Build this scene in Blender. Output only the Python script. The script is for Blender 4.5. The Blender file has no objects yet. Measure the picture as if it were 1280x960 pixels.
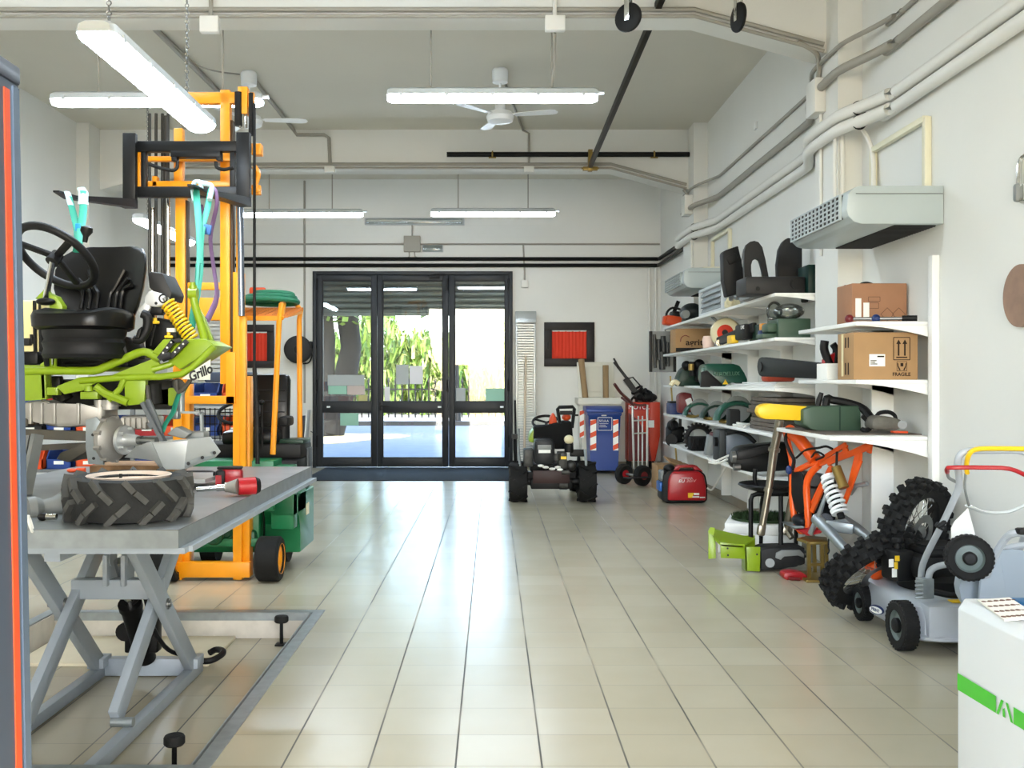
import bpy, bmesh, math, random
from math import pi, sin, cos, radians
from mathutils import Vector, Matrix

scene = bpy.context.scene
COL = scene.collection
random.seed(7)

# ------------------------------------------------------------------ camera
S, CX, CY, H = 1220.0, 615.5, 476.0, 1.48      # focal length in px, vanishing point, eye height (1280 x 960 frame)
cam_d = bpy.data.cameras.new('camera')
cam_d.sensor_fit = 'HORIZONTAL'
cam_d.sensor_width = 36.0
cam_d.lens = 36.0 * S / 1280.0
cam_d.shift_x = (640.0 - CX) / 1280.0
cam_d.shift_y = -(480.0 - CY) / 1280.0
cam_d.clip_start = 0.05
cam_d.clip_end = 400
cam = bpy.data.objects.new('camera', cam_d)
cam.location = (0, 0, H)
cam.rotation_euler = (radians(90), 0, 0)
COL.objects.link(cam)
scene.camera = cam

# ------------------------------------------------------------------ world, sun, daylight
world = bpy.data.worlds.new('world')
scene.world = world
world.use_nodes = True
wn = world.node_tree
wn.nodes.clear()
sky = wn.nodes.new('ShaderNodeTexSky')
sky.sky_type = 'NISHITA'
sky.sun_disc = False
sky.sun_elevation = radians(42)
sky.sun_rotation = radians(165)
sky.air_density = 1.0
sky.dust_density = 2.0
sky.ozone_density = 1.0
bgn = wn.nodes.new('ShaderNodeBackground')
bgn.inputs['Strength'].default_value = 1.8
won = wn.nodes.new('ShaderNodeOutputWorld')
wn.links.new(sky.outputs[0], bgn.inputs[0])
wn.links.new(bgn.outputs[0], won.inputs[0])

def light(name, kind, energy, color, loc, rot, size=None, size_y=None, angle=None):
    d = bpy.data.lights.new(name, kind)
    d.energy = energy
    d.color = color
    if size is not None:
        d.shape = 'RECTANGLE'
        d.size = size
        d.size_y = size_y
    if angle is not None:
        d.angle = angle
    o = bpy.data.objects.new(name, d)
    o.location = loc
    o.rotation_euler = rot
    COL.objects.link(o)
    return o

light('sun', 'SUN', 2.6, (1.0, 0.95, 0.86), (0, -20, 30), (radians(48), 0, radians(-14)), angle=radians(0.6))
# daylight falling in through the wide gate behind the camera
light('gate_daylight', 'AREA', 55, (0.80, 0.92, 1.0), (0.1, -3.4, 2.5), (radians(91), 0, 0), size=4.9, size_y=3.2)

scene.view_settings.view_transform = 'Standard'
scene.view_settings.look = 'None'
scene.view_settings.exposure = 0.42
scene.view_settings.gamma = 1.0
scene.view_settings.use_curve_mapping = False
LAMP = 40.0          # radiance of the fluorescent diffusers

# ------------------------------------------------------------------ helpers
def P(px, py, Y):
    return Vector(((px - CX) * Y / S, Y, H - (py - CY) * Y / S))

def lin(c):
    c /= 255.0
    return c / 12.92 if c <= 0.04045 else ((c + 0.055) / 1.055) ** 2.4

def rgb(r, g, b):
    return (lin(r), lin(g), lin(b), 1.0)

def tone(c, keep):
    """photographed colour to surface colour: dark and saturated paints reflect less than they look under this much light"""
    if keep: return c
    l = 0.5 * (0.2126 * c[0] + 0.7152 * c[1] + 0.0722 * c[2]) + 0.5 * max(c[:3])
    f = 0.42 + 0.58 * min(1.0, l / 0.7)
    return (c[0] * f, c[1] * f, c[2] * f, 1.0)

def mat(name, col, rough=0.5, metal=0.0, var=0.0, scale=8.0, bump=0.0, bscale=60.0, coat=0.0, spec=None, alt=None, keep=False):
    m = bpy.data.materials.new(name)
    m.use_nodes = True
    nt = m.node_tree
    b = nt.nodes['Principled BSDF']
    c = tone(rgb(*col), keep)
    b.inputs['Base Color'].default_value = c
    b.inputs['Roughness'].default_value = rough
    b.inputs['Metallic'].default_value = metal
    if spec is None and max(col) < 80: spec = 0.3
    if spec is not None:
        b.inputs['Specular IOR Level'].default_value = spec
    if coat:
        b.inputs['Coat Weight'].default_value = coat
    if var or bump:
        tc = nt.nodes.new('ShaderNodeTexCoord')
    if var:
        n = nt.nodes.new('ShaderNodeTexNoise')
        n.inputs['Scale'].default_value = scale
        n.inputs['Detail'].default_value = 5
        nt.links.new(tc.outputs['Object'], n.inputs['Vector'])
        r = nt.nodes.new('ShaderNodeValToRGB')
        r.color_ramp.elements[0].position = 0.36
        r.color_ramp.elements[1].position = 0.64
        lo = rgb(*alt) if alt else (c[0] * (1 - var), c[1] * (1 - var), c[2] * (1 - var), 1)
        r.color_ramp.elements[0].color = lo
        r.color_ramp.elements[1].color = c
        nt.links.new(n.outputs['Fac'], r.inputs['Fac'])
        nt.links.new(r.outputs['Color'], b.inputs['Base Color'])
    if bump:
        n2 = nt.nodes.new('ShaderNodeTexNoise')
        n2.inputs['Scale'].default_value = bscale
        nt.links.new(tc.outputs['Object'], n2.inputs['Vector'])
        bp = nt.nodes.new('ShaderNodeBump')
        bp.inputs['Strength'].default_value = bump
        bp.inputs['Distance'].default_value = 0.01
        nt.links.new(n2.outputs['Fac'], bp.inputs['Height'])
        nt.links.new(bp.outputs['Normal'], b.inputs['Normal'])
    return m

def emit_mat(name, col, strength):
    m = bpy.data.materials.new(name)
    m.use_nodes = True
    b = m.node_tree.nodes['Principled BSDF']
    b.inputs['Base Color'].default_value = (0.8, 0.8, 0.8, 1)
    b.inputs['Emission Color'].default_value = rgb(*col)
    b.inputs['Emission Strength'].default_value = strength
    return m

def glass_mat(name, tint=(0.96, 0.98, 0.97, 1), gloss=0.025, rough=0.02):
    m = bpy.data.materials.new(name)
    m.use_nodes = True
    nt = m.node_tree
    nt.nodes.clear()
    t = nt.nodes.new('ShaderNodeBsdfTransparent')
    t.inputs[0].default_value = tint
    g = nt.nodes.new('ShaderNodeBsdfGlossy')
    g.inputs['Roughness'].default_value = rough
    f = nt.nodes.new('ShaderNodeFresnel')
    f.inputs['IOR'].default_value = 1.45
    ad = nt.nodes.new('ShaderNodeMath')
    ad.operation = 'ADD'
    ad.inputs[1].default_value = gloss
    mx = nt.nodes.new('ShaderNodeMixShader')
    o = nt.nodes.new('ShaderNodeOutputMaterial')
    nt.links.new(f.outputs[0], ad.inputs[0])
    nt.links.new(ad.outputs[0], mx.inputs[0])
    nt.links.new(t.outputs[0], mx.inputs[1])
    nt.links.new(g.outputs[0], mx.inputs[2])
    nt.links.new(mx.outputs[0], o.inputs[0])
    return m

def V(*a):
    return Vector(a)

def frame_of(d, up=None):
    d = Vector(d).normalized()
    u = Vector(up) if up is not None else (Vector((0, 0, 1)) if abs(d.z) < 0.95 else Vector((0, 1, 0)))
    x = u.cross(d)
    if x.length < 1e-6:
        x = Vector((1, 0, 0)).cross(d)
    x.normalize()
    y = d.cross(x).normalized()
    return x, y, d

def catmull(pts, n=6, closed=False):
    pts = [Vector(p) for p in pts]
    out = []
    k = len(pts)
    rng = range(k) if closed else range(k - 1)
    for i in rng:
        if closed:
            p0, p1, p2, p3 = pts[(i - 1) % k], pts[i], pts[(i + 1) % k], pts[(i + 2) % k]
        else:
            p0 = pts[i - 1] if i else pts[0] * 2 - pts[1]
            p1, p2 = pts[i], pts[i + 1]
            p3 = pts[i + 2] if i + 2 < k else pts[-1] * 2 - pts[-2]
        for j in range(n):
            t = j / n
            out.append(0.5 * ((2 * p1) + (p2 - p0) * t + (2 * p0 - 5 * p1 + 4 * p2 - p3) * t * t
                              + (3 * p1 - p0 - 3 * p2 + p3) * t ** 3))
    if not closed:
        out.append(pts[-1])
    return out

class B:
    """collects shapes; build() links them as one mesh object"""
    def __init__(self):
        self.bm = bmesh.new()

    def _bev(self, verts, bev, seg=2):
        if bev > 0:
            es = list({e for v in verts for e in v.link_edges})
            bmesh.ops.bevel(self.bm, geom=es, offset=bev, segments=seg, affect='EDGES', profile=0.5)

    def box(self, x0, x1, y0, y1, z0, z1, bev=0.0):
        return self.obox(((x0 + x1) / 2, (y0 + y1) / 2, (z0 + z1) / 2), (abs(x1 - x0), abs(y1 - y0), abs(z1 - z0)), None, bev)

    def obox(self, c, size, rot=None, bev=0.0):
        M = Matrix.Translation(Vector(c))
        if rot is not None:
            if isinstance(rot, Matrix):
                M = M @ rot.to_4x4()
            else:
                M = M @ Matrix.Rotation(rot[2], 4, 'Z') @ Matrix.Rotation(rot[1], 4, 'Y') @ Matrix.Rotation(rot[0], 4, 'X')
        M = M @ Matrix.Diagonal((size[0], size[1], size[2], 1))
        g = bmesh.ops.create_cube(self.bm, size=1.0, matrix=M)
        self._bev(g['verts'], bev)
        return self

    def bar(self, p0, p1, w, h, up=(0, 0, 1), bev=0.0):
        """rectangular bar: w across, h along 'up'"""
        p0, p1 = Vector(p0), Vector(p1)
        x, y, d = frame_of(p1 - p0, up)
        R = Matrix((x, y, d)).transposed()
        return self.obox((p0 + p1) / 2, (w, h, (p1 - p0).length), R, bev)

    def ring(self, c, x, y, rx, ry=None, n=12, ph=0.0):
        ry = rx if ry is None else ry
        return [self.bm.verts.new(Vector(c) + x * (cos(2 * pi * i / n + ph) * rx) + y * (sin(2 * pi * i / n + ph) * ry)) for i in range(n)]

    def skin(self, rings, cap0=True, cap1=True, closed=False):
        bm = self.bm
        k = len(rings)
        for a in range(k if closed else k - 1):
            r0, r1 = rings[a], rings[(a + 1) % k]
            n = len(r0)
            for i in range(n):
                try:
                    bm.faces.new((r0[i], r0[(i + 1) % n], r1[(i + 1) % n], r1[i]))
                except ValueError:
                    pass
        if not closed:
            if cap0:
                bm.faces.new(list(reversed(rings[0])))
            if cap1:
                bm.faces.new(rings[-1])
        return self

    def cyl(self, p0, p1, r, r2=None, n=16, cap=True):
        p0, p1 = Vector(p0), Vector(p1)
        x, y, d = frame_of(p1 - p0)
        r2 = r if r2 is None else r2
        return self.skin([self.ring(p0, x, y, r, n=n), self.ring(p1, x, y, r2, n=n)], cap, cap)

    def tube(self, pts, r, n=8, closed=False, smooth=0, flat=None):
        pts = [Vector(p) for p in pts]
        if smooth:
            pts = catmull(pts, smooth, closed)
        rings = []
        k = len(pts)
        x = None
        for i, p in enumerate(pts):
            a = pts[i - 1] if (i or closed) else p
            b = pts[(i + 1) % k] if (i < k - 1 or closed) else p
            d = (b - a)
            if d.length < 1e-9:
                d = Vector((0, 0, 1))
            d.normalize()
            if x is None:
                x, y, _ = frame_of(d)
            else:
                x = x - d * x.dot(d)
                if x.length < 1e-6:
                    x, y, _ = frame_of(d)
                x.normalize()
                y = d.cross(x).normalized()
            rr = r[i] if isinstance(r, (list, tuple)) and len(r) == k else (r if not isinstance(r, (list, tuple)) else r[0])
            rings.append(self.ring(p, x, y, rr, rr * flat if flat else None, n=n))
        return self.skin(rings, closed=closed)

    def lathe(self, prof, o, axis=(0, 0, 1), n=24, closed=False, sx=1.0, up=None):
        """prof: (radius, height along axis)"""
        o = Vector(o)
        x, y, d = frame_of(axis, up)
        rings = [self.ring(o + d * h, x * sx, y, max(r, 1e-4), n=n) for r, h in prof]
        return self.skin(rings, closed=closed)

    def prism(self, pts, off, bev=0.0):
        off = Vector(off)
        a = [self.bm.verts.new(Vector(p)) for p in pts]
        b = [self.bm.verts.new(Vector(p) + off) for p in pts]
        self.skin([a, b])
        if bev:
            self._bev(a + b, bev, 2)
        return self

    def quad(self, *pts):
        self.bm.faces.new([self.bm.verts.new(Vector(p)) for p in pts])
        return self

    def sph(self, c, r, n=16, m=10, rot=None):
        r = (r, r, r) if not isinstance(r, (list, tuple)) else r
        M = Matrix.Translation(Vector(c))
        if rot is not None:
            M = M @ (rot.to_4x4() if isinstance(rot, Matrix) else Matrix.Rotation(rot[2], 4, 'Z') @ Matrix.Rotation(rot[1], 4, 'Y') @ Matrix.Rotation(rot[0], 4, 'X'))
        bmesh.ops.create_uvsphere(self.bm, u_segments=n, v_segments=m, radius=1.0, matrix=M @ Matrix.Diagonal((*r, 1)))
        return self

    def torus(self, c, axis, R, r, n=32, m=10, squash=1.0):
        c = Vector(c)
        x, y, d = frame_of(axis)
        rings = []
        for i in range(n):
            a = 2 * pi * i / n
            u = x * cos(a) + y * sin(a)
            rings.append([self.bm.verts.new(c + u * (R + r * cos(2 * pi * j / m)) + d * (r * squash * sin(2 * pi * j / m))) for j in range(m)])
        return self.skin(rings, closed=True)

    def build(self, name, material, parent=None, sharp=38, jitter=0.0):
        bm = self.bm
        bmesh.ops.recalc_face_normals(bm, faces=bm.faces[:])
        if jitter:
            for v in bm.verts:
                v.co += Vector((random.uniform(-1, 1), random.uniform(-1, 1), random.uniform(-1, 1))) * jitter
        me = bpy.data.meshes.new(name)
        if parent is not None:
            r = parent
            while r.parent is not None:
                r = r.parent
            off = Vector(r.location)
            bmesh.ops.translate(bm, verts=bm.verts[:], vec=-off)
        bm.to_mesh(me)
        bm.free()
        me.materials.append(material)
        if sharp is not None and len(me.polygons):
            me.polygons.foreach_set('use_smooth', [True] * len(me.polygons))
            me.set_sharp_from_angle(angle=radians(sharp))
        o = bpy.data.objects.new(name, me)
        COL.objects.link(o)
        if parent is not None:
            o.parent = parent
        return o

    def single(self, name, material, label, cat, group=None, sharp=38, kind=None):
        """a thing that is one mesh, its origin at its foot"""
        vs = self.bm.verts
        lo = Vector((min(v.co.x for v in vs), min(v.co.y for v in vs), min(v.co.z for v in vs)))
        hi = Vector((max(v.co.x for v in vs), max(v.co.y for v in vs), 0))
        org = Vector(((lo.x + hi.x) / 2, (lo.y + hi.y) / 2, lo.z))
        bmesh.ops.translate(self.bm, verts=vs[:], vec=-org)
        o = self.build(name, material, None, sharp)
        o.location = org
        return tag(o, label, cat, group, kind)

def tag(o, label=None, cat=None, group=None, kind=None):
    if label: o['label'] = label
    if cat: o['category'] = cat
    if group: o['group'] = group
    if kind: o['kind'] = kind
    return o

def thing(name, label, cat, loc=(0, 0, 0), group=None):
    o = bpy.data.objects.new(name, None)
    o.empty_display_size = 0.05
    o.location = loc
    COL.objects.link(o)
    return tag(o, label, cat, group)

def struct(b, name, material, parent=None, sharp=38):
    o = b.build(name, material, parent, sharp)
    if parent is None:
        o['kind'] = 'structure'
    return o

def root_struct(name, loc=(0, 0, 0)):
    o = bpy.data.objects.new(name, None)
    o.location = loc
    COL.objects.link(o)
    o['kind'] = 'structure'
    return o

def copy_thing(src, loc, rotz=None, label=None, group=None):
    r = src.copy()
    COL.objects.link(r)
    r.location = loc
    if rotz is not None:
        r.rotation_euler = (0, 0, rotz)
    if label: r['label'] = label
    if group: r['group'] = group
    def rec(a, b_):
        for ch in list(a.children):
            c = ch.copy()
            COL.objects.link(c)
            c.parent = b_
            rec(ch, c)
    rec(src, r)
    return r

def text(s, size, o, xdir, up, material, name, parent=None, ext=0.0008, sx=1.0, shear=0.0, bold=0.0):
    """lettering as mesh, centred on o"""
    cu = bpy.data.curves.new('lettering', 'FONT')
    cu.body = s
    cu.size = size
    cu.extrude = ext
    cu.align_x = 'CENTER'
    cu.align_y = 'CENTER'
    cu.shear = shear
    cu.offset = bold
    t = bpy.data.objects.new('lettering', cu)
    COL.objects.link(t)
    dg = bpy.context.evaluated_depsgraph_get()
    dg.update()
    me = bpy.data.meshes.new_from_object(t.evaluated_get(dg))
    bpy.data.objects.remove(t)
    x = Vector(xdir).normalized()
    u = Vector(up).normalized()
    z = x.cross(u).normalized()
    off = Vector((0, 0, 0))
    if parent is not None:
        r = parent
        while r.parent is not None:
            r = r.parent
        off = Vector(r.location)
    M = Matrix.Translation(Vector(o) - off) @ Matrix((x * sx, u, z)).transposed().to_4x4()
    me.transform(M)
    me.materials.clear()
    me.materials.append(material)
    ob = bpy.data.objects.new(name, me)
    COL.objects.link(ob)
    if parent is not None:
        ob.parent = parent
    return ob

# ------------------------------------------------------------------ materials
WALL = mat('wall_paint', (227, 227, 221), 0.75, var=0.025, scale=1.3, bump=0.05, bscale=90, keep=True)
CEIL = mat('ceiling_paint', (214, 210, 197), 0.85, var=0.03, scale=1.0, keep=True)
WHITE = mat('white_paint', (236, 236, 232), 0.5, var=0.03, scale=4)
WHITEGLOSS = mat('white_gloss', (238, 241, 242), 0.3)
GREYPVC = mat('grey_conduit', (176, 172, 160), 0.55)
LIGHTPVC = mat('light_conduit', (226, 225, 218), 0.5)
STEEL = mat('steel', (165, 166, 164), 0.35, 0.9, var=0.15, scale=10)
GALV = mat('galvanised', (172, 180, 182), 0.42, 0.6, var=0.16, scale=14)
CHROME = mat('chrome', (215, 215, 212), 0.15, 1.0)
LIFTGREY = mat('lift_grey_paint', (168, 178, 186), 0.4, var=0.05, scale=6)
BLACKP = mat('black_plastic', (26, 26, 27), 0.55)
BLACKM = mat('black_metal', (22, 22, 23), 0.5, 0.2, var=0.3, scale=14)
RUBBER = mat('rubber', (37, 37, 36), 0.78, var=0.22, scale=20, bump=0.2, bscale=120)
RUBBERG = mat('dusty_rubber', (72, 73, 72), 0.85, var=0.3, scale=12, bump=0.2, bscale=120)
LEATHER = mat('black_vinyl', (20, 20, 21), 0.3, bump=0.04, bscale=220)
DARKGREY = mat('dark_grey_plastic', (58, 57, 58), 0.5, var=0.1, scale=9)
ALUD = mat('dark_aluminium', (67, 70, 74), 0.45, 0.3)
LIME = mat('lime_paint', (150, 180, 28), 0.35, var=0.06, scale=6)
ORANGE = mat('forklift_orange', (246, 158, 12), 0.38, var=0.1, scale=5)
ORANGEB = mat('bike_orange', (244, 94, 22), 0.32, var=0.06, scale=8)
ORANGES = mat('signal_orange', (236, 84, 30), 0.45)
GREENF = mat('forklift_green', (20, 138, 84), 0.4, var=0.12, scale=4)
GREEND = mat('dark_green', (38, 76, 58), 0.4, var=0.12, scale=9)
GREENM = mat('machine_green', (14, 96, 74), 0.32)
GREENB = mat('case_green', (76, 108, 84), 0.5, var=0.06, scale=6)
RED = mat('red', (196, 28, 38), 0.32, var=0.05, scale=6)
REDC = mat('red_curtain', (232, 56, 22), 0.7)
REDD = mat('dark_red', (140, 30, 34), 0.45)
BLUE = mat('bin_blue', (34, 78, 168), 0.4, var=0.05, scale=6)
BLUED = mat('deep_blue', (30, 60, 130), 0.45)
CARD = mat('cardboard', (190, 150, 104), 0.85, var=0.07, scale=6)
CARDR = mat('cardboard_reddish', (184, 134, 100), 0.85, var=0.07, scale=6)
CREAM = mat('cream', (226, 216, 178), 0.45)
YELLOW = mat('yellow', (240, 196, 30), 0.42)
INK = mat('ink', (66, 48, 34), 0.8)
INKW = mat('white_ink', (240, 240, 238), 0.6)
WOOD = mat('wood', (176, 132, 88), 0.7, var=0.3, scale=9)
PLANK = mat('old_plank', (132, 118, 104), 0.8, var=0.35, scale=11)
ALLOY = mat('cast_alloy', (186, 182, 174), 0.45, 0.55, var=0.16, scale=11)
GREYP = mat('grey_paint', (150, 154, 152), 0.45, var=0.06, scale=7)
PAPER = mat('paper', (236, 236, 230), 0.8)
BRASS = mat('brass', (176, 148, 82), 0.35, 0.7, var=0.12)
GLASS = glass_mat('window_glass')
CLEAR = glass_mat('clear_plastic', (0.86, 0.9, 0.88, 1), 0.06, 0.15)
# ================================================================== the setting
XR, XL, YB, YF, ZC = 2.88, -5.56, 16.7, -3.5, 4.93

def floor_mat():
    m = bpy.data.materials.new('floor_tiles')
    m.use_nodes = True
    nt = m.node_tree
    b = nt.nodes['Principled BSDF']
    tc = nt.nodes.new('ShaderNodeTexCoord')
    sp = nt.nodes.new('ShaderNodeSeparateXYZ')
    nt.links.new(tc.outputs['Object'], sp.inputs[0])
    T = 0.3327
    def mth(op, a, bb=None, c=None):
        n = nt.nodes.new('ShaderNodeMath')
        n.operation = op
        for i, v in enumerate((a, bb, c)):
            if v is None: continue
            if isinstance(v, (int, float)): n.inputs[i].default_value = v
            else: nt.links.new(v, n.inputs[i])
        return n.outputs[0]
    def edge(src, off, w):
        u = mth('DIVIDE', mth('ADD', src, off), T)
        f = mth('FRACT', u)
        d = mth('ABSOLUTE', mth('SUBTRACT', f, 0.5))
        return mth('FLOOR', u), mth('GREATER_THAN', d, 0.5 - w / T / 2)
    ix, ex = edge(sp.outputs[0], 0.1419 + 40 * T, 0.0075)
    iy, ey = edge(sp.outputs[1], -3.748 + 40 * T, 0.0055)
    cmb = nt.nodes.new('ShaderNodeCombineXYZ')
    nt.links.new(ix, cmb.inputs[0])
    nt.links.new(iy, cmb.inputs[1])
    wnz = nt.nodes.new('ShaderNodeTexWhiteNoise')
    nt.links.new(cmb.outputs[0], wnz.inputs['Vector'])
    nz = nt.nodes.new('ShaderNodeTexNoise')
    nz.inputs['Scale'].default_value = 2.2
    nz.inputs['Detail'].default_value = 8
    nt.links.new(tc.outputs['Object'], nz.inputs['Vector'])
    fac = mth('ADD', mth('MULTIPLY', wnz.outputs['Value'], 0.45), mth('MULTIPLY', nz.outputs['Fac'], 0.6))
    rp = nt.nodes.new('ShaderNodeValToRGB')
    rp.color_ramp.elements[0].color = rgb(172, 164, 140)
    rp.color_ramp.elements[1].color = rgb(188, 181, 160)
    nt.links.new(fac, rp.inputs[0])
    # grout: dark where soiled, nearly tile-coloured elsewhere
    gn = nt.nodes.new('ShaderNodeTexNoise')
    gn.inputs['Scale'].default_value = 1.1
    nt.links.new(tc.outputs['Object'], gn.inputs['Vector'])
    gr = nt.nodes.new('ShaderNodeValToRGB')
    gr.color_ramp.elements[0].position = 0.46
    gr.color_ramp.elements[1].position = 0.66
    gr.color_ramp.elements[0].color = rgb(66, 62, 50)
    gr.color_ramp.elements[1].color = rgb(146, 138, 116)
    nt.links.new(gn.outputs['Fac'], gr.inputs[0])
    gy = nt.nodes.new('ShaderNodeMix')
    gy.data_type = 'RGBA'
    gy.inputs[7].default_value = rgb(150, 142, 118)
    nt.links.new(ex, gy.inputs[0])
    gy.inputs[6].default_value = rgb(124, 117, 96)
    nt.links.new(gr.outputs[0], gy.inputs[7])
    mx = nt.nodes.new('ShaderNodeMix')
    mx.data_type = 'RGBA'
    nt.links.new(mth('MAXIMUM', ex, ey), mx.inputs[0])
    nt.links.new(rp.outputs[0], mx.inputs[6])
    nt.links.new(gy.outputs[2], mx.inputs[7])
    nt.links.new(mx.outputs[2], b.inputs['Base Color'])
    rr = mth('ADD', mth('MULTIPLY', nz.outputs['Fac'], 0.10), 0.19)
    nt.links.new(mth('ADD', rr, mth('MULTIPLY', mth('MAXIMUM', ex, ey), 0.4)), b.inputs['Roughness'])
    b.inputs['Specular IOR Level'].default_value = 0.85
    return m

FLOOR = floor_mat()
PX0, PX1, PY0, PY1, PZ = -2.80, -1.14, 3.75, 6.23, -0.16     # the lift pit

def ring_slab(b, x0, x1, y0, y1, hx0, hx1, hy0, hy1, z0, z1):
    b.box(x0, hx0, y0, y1, z0, z1)
    b.box(hx1, x1, y0, y1, z0, z1)
    b.box(hx0, hx1, y0, hy0, z0, z1)
    b.box(hx0, hx1, hy1, y1, z0, z1)

b = B()
ring_slab(b, XL - .2, XR + .2, YF - .3, YB + .35, PX0, PX1, PY0, PY1, -0.3, 0)
b.box(PX0, PX1, PY0, PY1, -0.3, PZ)
struct(b, 'floor', FLOOR)
PLASTER = mat('pit_plaster', (214, 208, 196), 0.85, var=0.14, scale=9)
b = B()
b.box(PX0, PX1, PY1 - .012, PY1 - .001, PZ, -0.006)
b.box(PX0 + .001, PX0 + .012, PY0, PY1, PZ, -0.006)
b.box(PX1 - .012, PX1 - .001, PY0, PY1, PZ, -0.006)
struct(b, 'trim_1', PLASTER)
b = B()
w = 0.062
for x0, x1, y0, y1 in ((PX0 - w, PX0 + .004, PY0 - w, PY1 + w), (PX1 - .004, PX1 + w, PY0 - w, PY1 + w),
                       (PX0, PX1, PY0 - w, PY0 + .004), (PX0, PX1, PY1 - .004, PY1 + w)):
    b.box(x0, x1, y0, y1, -0.002, 0.004)
for x0, x1, y0, y1 in ((PX0, PX1, PY1 - .022, PY1 - .014), (PX1 - .022, PX1 - .014, PY0, PY1)):
    b.box(x0, x1, y0, y1, -0.045, 0.004)
struct(b, 'trim_2', GALV)

b = B()
b.box(XL - .2, XR + .2, YF - .2, YB + .35, ZC, ZC + .35)
struct(b, 'ceiling', CEIL)
b = B(); b.box(XR, XR + .3, YF - .2, YB + .35, -0.3, ZC + .3); struct(b, 'wall_right', WALL)
b = B(); b.box(XL - .3, XL, YF - .2, YB + .35, -0.3, ZC + .3); struct(b, 'wall_left', WALL)
DX0, DX1, DZ = -3.06, 0.345, 3.345
b = B()
b.box(XL, DX0, YB, YB + .3, -0.3, ZC + 2.3)
b.box(DX1, XR, YB, YB + .3, -0.3, ZC + 2.3)
b.box(DX0, DX1, YB, YB + .3, DZ, ZC + 2.3)
struct(b, 'wall_back', WALL)
b = B()
b.box(XL, -2.4, YF - .2, YF, -0.3, ZC)
b.box(2.6 + .0, XR, YF - .2, YF, -0.3, ZC)
b.box(-2.4, 2.6, YF - .2, YF, 4.2, ZC)
struct(b, 'wall_front', WALL)

def beam(y0, y1, zb, name):
    b = B()
    pts = [(XL, ZC), (XL, zb - .28), (XL + .2, zb - .28), (XL + 1.25, zb), (XR - 1.23, zb), (XR - .2, zb - .28), (XR, zb - .28), (XR, ZC)]
    b.prism([(x, y0, z) for x, z in pts], (0, y1 - y0, 0))
    struct(b, name, WALL)
beam(7.86, 8.13, 4.40, 'trim_8')
beam(13.4, 13.76, 4.39, 'trim_9')
for nm, y0, y1 in (('pilaster_middle', 7.6, 8.13), ('pilaster_back', 13.04, 13.76)):
    b = B(); b.box(XR - .19, XR, y0, y1, 0, ZC); struct(b, 'trim_' + ('3' if y0 < 9 else '4'), WALL)
    b = B(); b.box(XL, XL + .17, y0, y1, 0, ZC); struct(b, 'trim_' + ('5' if y0 < 9 else '6'), WALL)

SKIRT = mat('skirting_tile', (168, 156, 134), 0.4, var=0.08, scale=5)
b = B()
b.box(XR - .012, XR, YF, 7.6, 0, .1); b.box(XR - .012, XR, 8.13, 13.04, 0, .1); b.box(XR - .012, XR, 13.76, YB, 0, .1)
struct(b, 'baseboard_right', SKIRT)
b = B()
b.box(DX1 + .02, XR - .012, YB - .012, YB, 0, .1); b.box(XL + .012, DX0 - .02, YB - .012, YB, 0, .1)
struct(b, 'baseboard_back', SKIRT)
b = B(); b.box(XL, XL + .012, YF, 7.6, 0, .1); b.box(XL, XL + .012, 8.13, 13.04, 0, .1); b.box(XL, XL + .012, 13.76, YB, 0, .1)
struct(b, 'baseboard_left', SKIRT)

# ---------------------------------------------------------------- glazed doors
YD0, YD1 = 16.62, 16.70
b = B()
b.box(DX0, DX0 + .06, YD0 - .02, YB + .1, 0, DZ, .004)
b.box(DX1 - .06, DX1, YD0 - .02, YB + .1, 0, DZ, .004)
b.box(DX0 + .06, DX1 - .06, YD0 - .02, YB + .1, DZ - .06, DZ, .004)
struct(b, 'trim_7', ALUD)

def leaf(name, x0, x1, gx0, gx1):
    r = root_struct(name, ((x0 + x1) / 2, YD0, 0))
    b = B()
    z0, zt = 0.012, DZ - .065
    for a, c, d, e in ((x0, gx0, z0, zt), (gx1, x1, z0, zt)):
        b.box(a, c, YD0, YD1, d, e, .006)
    for d, e in ((z0, .166), (.946, 1.124), (3.19, zt)):
        b.box(gx0 - .001, gx1 + .001, YD0 + .004, YD1 - .004, d, e, .006)
    b.build('door_frame', ALUD, r)
    b = B()
    for d, e in ((.166, .946), (1.124, 3.19)):
        for a, c in ((gx0, gx0 + .012), (gx1 - .012, gx1)):
            b.box(a, c, YD0 + .01, YD1 - .01, d, e)
        b.box(gx0, gx1, YD0 + .01, YD1 - .01, d, d + .012)
        b.box(gx0, gx1, YD0 + .01, YD1 - .01, e - .012, e)
    b.build('glazing_bead', BLACKP, r)
    b = B(); b.box(gx0, gx1, YD0 + .034, YD0 + .042, 1.124, 3.19); tag(b.build('upper_pane', GLASS, r), 'tall upper glass pane')
    b = B(); b.box(gx0, gx1, YD0 + .034, YD0 + .042, .166, .946); tag(b.build('lower_pane', GLASS, r), 'low glass pane under the mid rail')
    return r
d1 = leaf('door_1', DX0 + .062, -1.965, -2.90, -2.06)
d2 = leaf('door_2', -1.958, -.748, -1.87, -.846)
d3 = leaf('door_3', -.742, DX1 - .062, -.643, .216)
b = B()
b.box(-1.93, -1.89, YD0 - .015, YD0, .98, 1.12, .004)
b.cyl((-1.91, YD0 - .015, 1.06), (-1.91, YD0 - .06, 1.06), .012)
b.tube([(-1.91, YD0 - .06, 1.06), (-1.80, YD0 - .06, 1.055), (-1.74, YD0 - .055, 1.05)], .012)
b.build('handle', BLACKP, d2)
b = B()
b.cyl((-1.90, YD0 - .002, .995), (-1.90, YD0 - .014, .995), .022)
b.build('lock', BLACKP, d2)
b = B()
b.box(-1.07, -.9, YD0 - .05, YD0, 3.22, 3.28, .006)
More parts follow.
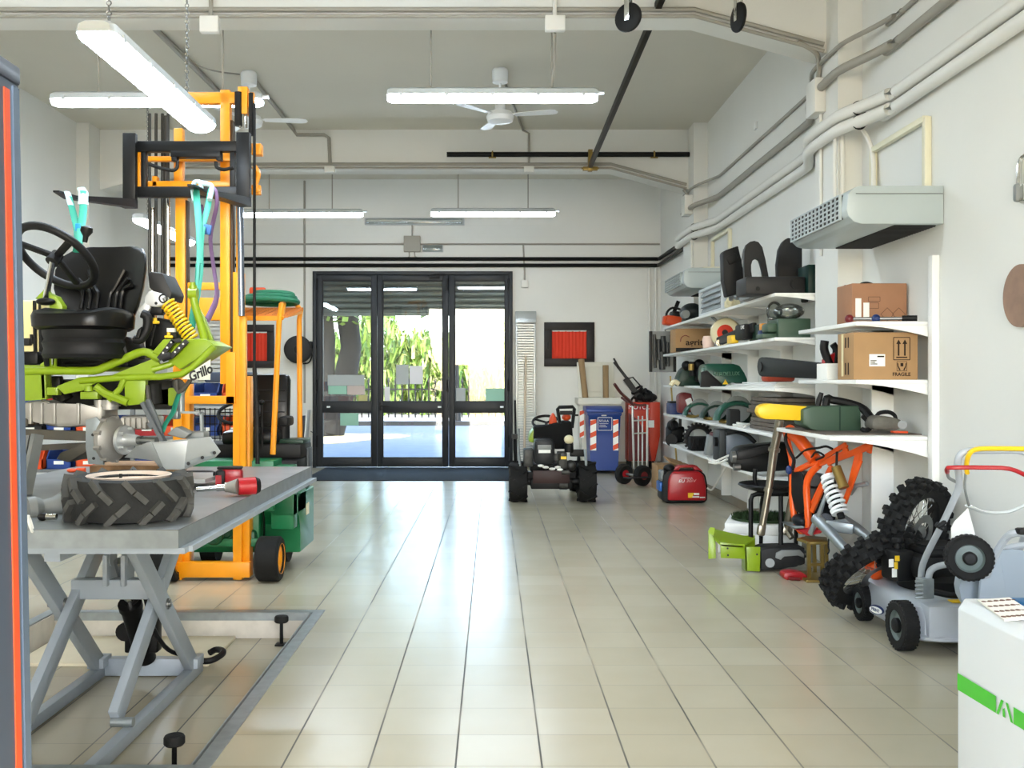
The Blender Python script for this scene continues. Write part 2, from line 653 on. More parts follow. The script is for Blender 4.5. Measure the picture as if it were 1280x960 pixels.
b.bar((-1.0, YD0 - .05, 3.29), (-.8, YD0 - .09, 3.295), .02, .02)
b.build('door_closer', BLACKP, d2)
for d, xs in ((d1, (-2.985,)), (d2, (-.765,)), (d3, (.27,))):
    for x in xs:
        for z in (.35, 1.3, 3.02):
            b = B(); b.cyl((x, YD0 - .012, z), (x, YD0 - .012, z + .2), .016, n=10); b.build('hinge', BLACKP, d)
for d, x in ((d1, -2.82), (d2, -.93), (d3, .13)):
    b = B(); b.box(x, x + .06, YD0 - .014, YD0, 1.02, 1.05, .003); tag(b.build('contact_sensor', WHITEGLOSS, d), 'small white contact sensor')

# roller shutter half wound up behind the doors
SHUT = mat('shutter_steel', (136, 146, 144), 0.4, 0.55, var=0.1, scale=4)
b = B()
z = 2.66
prof = []
while z < 3.72:
    for t in range(6):
        a = t / 6
        prof.append((17.12 - .03 * sin(pi * a) ** 0.7, z + .085 * a))
    z += .1
    prof.append((17.12, z - .012))
    prof.append((17.14, z - .006))
front = [b.bm.verts.new((DX0 - .1, y, zz)) for y, zz in prof]
back = [b.bm.verts.new((DX1 + .1, y, zz)) for y, zz in prof]
for i in range(len(prof) - 1):
    b.bm.faces.new((front[i], back[i], back[i + 1], front[i + 1]))
b.box(DX0 - .1, DX1 + .1, 17.10, 17.15, 2.62, 2.67)
sh = b.build('roller_shutter', SHUT)
tag(sh, 'grey steel roller shutter partly lowered outside the glazed doors', 'shutter')
sh['kind'] = 'structure'

# ---------------------------------------------------------------- red curtained windows
def red_window(name, x0, x1, z0, z1, fw):
    r = root_struct(name, ((x0 + x1) / 2, YB, z0))
    b = B()
    y0 = YB - .035
    b.box(x0, x1, y0, YB, z0, z0 + fw, .004); b.box(x0, x1, y0, YB, z1 - fw, z1, .004)
    b.box(x0, x0 + fw, y0, YB, z0 + fw, z1 - fw, .004); b.box(x1 - fw, x1, y0, YB, z0 + fw, z1 - fw, .004)
    b.build('window_frame', mat('window_frame_brown', (52, 46, 46), .5), r)
    b = B()
    n = 60
    xs = [x0 + fw + (x1 - x0 - 2 * fw) * i / n for i in range(n + 1)]
    lo = [b.bm.verts.new((x, YB - .012 + .006 * sin(i * 1.05) + .003 * sin(i * 2.3), z0 + fw)) for i, x in enumerate(xs)]
    hi = [b.bm.verts.new((x, YB - .012 + .006 * sin(i * 1.05 + .4) + .003 * sin(i * 2.3), z1 - fw - .02)) for i, x in enumerate(xs)]
    for i in range(n):
        b.bm.faces.new((lo[i], lo[i + 1], hi[i + 1], hi[i]))
    tag(b.build('curtain', REDC, r, 80), 'gathered orange red curtain')
    b = B()
    for i in range(5):
        xx = x0 + fw + (x1 - x0 - 2 * fw) * (i + .5) / 5
        b.box(xx - .045, xx + .045, YB - .028, YB - .02, z1 - fw - .024, z1 - fw - .008)
    tag(b.build('curtain_clip', WHITE, r), 'white curtain clips')
    b = B(); b.box(x0 + .05, x0 + .075, y0 - .03, y0, (z0 + z1) / 2 - .08, (z0 + z1) / 2 + .04, .004); b.build('window_handle', BLACKP, r)
red_window('window_1', .883, 1.745, 1.726, 2.48, .135)
red_window('window_2', -4.60, -3.73, 1.70, 2.44, .12)

# ================================================================== outside
ASPH = mat('asphalt', (112, 122, 136), 0.85, var=0.15, scale=2.5, bump=.2, bscale=40)
ROAD = mat('road', (186, 184, 176), 0.85, var=0.08, scale=1.5)
KERB_SHADED = mat('kerb', (64, 64, 62), 0.9)  # shadow on the kerb's side is put into this dark colour
SOIL = mat('leaf_litter', (196, 178, 132), 0.95, var=0.4, scale=3)
b = B(); b.box(-40, 40, 17.05, 32.6, -.3, -.02); struct(b, 'pavement', ASPH)
b = B(); b.box(-40, 40, 32.6, 33.1, -.3, .12); struct(b, 'kerb', KERB_SHADED)
b = B(); b.box(-60, 60, 33.1, 90, -.3, .03); struct(b, 'ground', ROAD)
b = B()
pts = []
for i in range(28):
    a = 2 * pi * i / 28
    rr = 1 + .16 * sin(3 * a + 1) + .1 * sin(5 * a)
    pts.append((-4.9 + 2.2 * rr * cos(a), 25.6 + 3.0 * rr * sin(a), -.018))
b.prism(pts, (0, 0, .012))
tag(b.build('leaf_litter', SOIL), kind='stuff')['label'] = 'dry fallen leaves round the tree outside'
LEAF = [mat('leaf_a', (118, 150, 52), .6), mat('leaf_b', (164, 180, 98), .6), mat('leaf_c', (84, 120, 48), .6)]
# reeds
b = B()
rnd = random.Random(3)
for i in range(17000):
    x = rnd.uniform(-15, 10)
    y = rnd.uniform(40.5, 48)
    hmax = 3.6 + .7 * sin(x * .9) + .5 * sin(x * 2.3 + 1)
    if x > 1.2: hmax *= max(.25, 1 - (x - 1.2) * .32)
    z0 = rnd.uniform(0, 1) ** .7 * hmax
    a = rnd.uniform(0, 2 * pi)
    L = rnd.uniform(.35, 1.0)
    wd = rnd.uniform(.03, .075)
    dx, dy = cos(a), sin(a)
    p0 = V(x, y, max(0, z0 - .2)); p1 = p0 + V(dx * L * .3, dy * L * .3, L * .7); p2 = p1 + V(dx * L * .5, dy * L * .5, -.1 * L)
    s = V(-dy, dx, 0) * wd
    vs = [b.bm.verts.new(q) for q in (p0 - s, p0 + s, p1 + s, p1 - s, p2)]
    b.bm.faces.new(vs[:4]); b.bm.faces.new((vs[3], vs[2], vs[4]))
o = b.build('reed_thicket', LEAF[1], None, None)
o.data.materials.append(LEAF[0]); o.data.materials.append(LEAF[2])
o.data.polygons.foreach_set('material_index', [(i // 2 * 7919) % 5 % 3 for i in range(len(o.data.polygons))])
tag(o, 'tall pale green reeds growing behind the railings', None, None, 'stuff')
# hedge mass behind reeds
# railings
b = B()
x = -16.0
f = thing('railing', 'iron picket railing across the road in front of the reeds', 'railing', (0, 38, 0))
while x < 12:
    b.box(x - .03, x + .03, 37.98, 38.02, .05, 1.42)
    b.lathe([(.06, 0), (.05, .06), (.0, .2)], (x, 38, 1.42), n=6)
    x += .26
b.build('picket_row', BLACKM, f)
b = B(); b.box(-16, 12, 37.97, 38.03, 1.12, 1.18); b.box(-16, 12, 37.97, 38.03, .25, .31); b.build('rail', BLACKM, f)
# tree
BARK = mat('bark', (48, 44, 40), 0.9, var=0.4, scale=3, bump=.4, bscale=8)
t = thing('street_tree', 'two-stemmed tree with dark trunks outside the left door', 'tree', (-4.6, 26.6, 0))
b = B()
b.tube([(-4.75, 26.6, -.1), (-4.7, 26.6, 1.2), (-4.6, 26.6, 2.6), (-4.75, 26.6, 4.6), (-5.0, 26.6, 7)], [.52, .40, .32, .28, .2], n=14)
b.tube([(-4.45, 26.6, .1), (-4.05, 26.6, 1.3), (-3.85, 26.6, 2.4), (-4.0, 26.6, 3.6), (-4.2, 26.6, 5), (-3.8, 26.6, 7)], [.42, .34, .28, .3, .26, .2], n=14)
b.build('trunk', BARK, t)
b = B()
for i in range(2600):
    a = rnd.uniform(0, 2 * pi); r_ = rnd.uniform(0, 1) ** .5
    c = V(-4.4 + 3.0 * r_ * cos(a), 26.2 + 2.6 * r_ * sin(a), rnd.uniform(2.95 + .35 * r_, 6.5))
    u = V(rnd.uniform(-1, 1), rnd.uniform(-1, 1), rnd.uniform(-.5, .5)).normalized()
    w_ = u.cross(V(rnd.uniform(-1, 1), rnd.uniform(-1, 1), 1)).normalized()
    s = rnd.uniform(.08, .17)
    b.quad(c + u * s, c + w_ * s * .7, c - u * s, c - w_ * s * .7)
b.build('foliage', LEAF[0], t, None)
# lamp post
lp = thing('lamp_post', 'slim dark lamp post with a pale globe outside the right door', 'lamp', P(571, 525, 34.5))
q = lp.location.copy(); q.z = 0; lp.location = q
b = B(); b.cyl(q, q + V(0, 0, 3.5), .09, .06, n=10); b.cyl(q, q + V(0, 0, .5), .16, .13, n=10); b.build('post', BLACKM, lp)
b = B(); b.sph(q + V(0, 0, 3.72), .27); b.build('globe', WHITE, lp)
# ================================================================== lamps
DIFF = emit_mat('lamp_diffuser', (224, 240, 255), LAMP)
HOUS = mat('lamp_housing', (196, 202, 204), 0.35)
def lamp(label, c, axis, cables, chain=False, L=1.77, cap=.075):
    """fluorescent batten; built along x, then turned"""
    t = thing('batten_lamp', label, 'lamp', (0, 0, 0), 'lit fluorescent battens under the ceiling')
    w = cap
    def loop(x, sc=1.0, up=True):
        pts = []
        if up:
            for y, z in ((-w, 0), (-w * .92, .045), (-w * .6, .062), (w * .6, .062), (w * .92, .045), (w, 0)):
                pts.append((x, y * sc, z * sc))
        else:
            for k in range(9):
                a = pi * k / 8
                pts.append((x, cos(a) * w * .97 * sc, -sin(a) * .055 * sc))
        return pts
    h = L / 2
    b = B()
    b.skin([[b.bm.verts.new(p) for p in loop(x, s)] for x, s in ((-h, .8), (-h + .03, 1), (h - .03, 1), (h, .8))])
    b.build('housing', HOUS, t)
    b = B()
    b.skin([[b.bm.verts.new(p) for p in loop(x, s, False)] for x, s in ((-h, .75), (-h + .04, 1), (h - .04, 1), (h, .75))])
    tag(b.build('diffuser', DIFF, t), 'glowing white diffuser')
    for k in range(5):
        xx = -h + .12 + k * (L - .24) / 4
        for sgn in (-1, 1):
            b = B()
            b.box(xx - .014, xx + .014, sgn * w - .006, sgn * w + .006, -.015, .02)
            b.build('clip', HOUS, t)
    for cx in cables:
        b = B()
        if chain:
            z = .06
            k = 0
            while c[2] + z < ZC - .01:
                ax = (1, 0, 0) if k % 2 else (0, 1, 0)
                b.torus((cx, 0, z + .016), ax, .012, .0032, n=8, m=5)
                z += .026; k += 1
            tag(b.build('chain', STEEL, t), 'thin steel hanging chain')
        else:
            b.tube([(cx, 0, .055), (cx, .004, (ZC - c[2]) * .5), (cx, 0, ZC - c[2])], .008, n=6)
            tag(b.build('cable', GREYPVC, t), 'thin grey hanging cable')
    b = B(); b.cyl((h, 0, .03), (h + .06, 0, .03), .016, n=10); b.build('cable_gland', HOUS, t)
    t.location = c
    if axis == 'y': t.rotation_euler = (0, 0, radians(90))
    return t
lamp('bright tube lamp on chains in front of the orange mast, closest to the camera', (-1.925, 5.6, 3.17), 'y', (-.7, .55), True, cap=.1)
lamp('bright tube lamp hung crosswise under the ceiling behind the chained lamp, over the raised fork', (-2.83, 8.25, 3.85), 'x', (-.5, .55))
lamp('bright tube lamp hung alone below the ceiling fan in the middle of the room', (0.0, 8.25, 3.885), 'x', (-.52, .50))
lamp('bright tube lamp over the doors beside the orange mast, left of the unlit batten', (-2.74, 13.95, 3.87), 'x', (-.45, .45))
lamp('bright tube lamp over the doors, right of the unlit batten', (0.01, 13.95, 3.88), 'x', (-.50, .50))
lamp('bright tube lamp seen through the mast behind the black tractor seat', (-3.71, 11.1, 3.18), 'y', (-.6, .6), True)

lamp('fill tube lamp added out of view over the lift table, left of its neighbour', (-3.4, 6.0, 4.45), 'x', (-.5, .5))  # unseen fill lamp, added to brighten the front of the near beam
lamp('fill tube lamp added out of view above the middle of the room near the camera', (-0.6, 6.0, 4.45), 'x', (-.5, .5))  # second added lamp outside the frame, for the same beam face

# unlit batten on the back wall
t = thing('unlit_batten', 'unlit clear batten fixed to the back wall above the junction box', 'lamp', (-1.33, YB, 4.13))
b = B(); b.box(-2.18, -.48, YB - .07, YB, 4.14, 4.26, .012); b.build('housing', HOUS, t)
b = B(); b.box(-2.15, -.51, YB - .10, YB - .07, 4.15, 4.24, .01); b.build('cover', CLEAR, t)
b = B(); b.cyl((-2.14, YB - .085, 4.2), (-.52, YB - .085, 4.2), .013); b.build('tube', WHITE, t)
t = thing('emergency_light', 'small clear emergency light on the back wall beside the junction box', 'lamp', (-1.02, YB, 3.67))
b = B(); b.box(-1.2, -.84, YB - .05, YB, 3.68, 3.80, .01); b.build('body', HOUS, t)
b = B(); b.box(-1.18, -.86, YB - .07, YB - .05, 3.69, 3.79, .008); b.build('lens', CLEAR, t)

# ================================================================== ceiling fans
def fan(label, x, y, zc, rot):
    t = thing('ceiling_fan', label, 'fan', (0, 0, 0), 'white ceiling fans')
    d = ZC - zc
    b = B(); b.lathe([(.05, d - .16), (.085, d - .15), (.09, d - .02), (.075, d)], (0, 0, 0), n=20); b.build('canopy', WHITEGLOSS, t)
    b = B(); b.cyl((0, 0, .05), (0, 0, d - .1), .014, n=10); b.build('rod', WHITEGLOSS, t)
    b = B(); b.lathe([(.02, .16), (.055, .15), (.06, .07), (.13, .05), (.155, 0), (.14, -.05), (.08, -.07), (.001, -.075)], (0, 0, 0), n=24); b.build('motor', WHITEGLOSS, t)
    for k in range(3):
        a = 2 * pi * k / 3 + rot
        u = V(cos(a), sin(a), 0); v = V(-sin(a), cos(a), 0)
        b = B()
        pts = [u * .17 - v * .045, u * .58 - v * .075, u * .63 - v * .05, u * .65, u * .63 + v * .05, u * .58 + v * .07, u * .17 + v * .045]
        b.prism([p + V(0, 0, .012 - .10 * p.dot(v)) for p in pts], (0, 0, .006))
        b.bar(u * .1 + V(0, 0, .02), u * .24 + V(0, 0, .018), .04, .008)
        b.build('blade', WHITEGLOSS, t)
    t.location = (x, y, zc)
    return t
fan('white ceiling fan under the middle of the ceiling above the doors', .085, 10.8, 4.40, radians(-14))
fan('white ceiling fan partly behind the top of the orange mast', -2.72, 10.9, 4.38, radians(5))

# ================================================================== conduits and pipes
def pipe(name, label, pts, r, m, cat='pipe', sm=0, n=8):
    b = B(); b.tube(pts, r, n=n, smooth=sm)
    return b.single(name, m, label, cat)
YW = YB - .02
pipe('black_pipe', 'black pipe along the back wall above the doors, upper of the pair',
     [(XL + .02, YW - .03, 3.56), (2.83, YW - .03, 3.56), (2.84, YW - .06, 3.56), (2.83, 13.9, 3.53)], .032, BLACKM)
pipe('black_pipe', 'black pipe along the back wall above the doors, lower of the pair',
     [(XL + .02, YW - .03, 3.45), (2.81, YW - .03, 3.45), (2.83, YW - .06, 3.45), (2.83, 13.9, 3.43)], .032, BLACKM)
pipe('wall_conduit', 'thin grey conduit along the back wall between black pipes and unlit batten', [(XL + .02, YW, 3.815), (2.86, YW, 3.815)], .016, GREYPVC)
b = B(); b.box(-1.51, -1.23, YB - .09, YB, 3.68, 3.95, .008); b.cyl((-1.37, YB - .03, 3.94), (-1.37, YB - .03, 4.15), .012)
b.tube([(-1.42, YB - .03, 3.69), (-1.42, YB - .03, 3.6), (-1.48, YB - .03, 3.55)], .012)
b.tube([(-1.33, YB - .03, 3.69), (-1.32, YB - .03, 3.6), (-1.2, YB - .03, 3.55)], .012)
b.single('junction_box', GREYPVC, 'square grey junction box on the back wall above the doors', 'box')
pipe('wall_conduit', 'grey conduit running down the back wall left of the door frame', [(-3.21, YW, 4.9), (-3.21, YW, 1.1)], .018, GREYPVC)
pipe('wall_conduit', 'short grey conduit dropping to a small box right of the door frame', [(.53, YW, 3.8), (.55, YW, 3.3), (.55, YW, 3.18)], .014, GREYPVC)
b = B(); b.box(.49, .61, YB - .06, YB, 3.07, 3.2, .008); b.single('switch_box', LIGHTPVC, 'small pale box on the wall by the top right of the doors', 'box')
for x, lab in ((2.70, 'first'), (2.78, 'second')):
    pass
pipe('riser_pipe', 'pale vertical pipe in the back right corner, closer to the doors', [(2.68, YW - .01, 3.4), (2.68, YW - .01, 0)], .022, LIGHTPVC)
pipe('riser_pipe', 'pale vertical pipe in the back right corner, tight against the side wall', [(2.79, YW - .01, 3.4), (2.79, YW - .01, 0)], .022, LIGHTPVC)
# beam conduits
def beam_run(y, zb, dy, lab):
    pipe('beam_conduit', lab, [(-4.2, y, zb + dy), (1.62, y, zb + dy), (2.66, y, zb + dy - .28)], .02, GREYPVC)
    pipe('beam_conduit', lab.replace('upper', 'lower'), [(-4.2, y, zb + dy - .055), (1.62, y, zb + dy - .055), (2.66, y, zb + dy - .335)], .016, GREYPVC)
beam_run(7.83, 4.40, .03 + .03, 'upper grey conduit along the bottom edge of the beam over the middle lamp')
beam_run(13.37, 4.39, .03 + .03, 'upper grey conduit along the bottom edge of the beam holding the black crossbar')
def jbox(c, s, lab):
    b = B(); b.obox(c, s, None, .008)
    b.single('junction_box', LIGHTPVC, lab, 'box')
jbox((-2.255, 7.79, 4.32), (.15, .07, .13), 'pale junction box on the near beam above the chained lamp')
jbox((.50, 7.79, 4.33), (.16, .07, .12), 'pale junction box on the near beam above the middle lamp')
jbox((-2.22, 13.33, 4.37), (.14, .07, .09), 'pale junction box on the far beam left of the crossbar')
jbox((.50, 13.33, 4.37), (.14, .07, .09), 'pale junction box on the far beam below the crossbar')
pipe('wall_conduit', 'grey conduit dropping down the far beam from the ceiling fan', [(.1, 10.9, ZC - .02), (.42, 13.36, ZC - .02), (.5, 13.375, ZC - .06), (.5, 13.375, 4.4)], .016, GREYPVC)
pipe('ceiling_conduit', 'dark grey conduit along the ceiling between chained lamp and mast top', [(-3.3, 8.2, ZC - .03), (-3.24, 11.6, ZC - .03)], .03, GREYPVC)
pipe('ceiling_conduit', 'grey conduit along the ceiling beside the fan behind the mast', [(-2.71, 10.95, ZC - .03), (-2.71, 13.33, ZC - .03), (-2.68, 13.37, ZC - .08), (-2.3, 13.37, ZC - .08), (-2.24, 13.37, ZC - .12), (-2.22, 13.37, 4.4)], .024, GREYPVC)
pipe('slack_cable', 'slack grey cable sagging from the ceiling beside the mast top', [(-3.25, 10.0, ZC - .02), (-3.1, 10.2, ZC - .14), (-2.95, 10.4, ZC - .15), (-2.8, 10.8, ZC - .06)], .009, GREYPVC, 'cable', 5)
pipe('drop_cable', 'thin cable dropping from the ceiling to the near beam box over the chained lamp', [(-2.255, 7.82, 4.38), (-2.255, 7.82, 4.92)], .018, GREYPVC, 'cable')
pipe('drop_cable', 'thin cable dropping from the ceiling to the near beam box over the middle lamp', [(.50, 7.82, 4.38), (.50, 7.82, 4.92)], .018, LIGHTPVC, 'cable')
pipe('drop_cable', 'thin cable hanging from the near beam to the middle lamp', [(.50, 7.83, 4.27), (.51, 8.0, 4.1), (.50, 8.2, 3.95)], .012, GREYPVC, 'cable')
# right wall runs
def wall_run(name, lab, z, r, off, m, y0, y1, cat, dz=0.0):
    x = XR - off
    xp = XR - .19 - off
    pipe(name, lab, [(x, y0, z + .02), (x, 6.55, z + dz), (x - .01, 6.8, z + dz), (x - .07, 7.1, z + dz), (xp + .02, 7.42, z + dz), (xp, 7.65, z + dz), (xp, 8.1, z + dz * .5), (xp + .06, 8.35, z), (x - .03, 8.65, z), (x, 8.95, z), (x, 10.6, z), (x, 12.1, z), (x - .03, 12.4, z), (xp + .04, 12.8, z), (xp, 13.1, z), (xp, y1, z)],
         r, m, cat, 3, 10)
wall_run('wall_conduit', 'thin grey conduit along the right wall, highest of the runs', 4.06, .018, .02, GREYPVC, .5, 13.6, 'pipe')
wall_run('wall_conduit', 'thick grey conduit along the right wall between thin conduit and white ducts', 3.80, .034, .036, GREYPVC, .5, 13.6, 'pipe', .06)
wall_run('insulated_pipe', 'white insulated pipe along the right wall, upper of the pair', 3.505, .046, .05, LIGHTPVC, .5, 13.9, 'pipe')
wall_run('insulated_pipe', 'white insulated pipe along the right wall, lower of the pair', 3.40, .046, .05, LIGHTPVC, .5, 13.9, 'pipe')
b = B(); b.box(2.60, 2.69, 7.87, 8.10, 3.65, 3.93, .008); b.single('junction_box', LIGHTPVC, 'tall grey junction box on the near pilaster over the shelves', 'box')
b = B(); b.box(2.58, 2.69, 13.1, 13.35, 3.72, 3.98, .008); b.single('junction_box', LIGHTPVC, 'grey junction box on the far pilaster above the white pipes', 'box')
pipe('wall_conduit', 'grey bent conduit from the near pilaster box up to the beam', [(2.67, 8.0, 3.93), (2.66, 7.95, 4.05), (2.60, 7.85, 4.12), (2.45, 7.83, 4.2)], .02, GREYPVC, 'pipe', 4)
pipe('wall_conduit', 'grey bent conduit from the far pilaster box up to the beam', [(2.67, 13.3, 3.98), (2.66, 13.3, 4.02), (2.62, 13.36, 4.09)], .02, GREYPVC, 'pipe', 4)
pipe('drop_conduit', 'pale vertical conduit pair member beside the near heater bracket', [(2.66, 7.58, 3.38), (2.66, 7.58, 2.74)], .014, LIGHTPVC)
pipe('drop_conduit', 'pale vertical conduit dropping from the white pipes to the near heater', [(2.72, 7.58, 3.38), (2.72, 7.58, 2.74)], .02, LIGHTPVC)
pipe('drop_conduit', 'pale vertical conduit dropping from the white pipes to the far heater', [(2.66, 13.02, 3.38), (2.66, 13.02, 2.9)], .018, LIGHTPVC)
pipe('drop_conduit', 'pale vertical conduit on the near pilaster below its box', [(2.675, 7.95, 3.65), (2.675, 7.95, 2.5)], .014, LIGHTPVC)
pipe('heater_hose', 'pale hose curving down from the white pipes to the near heater', [(2.77, 7.4, 3.42), (2.80, 7.38, 3.38), (2.84, 7.3, 3.2), (2.83, 7.25, 2.95), (2.78, 7.15, 2.76)], .018, LIGHTPVC, 'hose', 5)
b = B(); b.box(XR - .02, XR, 10.6, 10.68, 4.22, 4.30, .004); b.single('wall_plate', WHITE, 'tiny white plate high on the right wall', 'plate')
for y, lab in ((7.25, 'dark clamp on the white pipes at the near pilaster'), (12.9, 'dark clamp on the white pipes at the far pilaster')):
    b = B()
    for z in (3.505, 3.40):
        b.torus((XR - .05 - (.105 if y < 7.3 else .16), y, z), (0, 1, 0), .049, .008, n=18, m=6)
    b.single('pipe_clamp', BLACKM, lab, 'clamp')

# ================================================================== black hoist rail
DARKSTEEL = mat('dark_steel', (62, 58, 50), 0.5, 0.4, var=.2, scale=9)
t = thing('hoist_rail', 'black hoist rail running along the room between two crossbars on the beams', 'rail', (1.33, 10.3, 4.4))
b = B(); b.cyl((-.62, 13.28, 4.56), (2.68, 13.28, 4.56), .034, n=14); b.build('crossbar', BLACKM, t)
b = B(); b.cyl((-.62, 7.4, 4.64), (2.68, 7.4, 4.64), .034, n=14); b.build('crossbar', BLACKM, t)
b = B(); b.bar((1.33, 13.35, 4.40), (1.33, 7.3, 4.50), .05, .07, bev=.004); b.build('track', DARKSTEEL, t)
for y, z, zz in ((13.28, 4.56, 4.36), (7.4, 4.64, 4.44)):
    b = B()
    b.box(1.30, 1.36, y - .05, y + .05, zz - .03, z + .06, .004)
    b.box(1.23, 1.43, y - .03, y + .03, zz - .02, zz + .03, .004)
    b.cyl((1.21, y, zz + .01), (1.45, y, zz + .01), .012, n=8)
    b.build('hanger', BRASS, t)
for x in (.0, 2.2):
    for y, z in ((13.28, 4.56), (7.4, 4.64)):
        b = B()
        b.torus((x, y, z), (1, 0, 0), .04, .012, n=14, m=6)
        b.box(x - .02, x + .02, y, y + (.12 if y > 10 else .46), z - .012, z + .012)
        b.cyl((x - .05, y - .01, z - .045), (x + .05, y - .01, z - .045), .01, n=8)
        b.build('clamp', BRASS, t)
def caster(label, x, y, z, yaw):
    t = thing('caster_wheel', label, 'caster', (0, 0, 0), 'casters hanging from the near crossbar')
    b = B(); b.lathe([(.02, -.02), (.09, -.02), (.108, -.012), (.112, 0), (.108, .012), (.09, .02), (.02, .02)], (0, 0, 0), (1, 0, 0), n=28); b.build('wheel', BLACKP, t)
    b = B()
    for s in (-1, 1): b.box(s * .026 - .003, s * .026 + .003, -.02, .02, -.03, .16, .001)
    b.box(-.03, .03, -.025, .025, .155, .165)
    b.build('fork', CHROME, t)
    b = B(); b.cyl((0, 0, .16), (0, 0, .40), .014, n=8); b.build('stem', BLACKM, t)
    t.location = (x, y, z); t.rotation_euler = (0, 0, yaw)
caster('black caster hanging from the ceiling, wheel seen nearly flat on', 1.03, 7.4, 4.235, radians(55))
caster('black caster hanging from the ceiling, wheel seen edge on', 1.865, 7.4, 4.235, radians(14))

# ================================================================== heaters on the right wall
ACM = mat('heater_casing', (186, 197, 198), 0.4, var=.03, scale=3)
def heater(label, y0, y1, z0, z1, brl):
    t = thing('fan_heater', label, 'heater', (2.57, (y0 + y1) / 2, z0), 'grey fan heaters on the right wall')
    xf = 2.256
    b = B()
    # casing profile in x-z with rounded front top and bottom
    prof = [(XR - .002, z0), (xf + .10, z0), (xf + .05, z0 + .012), (xf + .012, z0 + .05), (xf, z0 + .09), (xf + .012, z1 - .05), (xf + .05, z1 - .012), (xf + .10, z1), (XR - .002, z1)]
    b.prism([(x, y0, z) for x, z in prof], (0, y1 - y0, 0), .008)
    b.build('casing', ACM, t)
    b = B()
    b.box(xf + .06, XR - .01, y0 - .006, y0 + .01, z1 - .055, z1 - .05)
    b.build('seam', GREYP, t)
    b = B()
    b.box(xf - .004, xf + .02, y0 + .10, y1 - .06, z0 + .045, z1 - .045)
    b.build('outlet', BLACKP, t)
    b = B()
    n = 13
    for i in range(n + 1):
        yy = y0 + .10 + i * (y1 - y0 - .16) / n
        b.box(xf - .014, xf + .004, yy - .006, yy + .006, z0 + .04, z1 - .04)
    for i in range(6):
        zz = z0 + .045 + i * (z1 - z0 - .09) / 5
        b.box(xf - .014, xf + .004, y0 + .10, y1 - .06, zz - .004, zz + .004)
    b.build('grille', ACM, t)
    b = B(); b.box(2.58, 2.85, y0 + .05, y1 - .06, z0 - .004, z0 + .006); b.build('intake', BLACKP, t)
    b = B()
    for i in range(26):
        yy = y0 + .06 + i * (y1 - y0 - .14) / 25
        b.box(2.58, 2.85, yy, yy + .012, z0 - .009, z0 - .001)
    b.build('intake_grille', DARKGREY, t)
    t2 = thing('heater_bracket', brl, 'bracket', (XR - .03, (y0 + y1) / 2, z1), 'cream brackets holding the heaters')
    CR = CREAMB
    for yy in (y0 + .2, y1 - .08):
        b = B()
        b.box(XR - .045, XR - .002, yy - .025, yy + .025, z1 - .02, z1 + .49, .002)
        b.box(XR - .35, XR - .002, yy - .02, yy + .02, z1 - .005, z1 + .03, .002)
        b.build('upright', CR, t2)
    b = B(); b.box(XR - .05, XR - .01, y0 + .2, y1 - .08, z1 + .46, z1 + .5, .002); b.build('rail', CR, t2)
CREAMB = mat('bracket_cream', (226, 222, 196), 0.5)
heater('pale grey fan heater hung on the right wall over the near shelves', 6.22, 7.40, 2.48, 2.725, 'cream iron bracket above the near heater')
heater('pale grey fan heater hung on the right wall over the far end of the shelves', 11.55, 12.75, 2.58, 2.82, 'cream iron bracket above the far heater')

# things at the right edge of the wall
t = thing('coat_hook', 'chrome tube holder with a grey pad high on the right wall', 'holder', P(1276, 250, 5.3))
b = B()
b.tube([P(1284, 192, 5.25) + V(.02, 0, 0), P(1276, 200, 5.3), P(1274, 225, 5.3), P(1276, 250, 5.3), P(1290, 252, 5.2)], .014, smooth=4)
b.build('tube', CHROME, t)
b = B(); b.obox(P(1273, 241, 5.31), (.05, .04, .10), None, .015); b.build('pad', GREYP, t)
b = B(); b.cyl((2.875, 5.28, P(0, 370, 5.3).z), (2.85, 5.28, P(0, 370, 5.3).z), .17, n=40)
b.single('round_plaque', mat('plaque_wood', (176, 140, 116), .6, var=.2, scale=10), 'round brown wooden plaque at the right edge of the wall', 'plaque')
# ================================================================== wall shelves
def board(b, x0, x1, y0, y1, zt, th=.028):
    b.box(x0, x1, y0, y1, zt - th, zt, .004)
def gusset(b, x0, y, zt, h, th=.03):
    pts = [(x0 + .01, zt - .028), (XR - .002, zt - .028), (XR - .002, zt - h)]
    n = 6
    for i in range(1, n):
        a = i / n
        pts.append((XR - .002 - (XR - .012 - x0) * a, zt - .028 - (h - .03) * (1 - a) ** 1.7))
    b.prism([(x, y, z) for x, z in pts], (0, th, 0))
t = thing('storage_shelf', 'long white wall shelf of five boards between the two pilasters', 'shelf', (2.6, 10.7, 0))
FS = [2.215, 1.843, 1.42, 1.03, .64]
for zt in FS:
    x0 = 2.36
    b = B()
    b.prism([(x0, 8.16, zt - .028), (XR - .002, 8.16, zt - .028), (XR - .002, 13.02, zt - .028), (2.685, 13.02, zt - .028), (2.685, 13.5, zt - .028), (x0, 13.5, zt - .028)], (0, 0, .028), .003)
    b.build('shelf_board', WHITE, t)
    for y in (8.16, 9.35, 10.55, 11.75, 12.9):
        b = B(); gusset(b, x0, y, zt, .11); b.build('bracket', WHITE, t)
for y in (9.35, 10.55, 11.75):
    b = B(); b.box(XR - .12, XR - .002, y, y + .03, .1, 2.2, .002); b.build('upright', WHITE, t)
t = thing('storage_shelf', 'short white wall shelf of three boards beside the white upright, holding cardboard boxes', 'shelf', (2.62, 6.9, 0))
NS = [1.868, 1.487, 1.118]
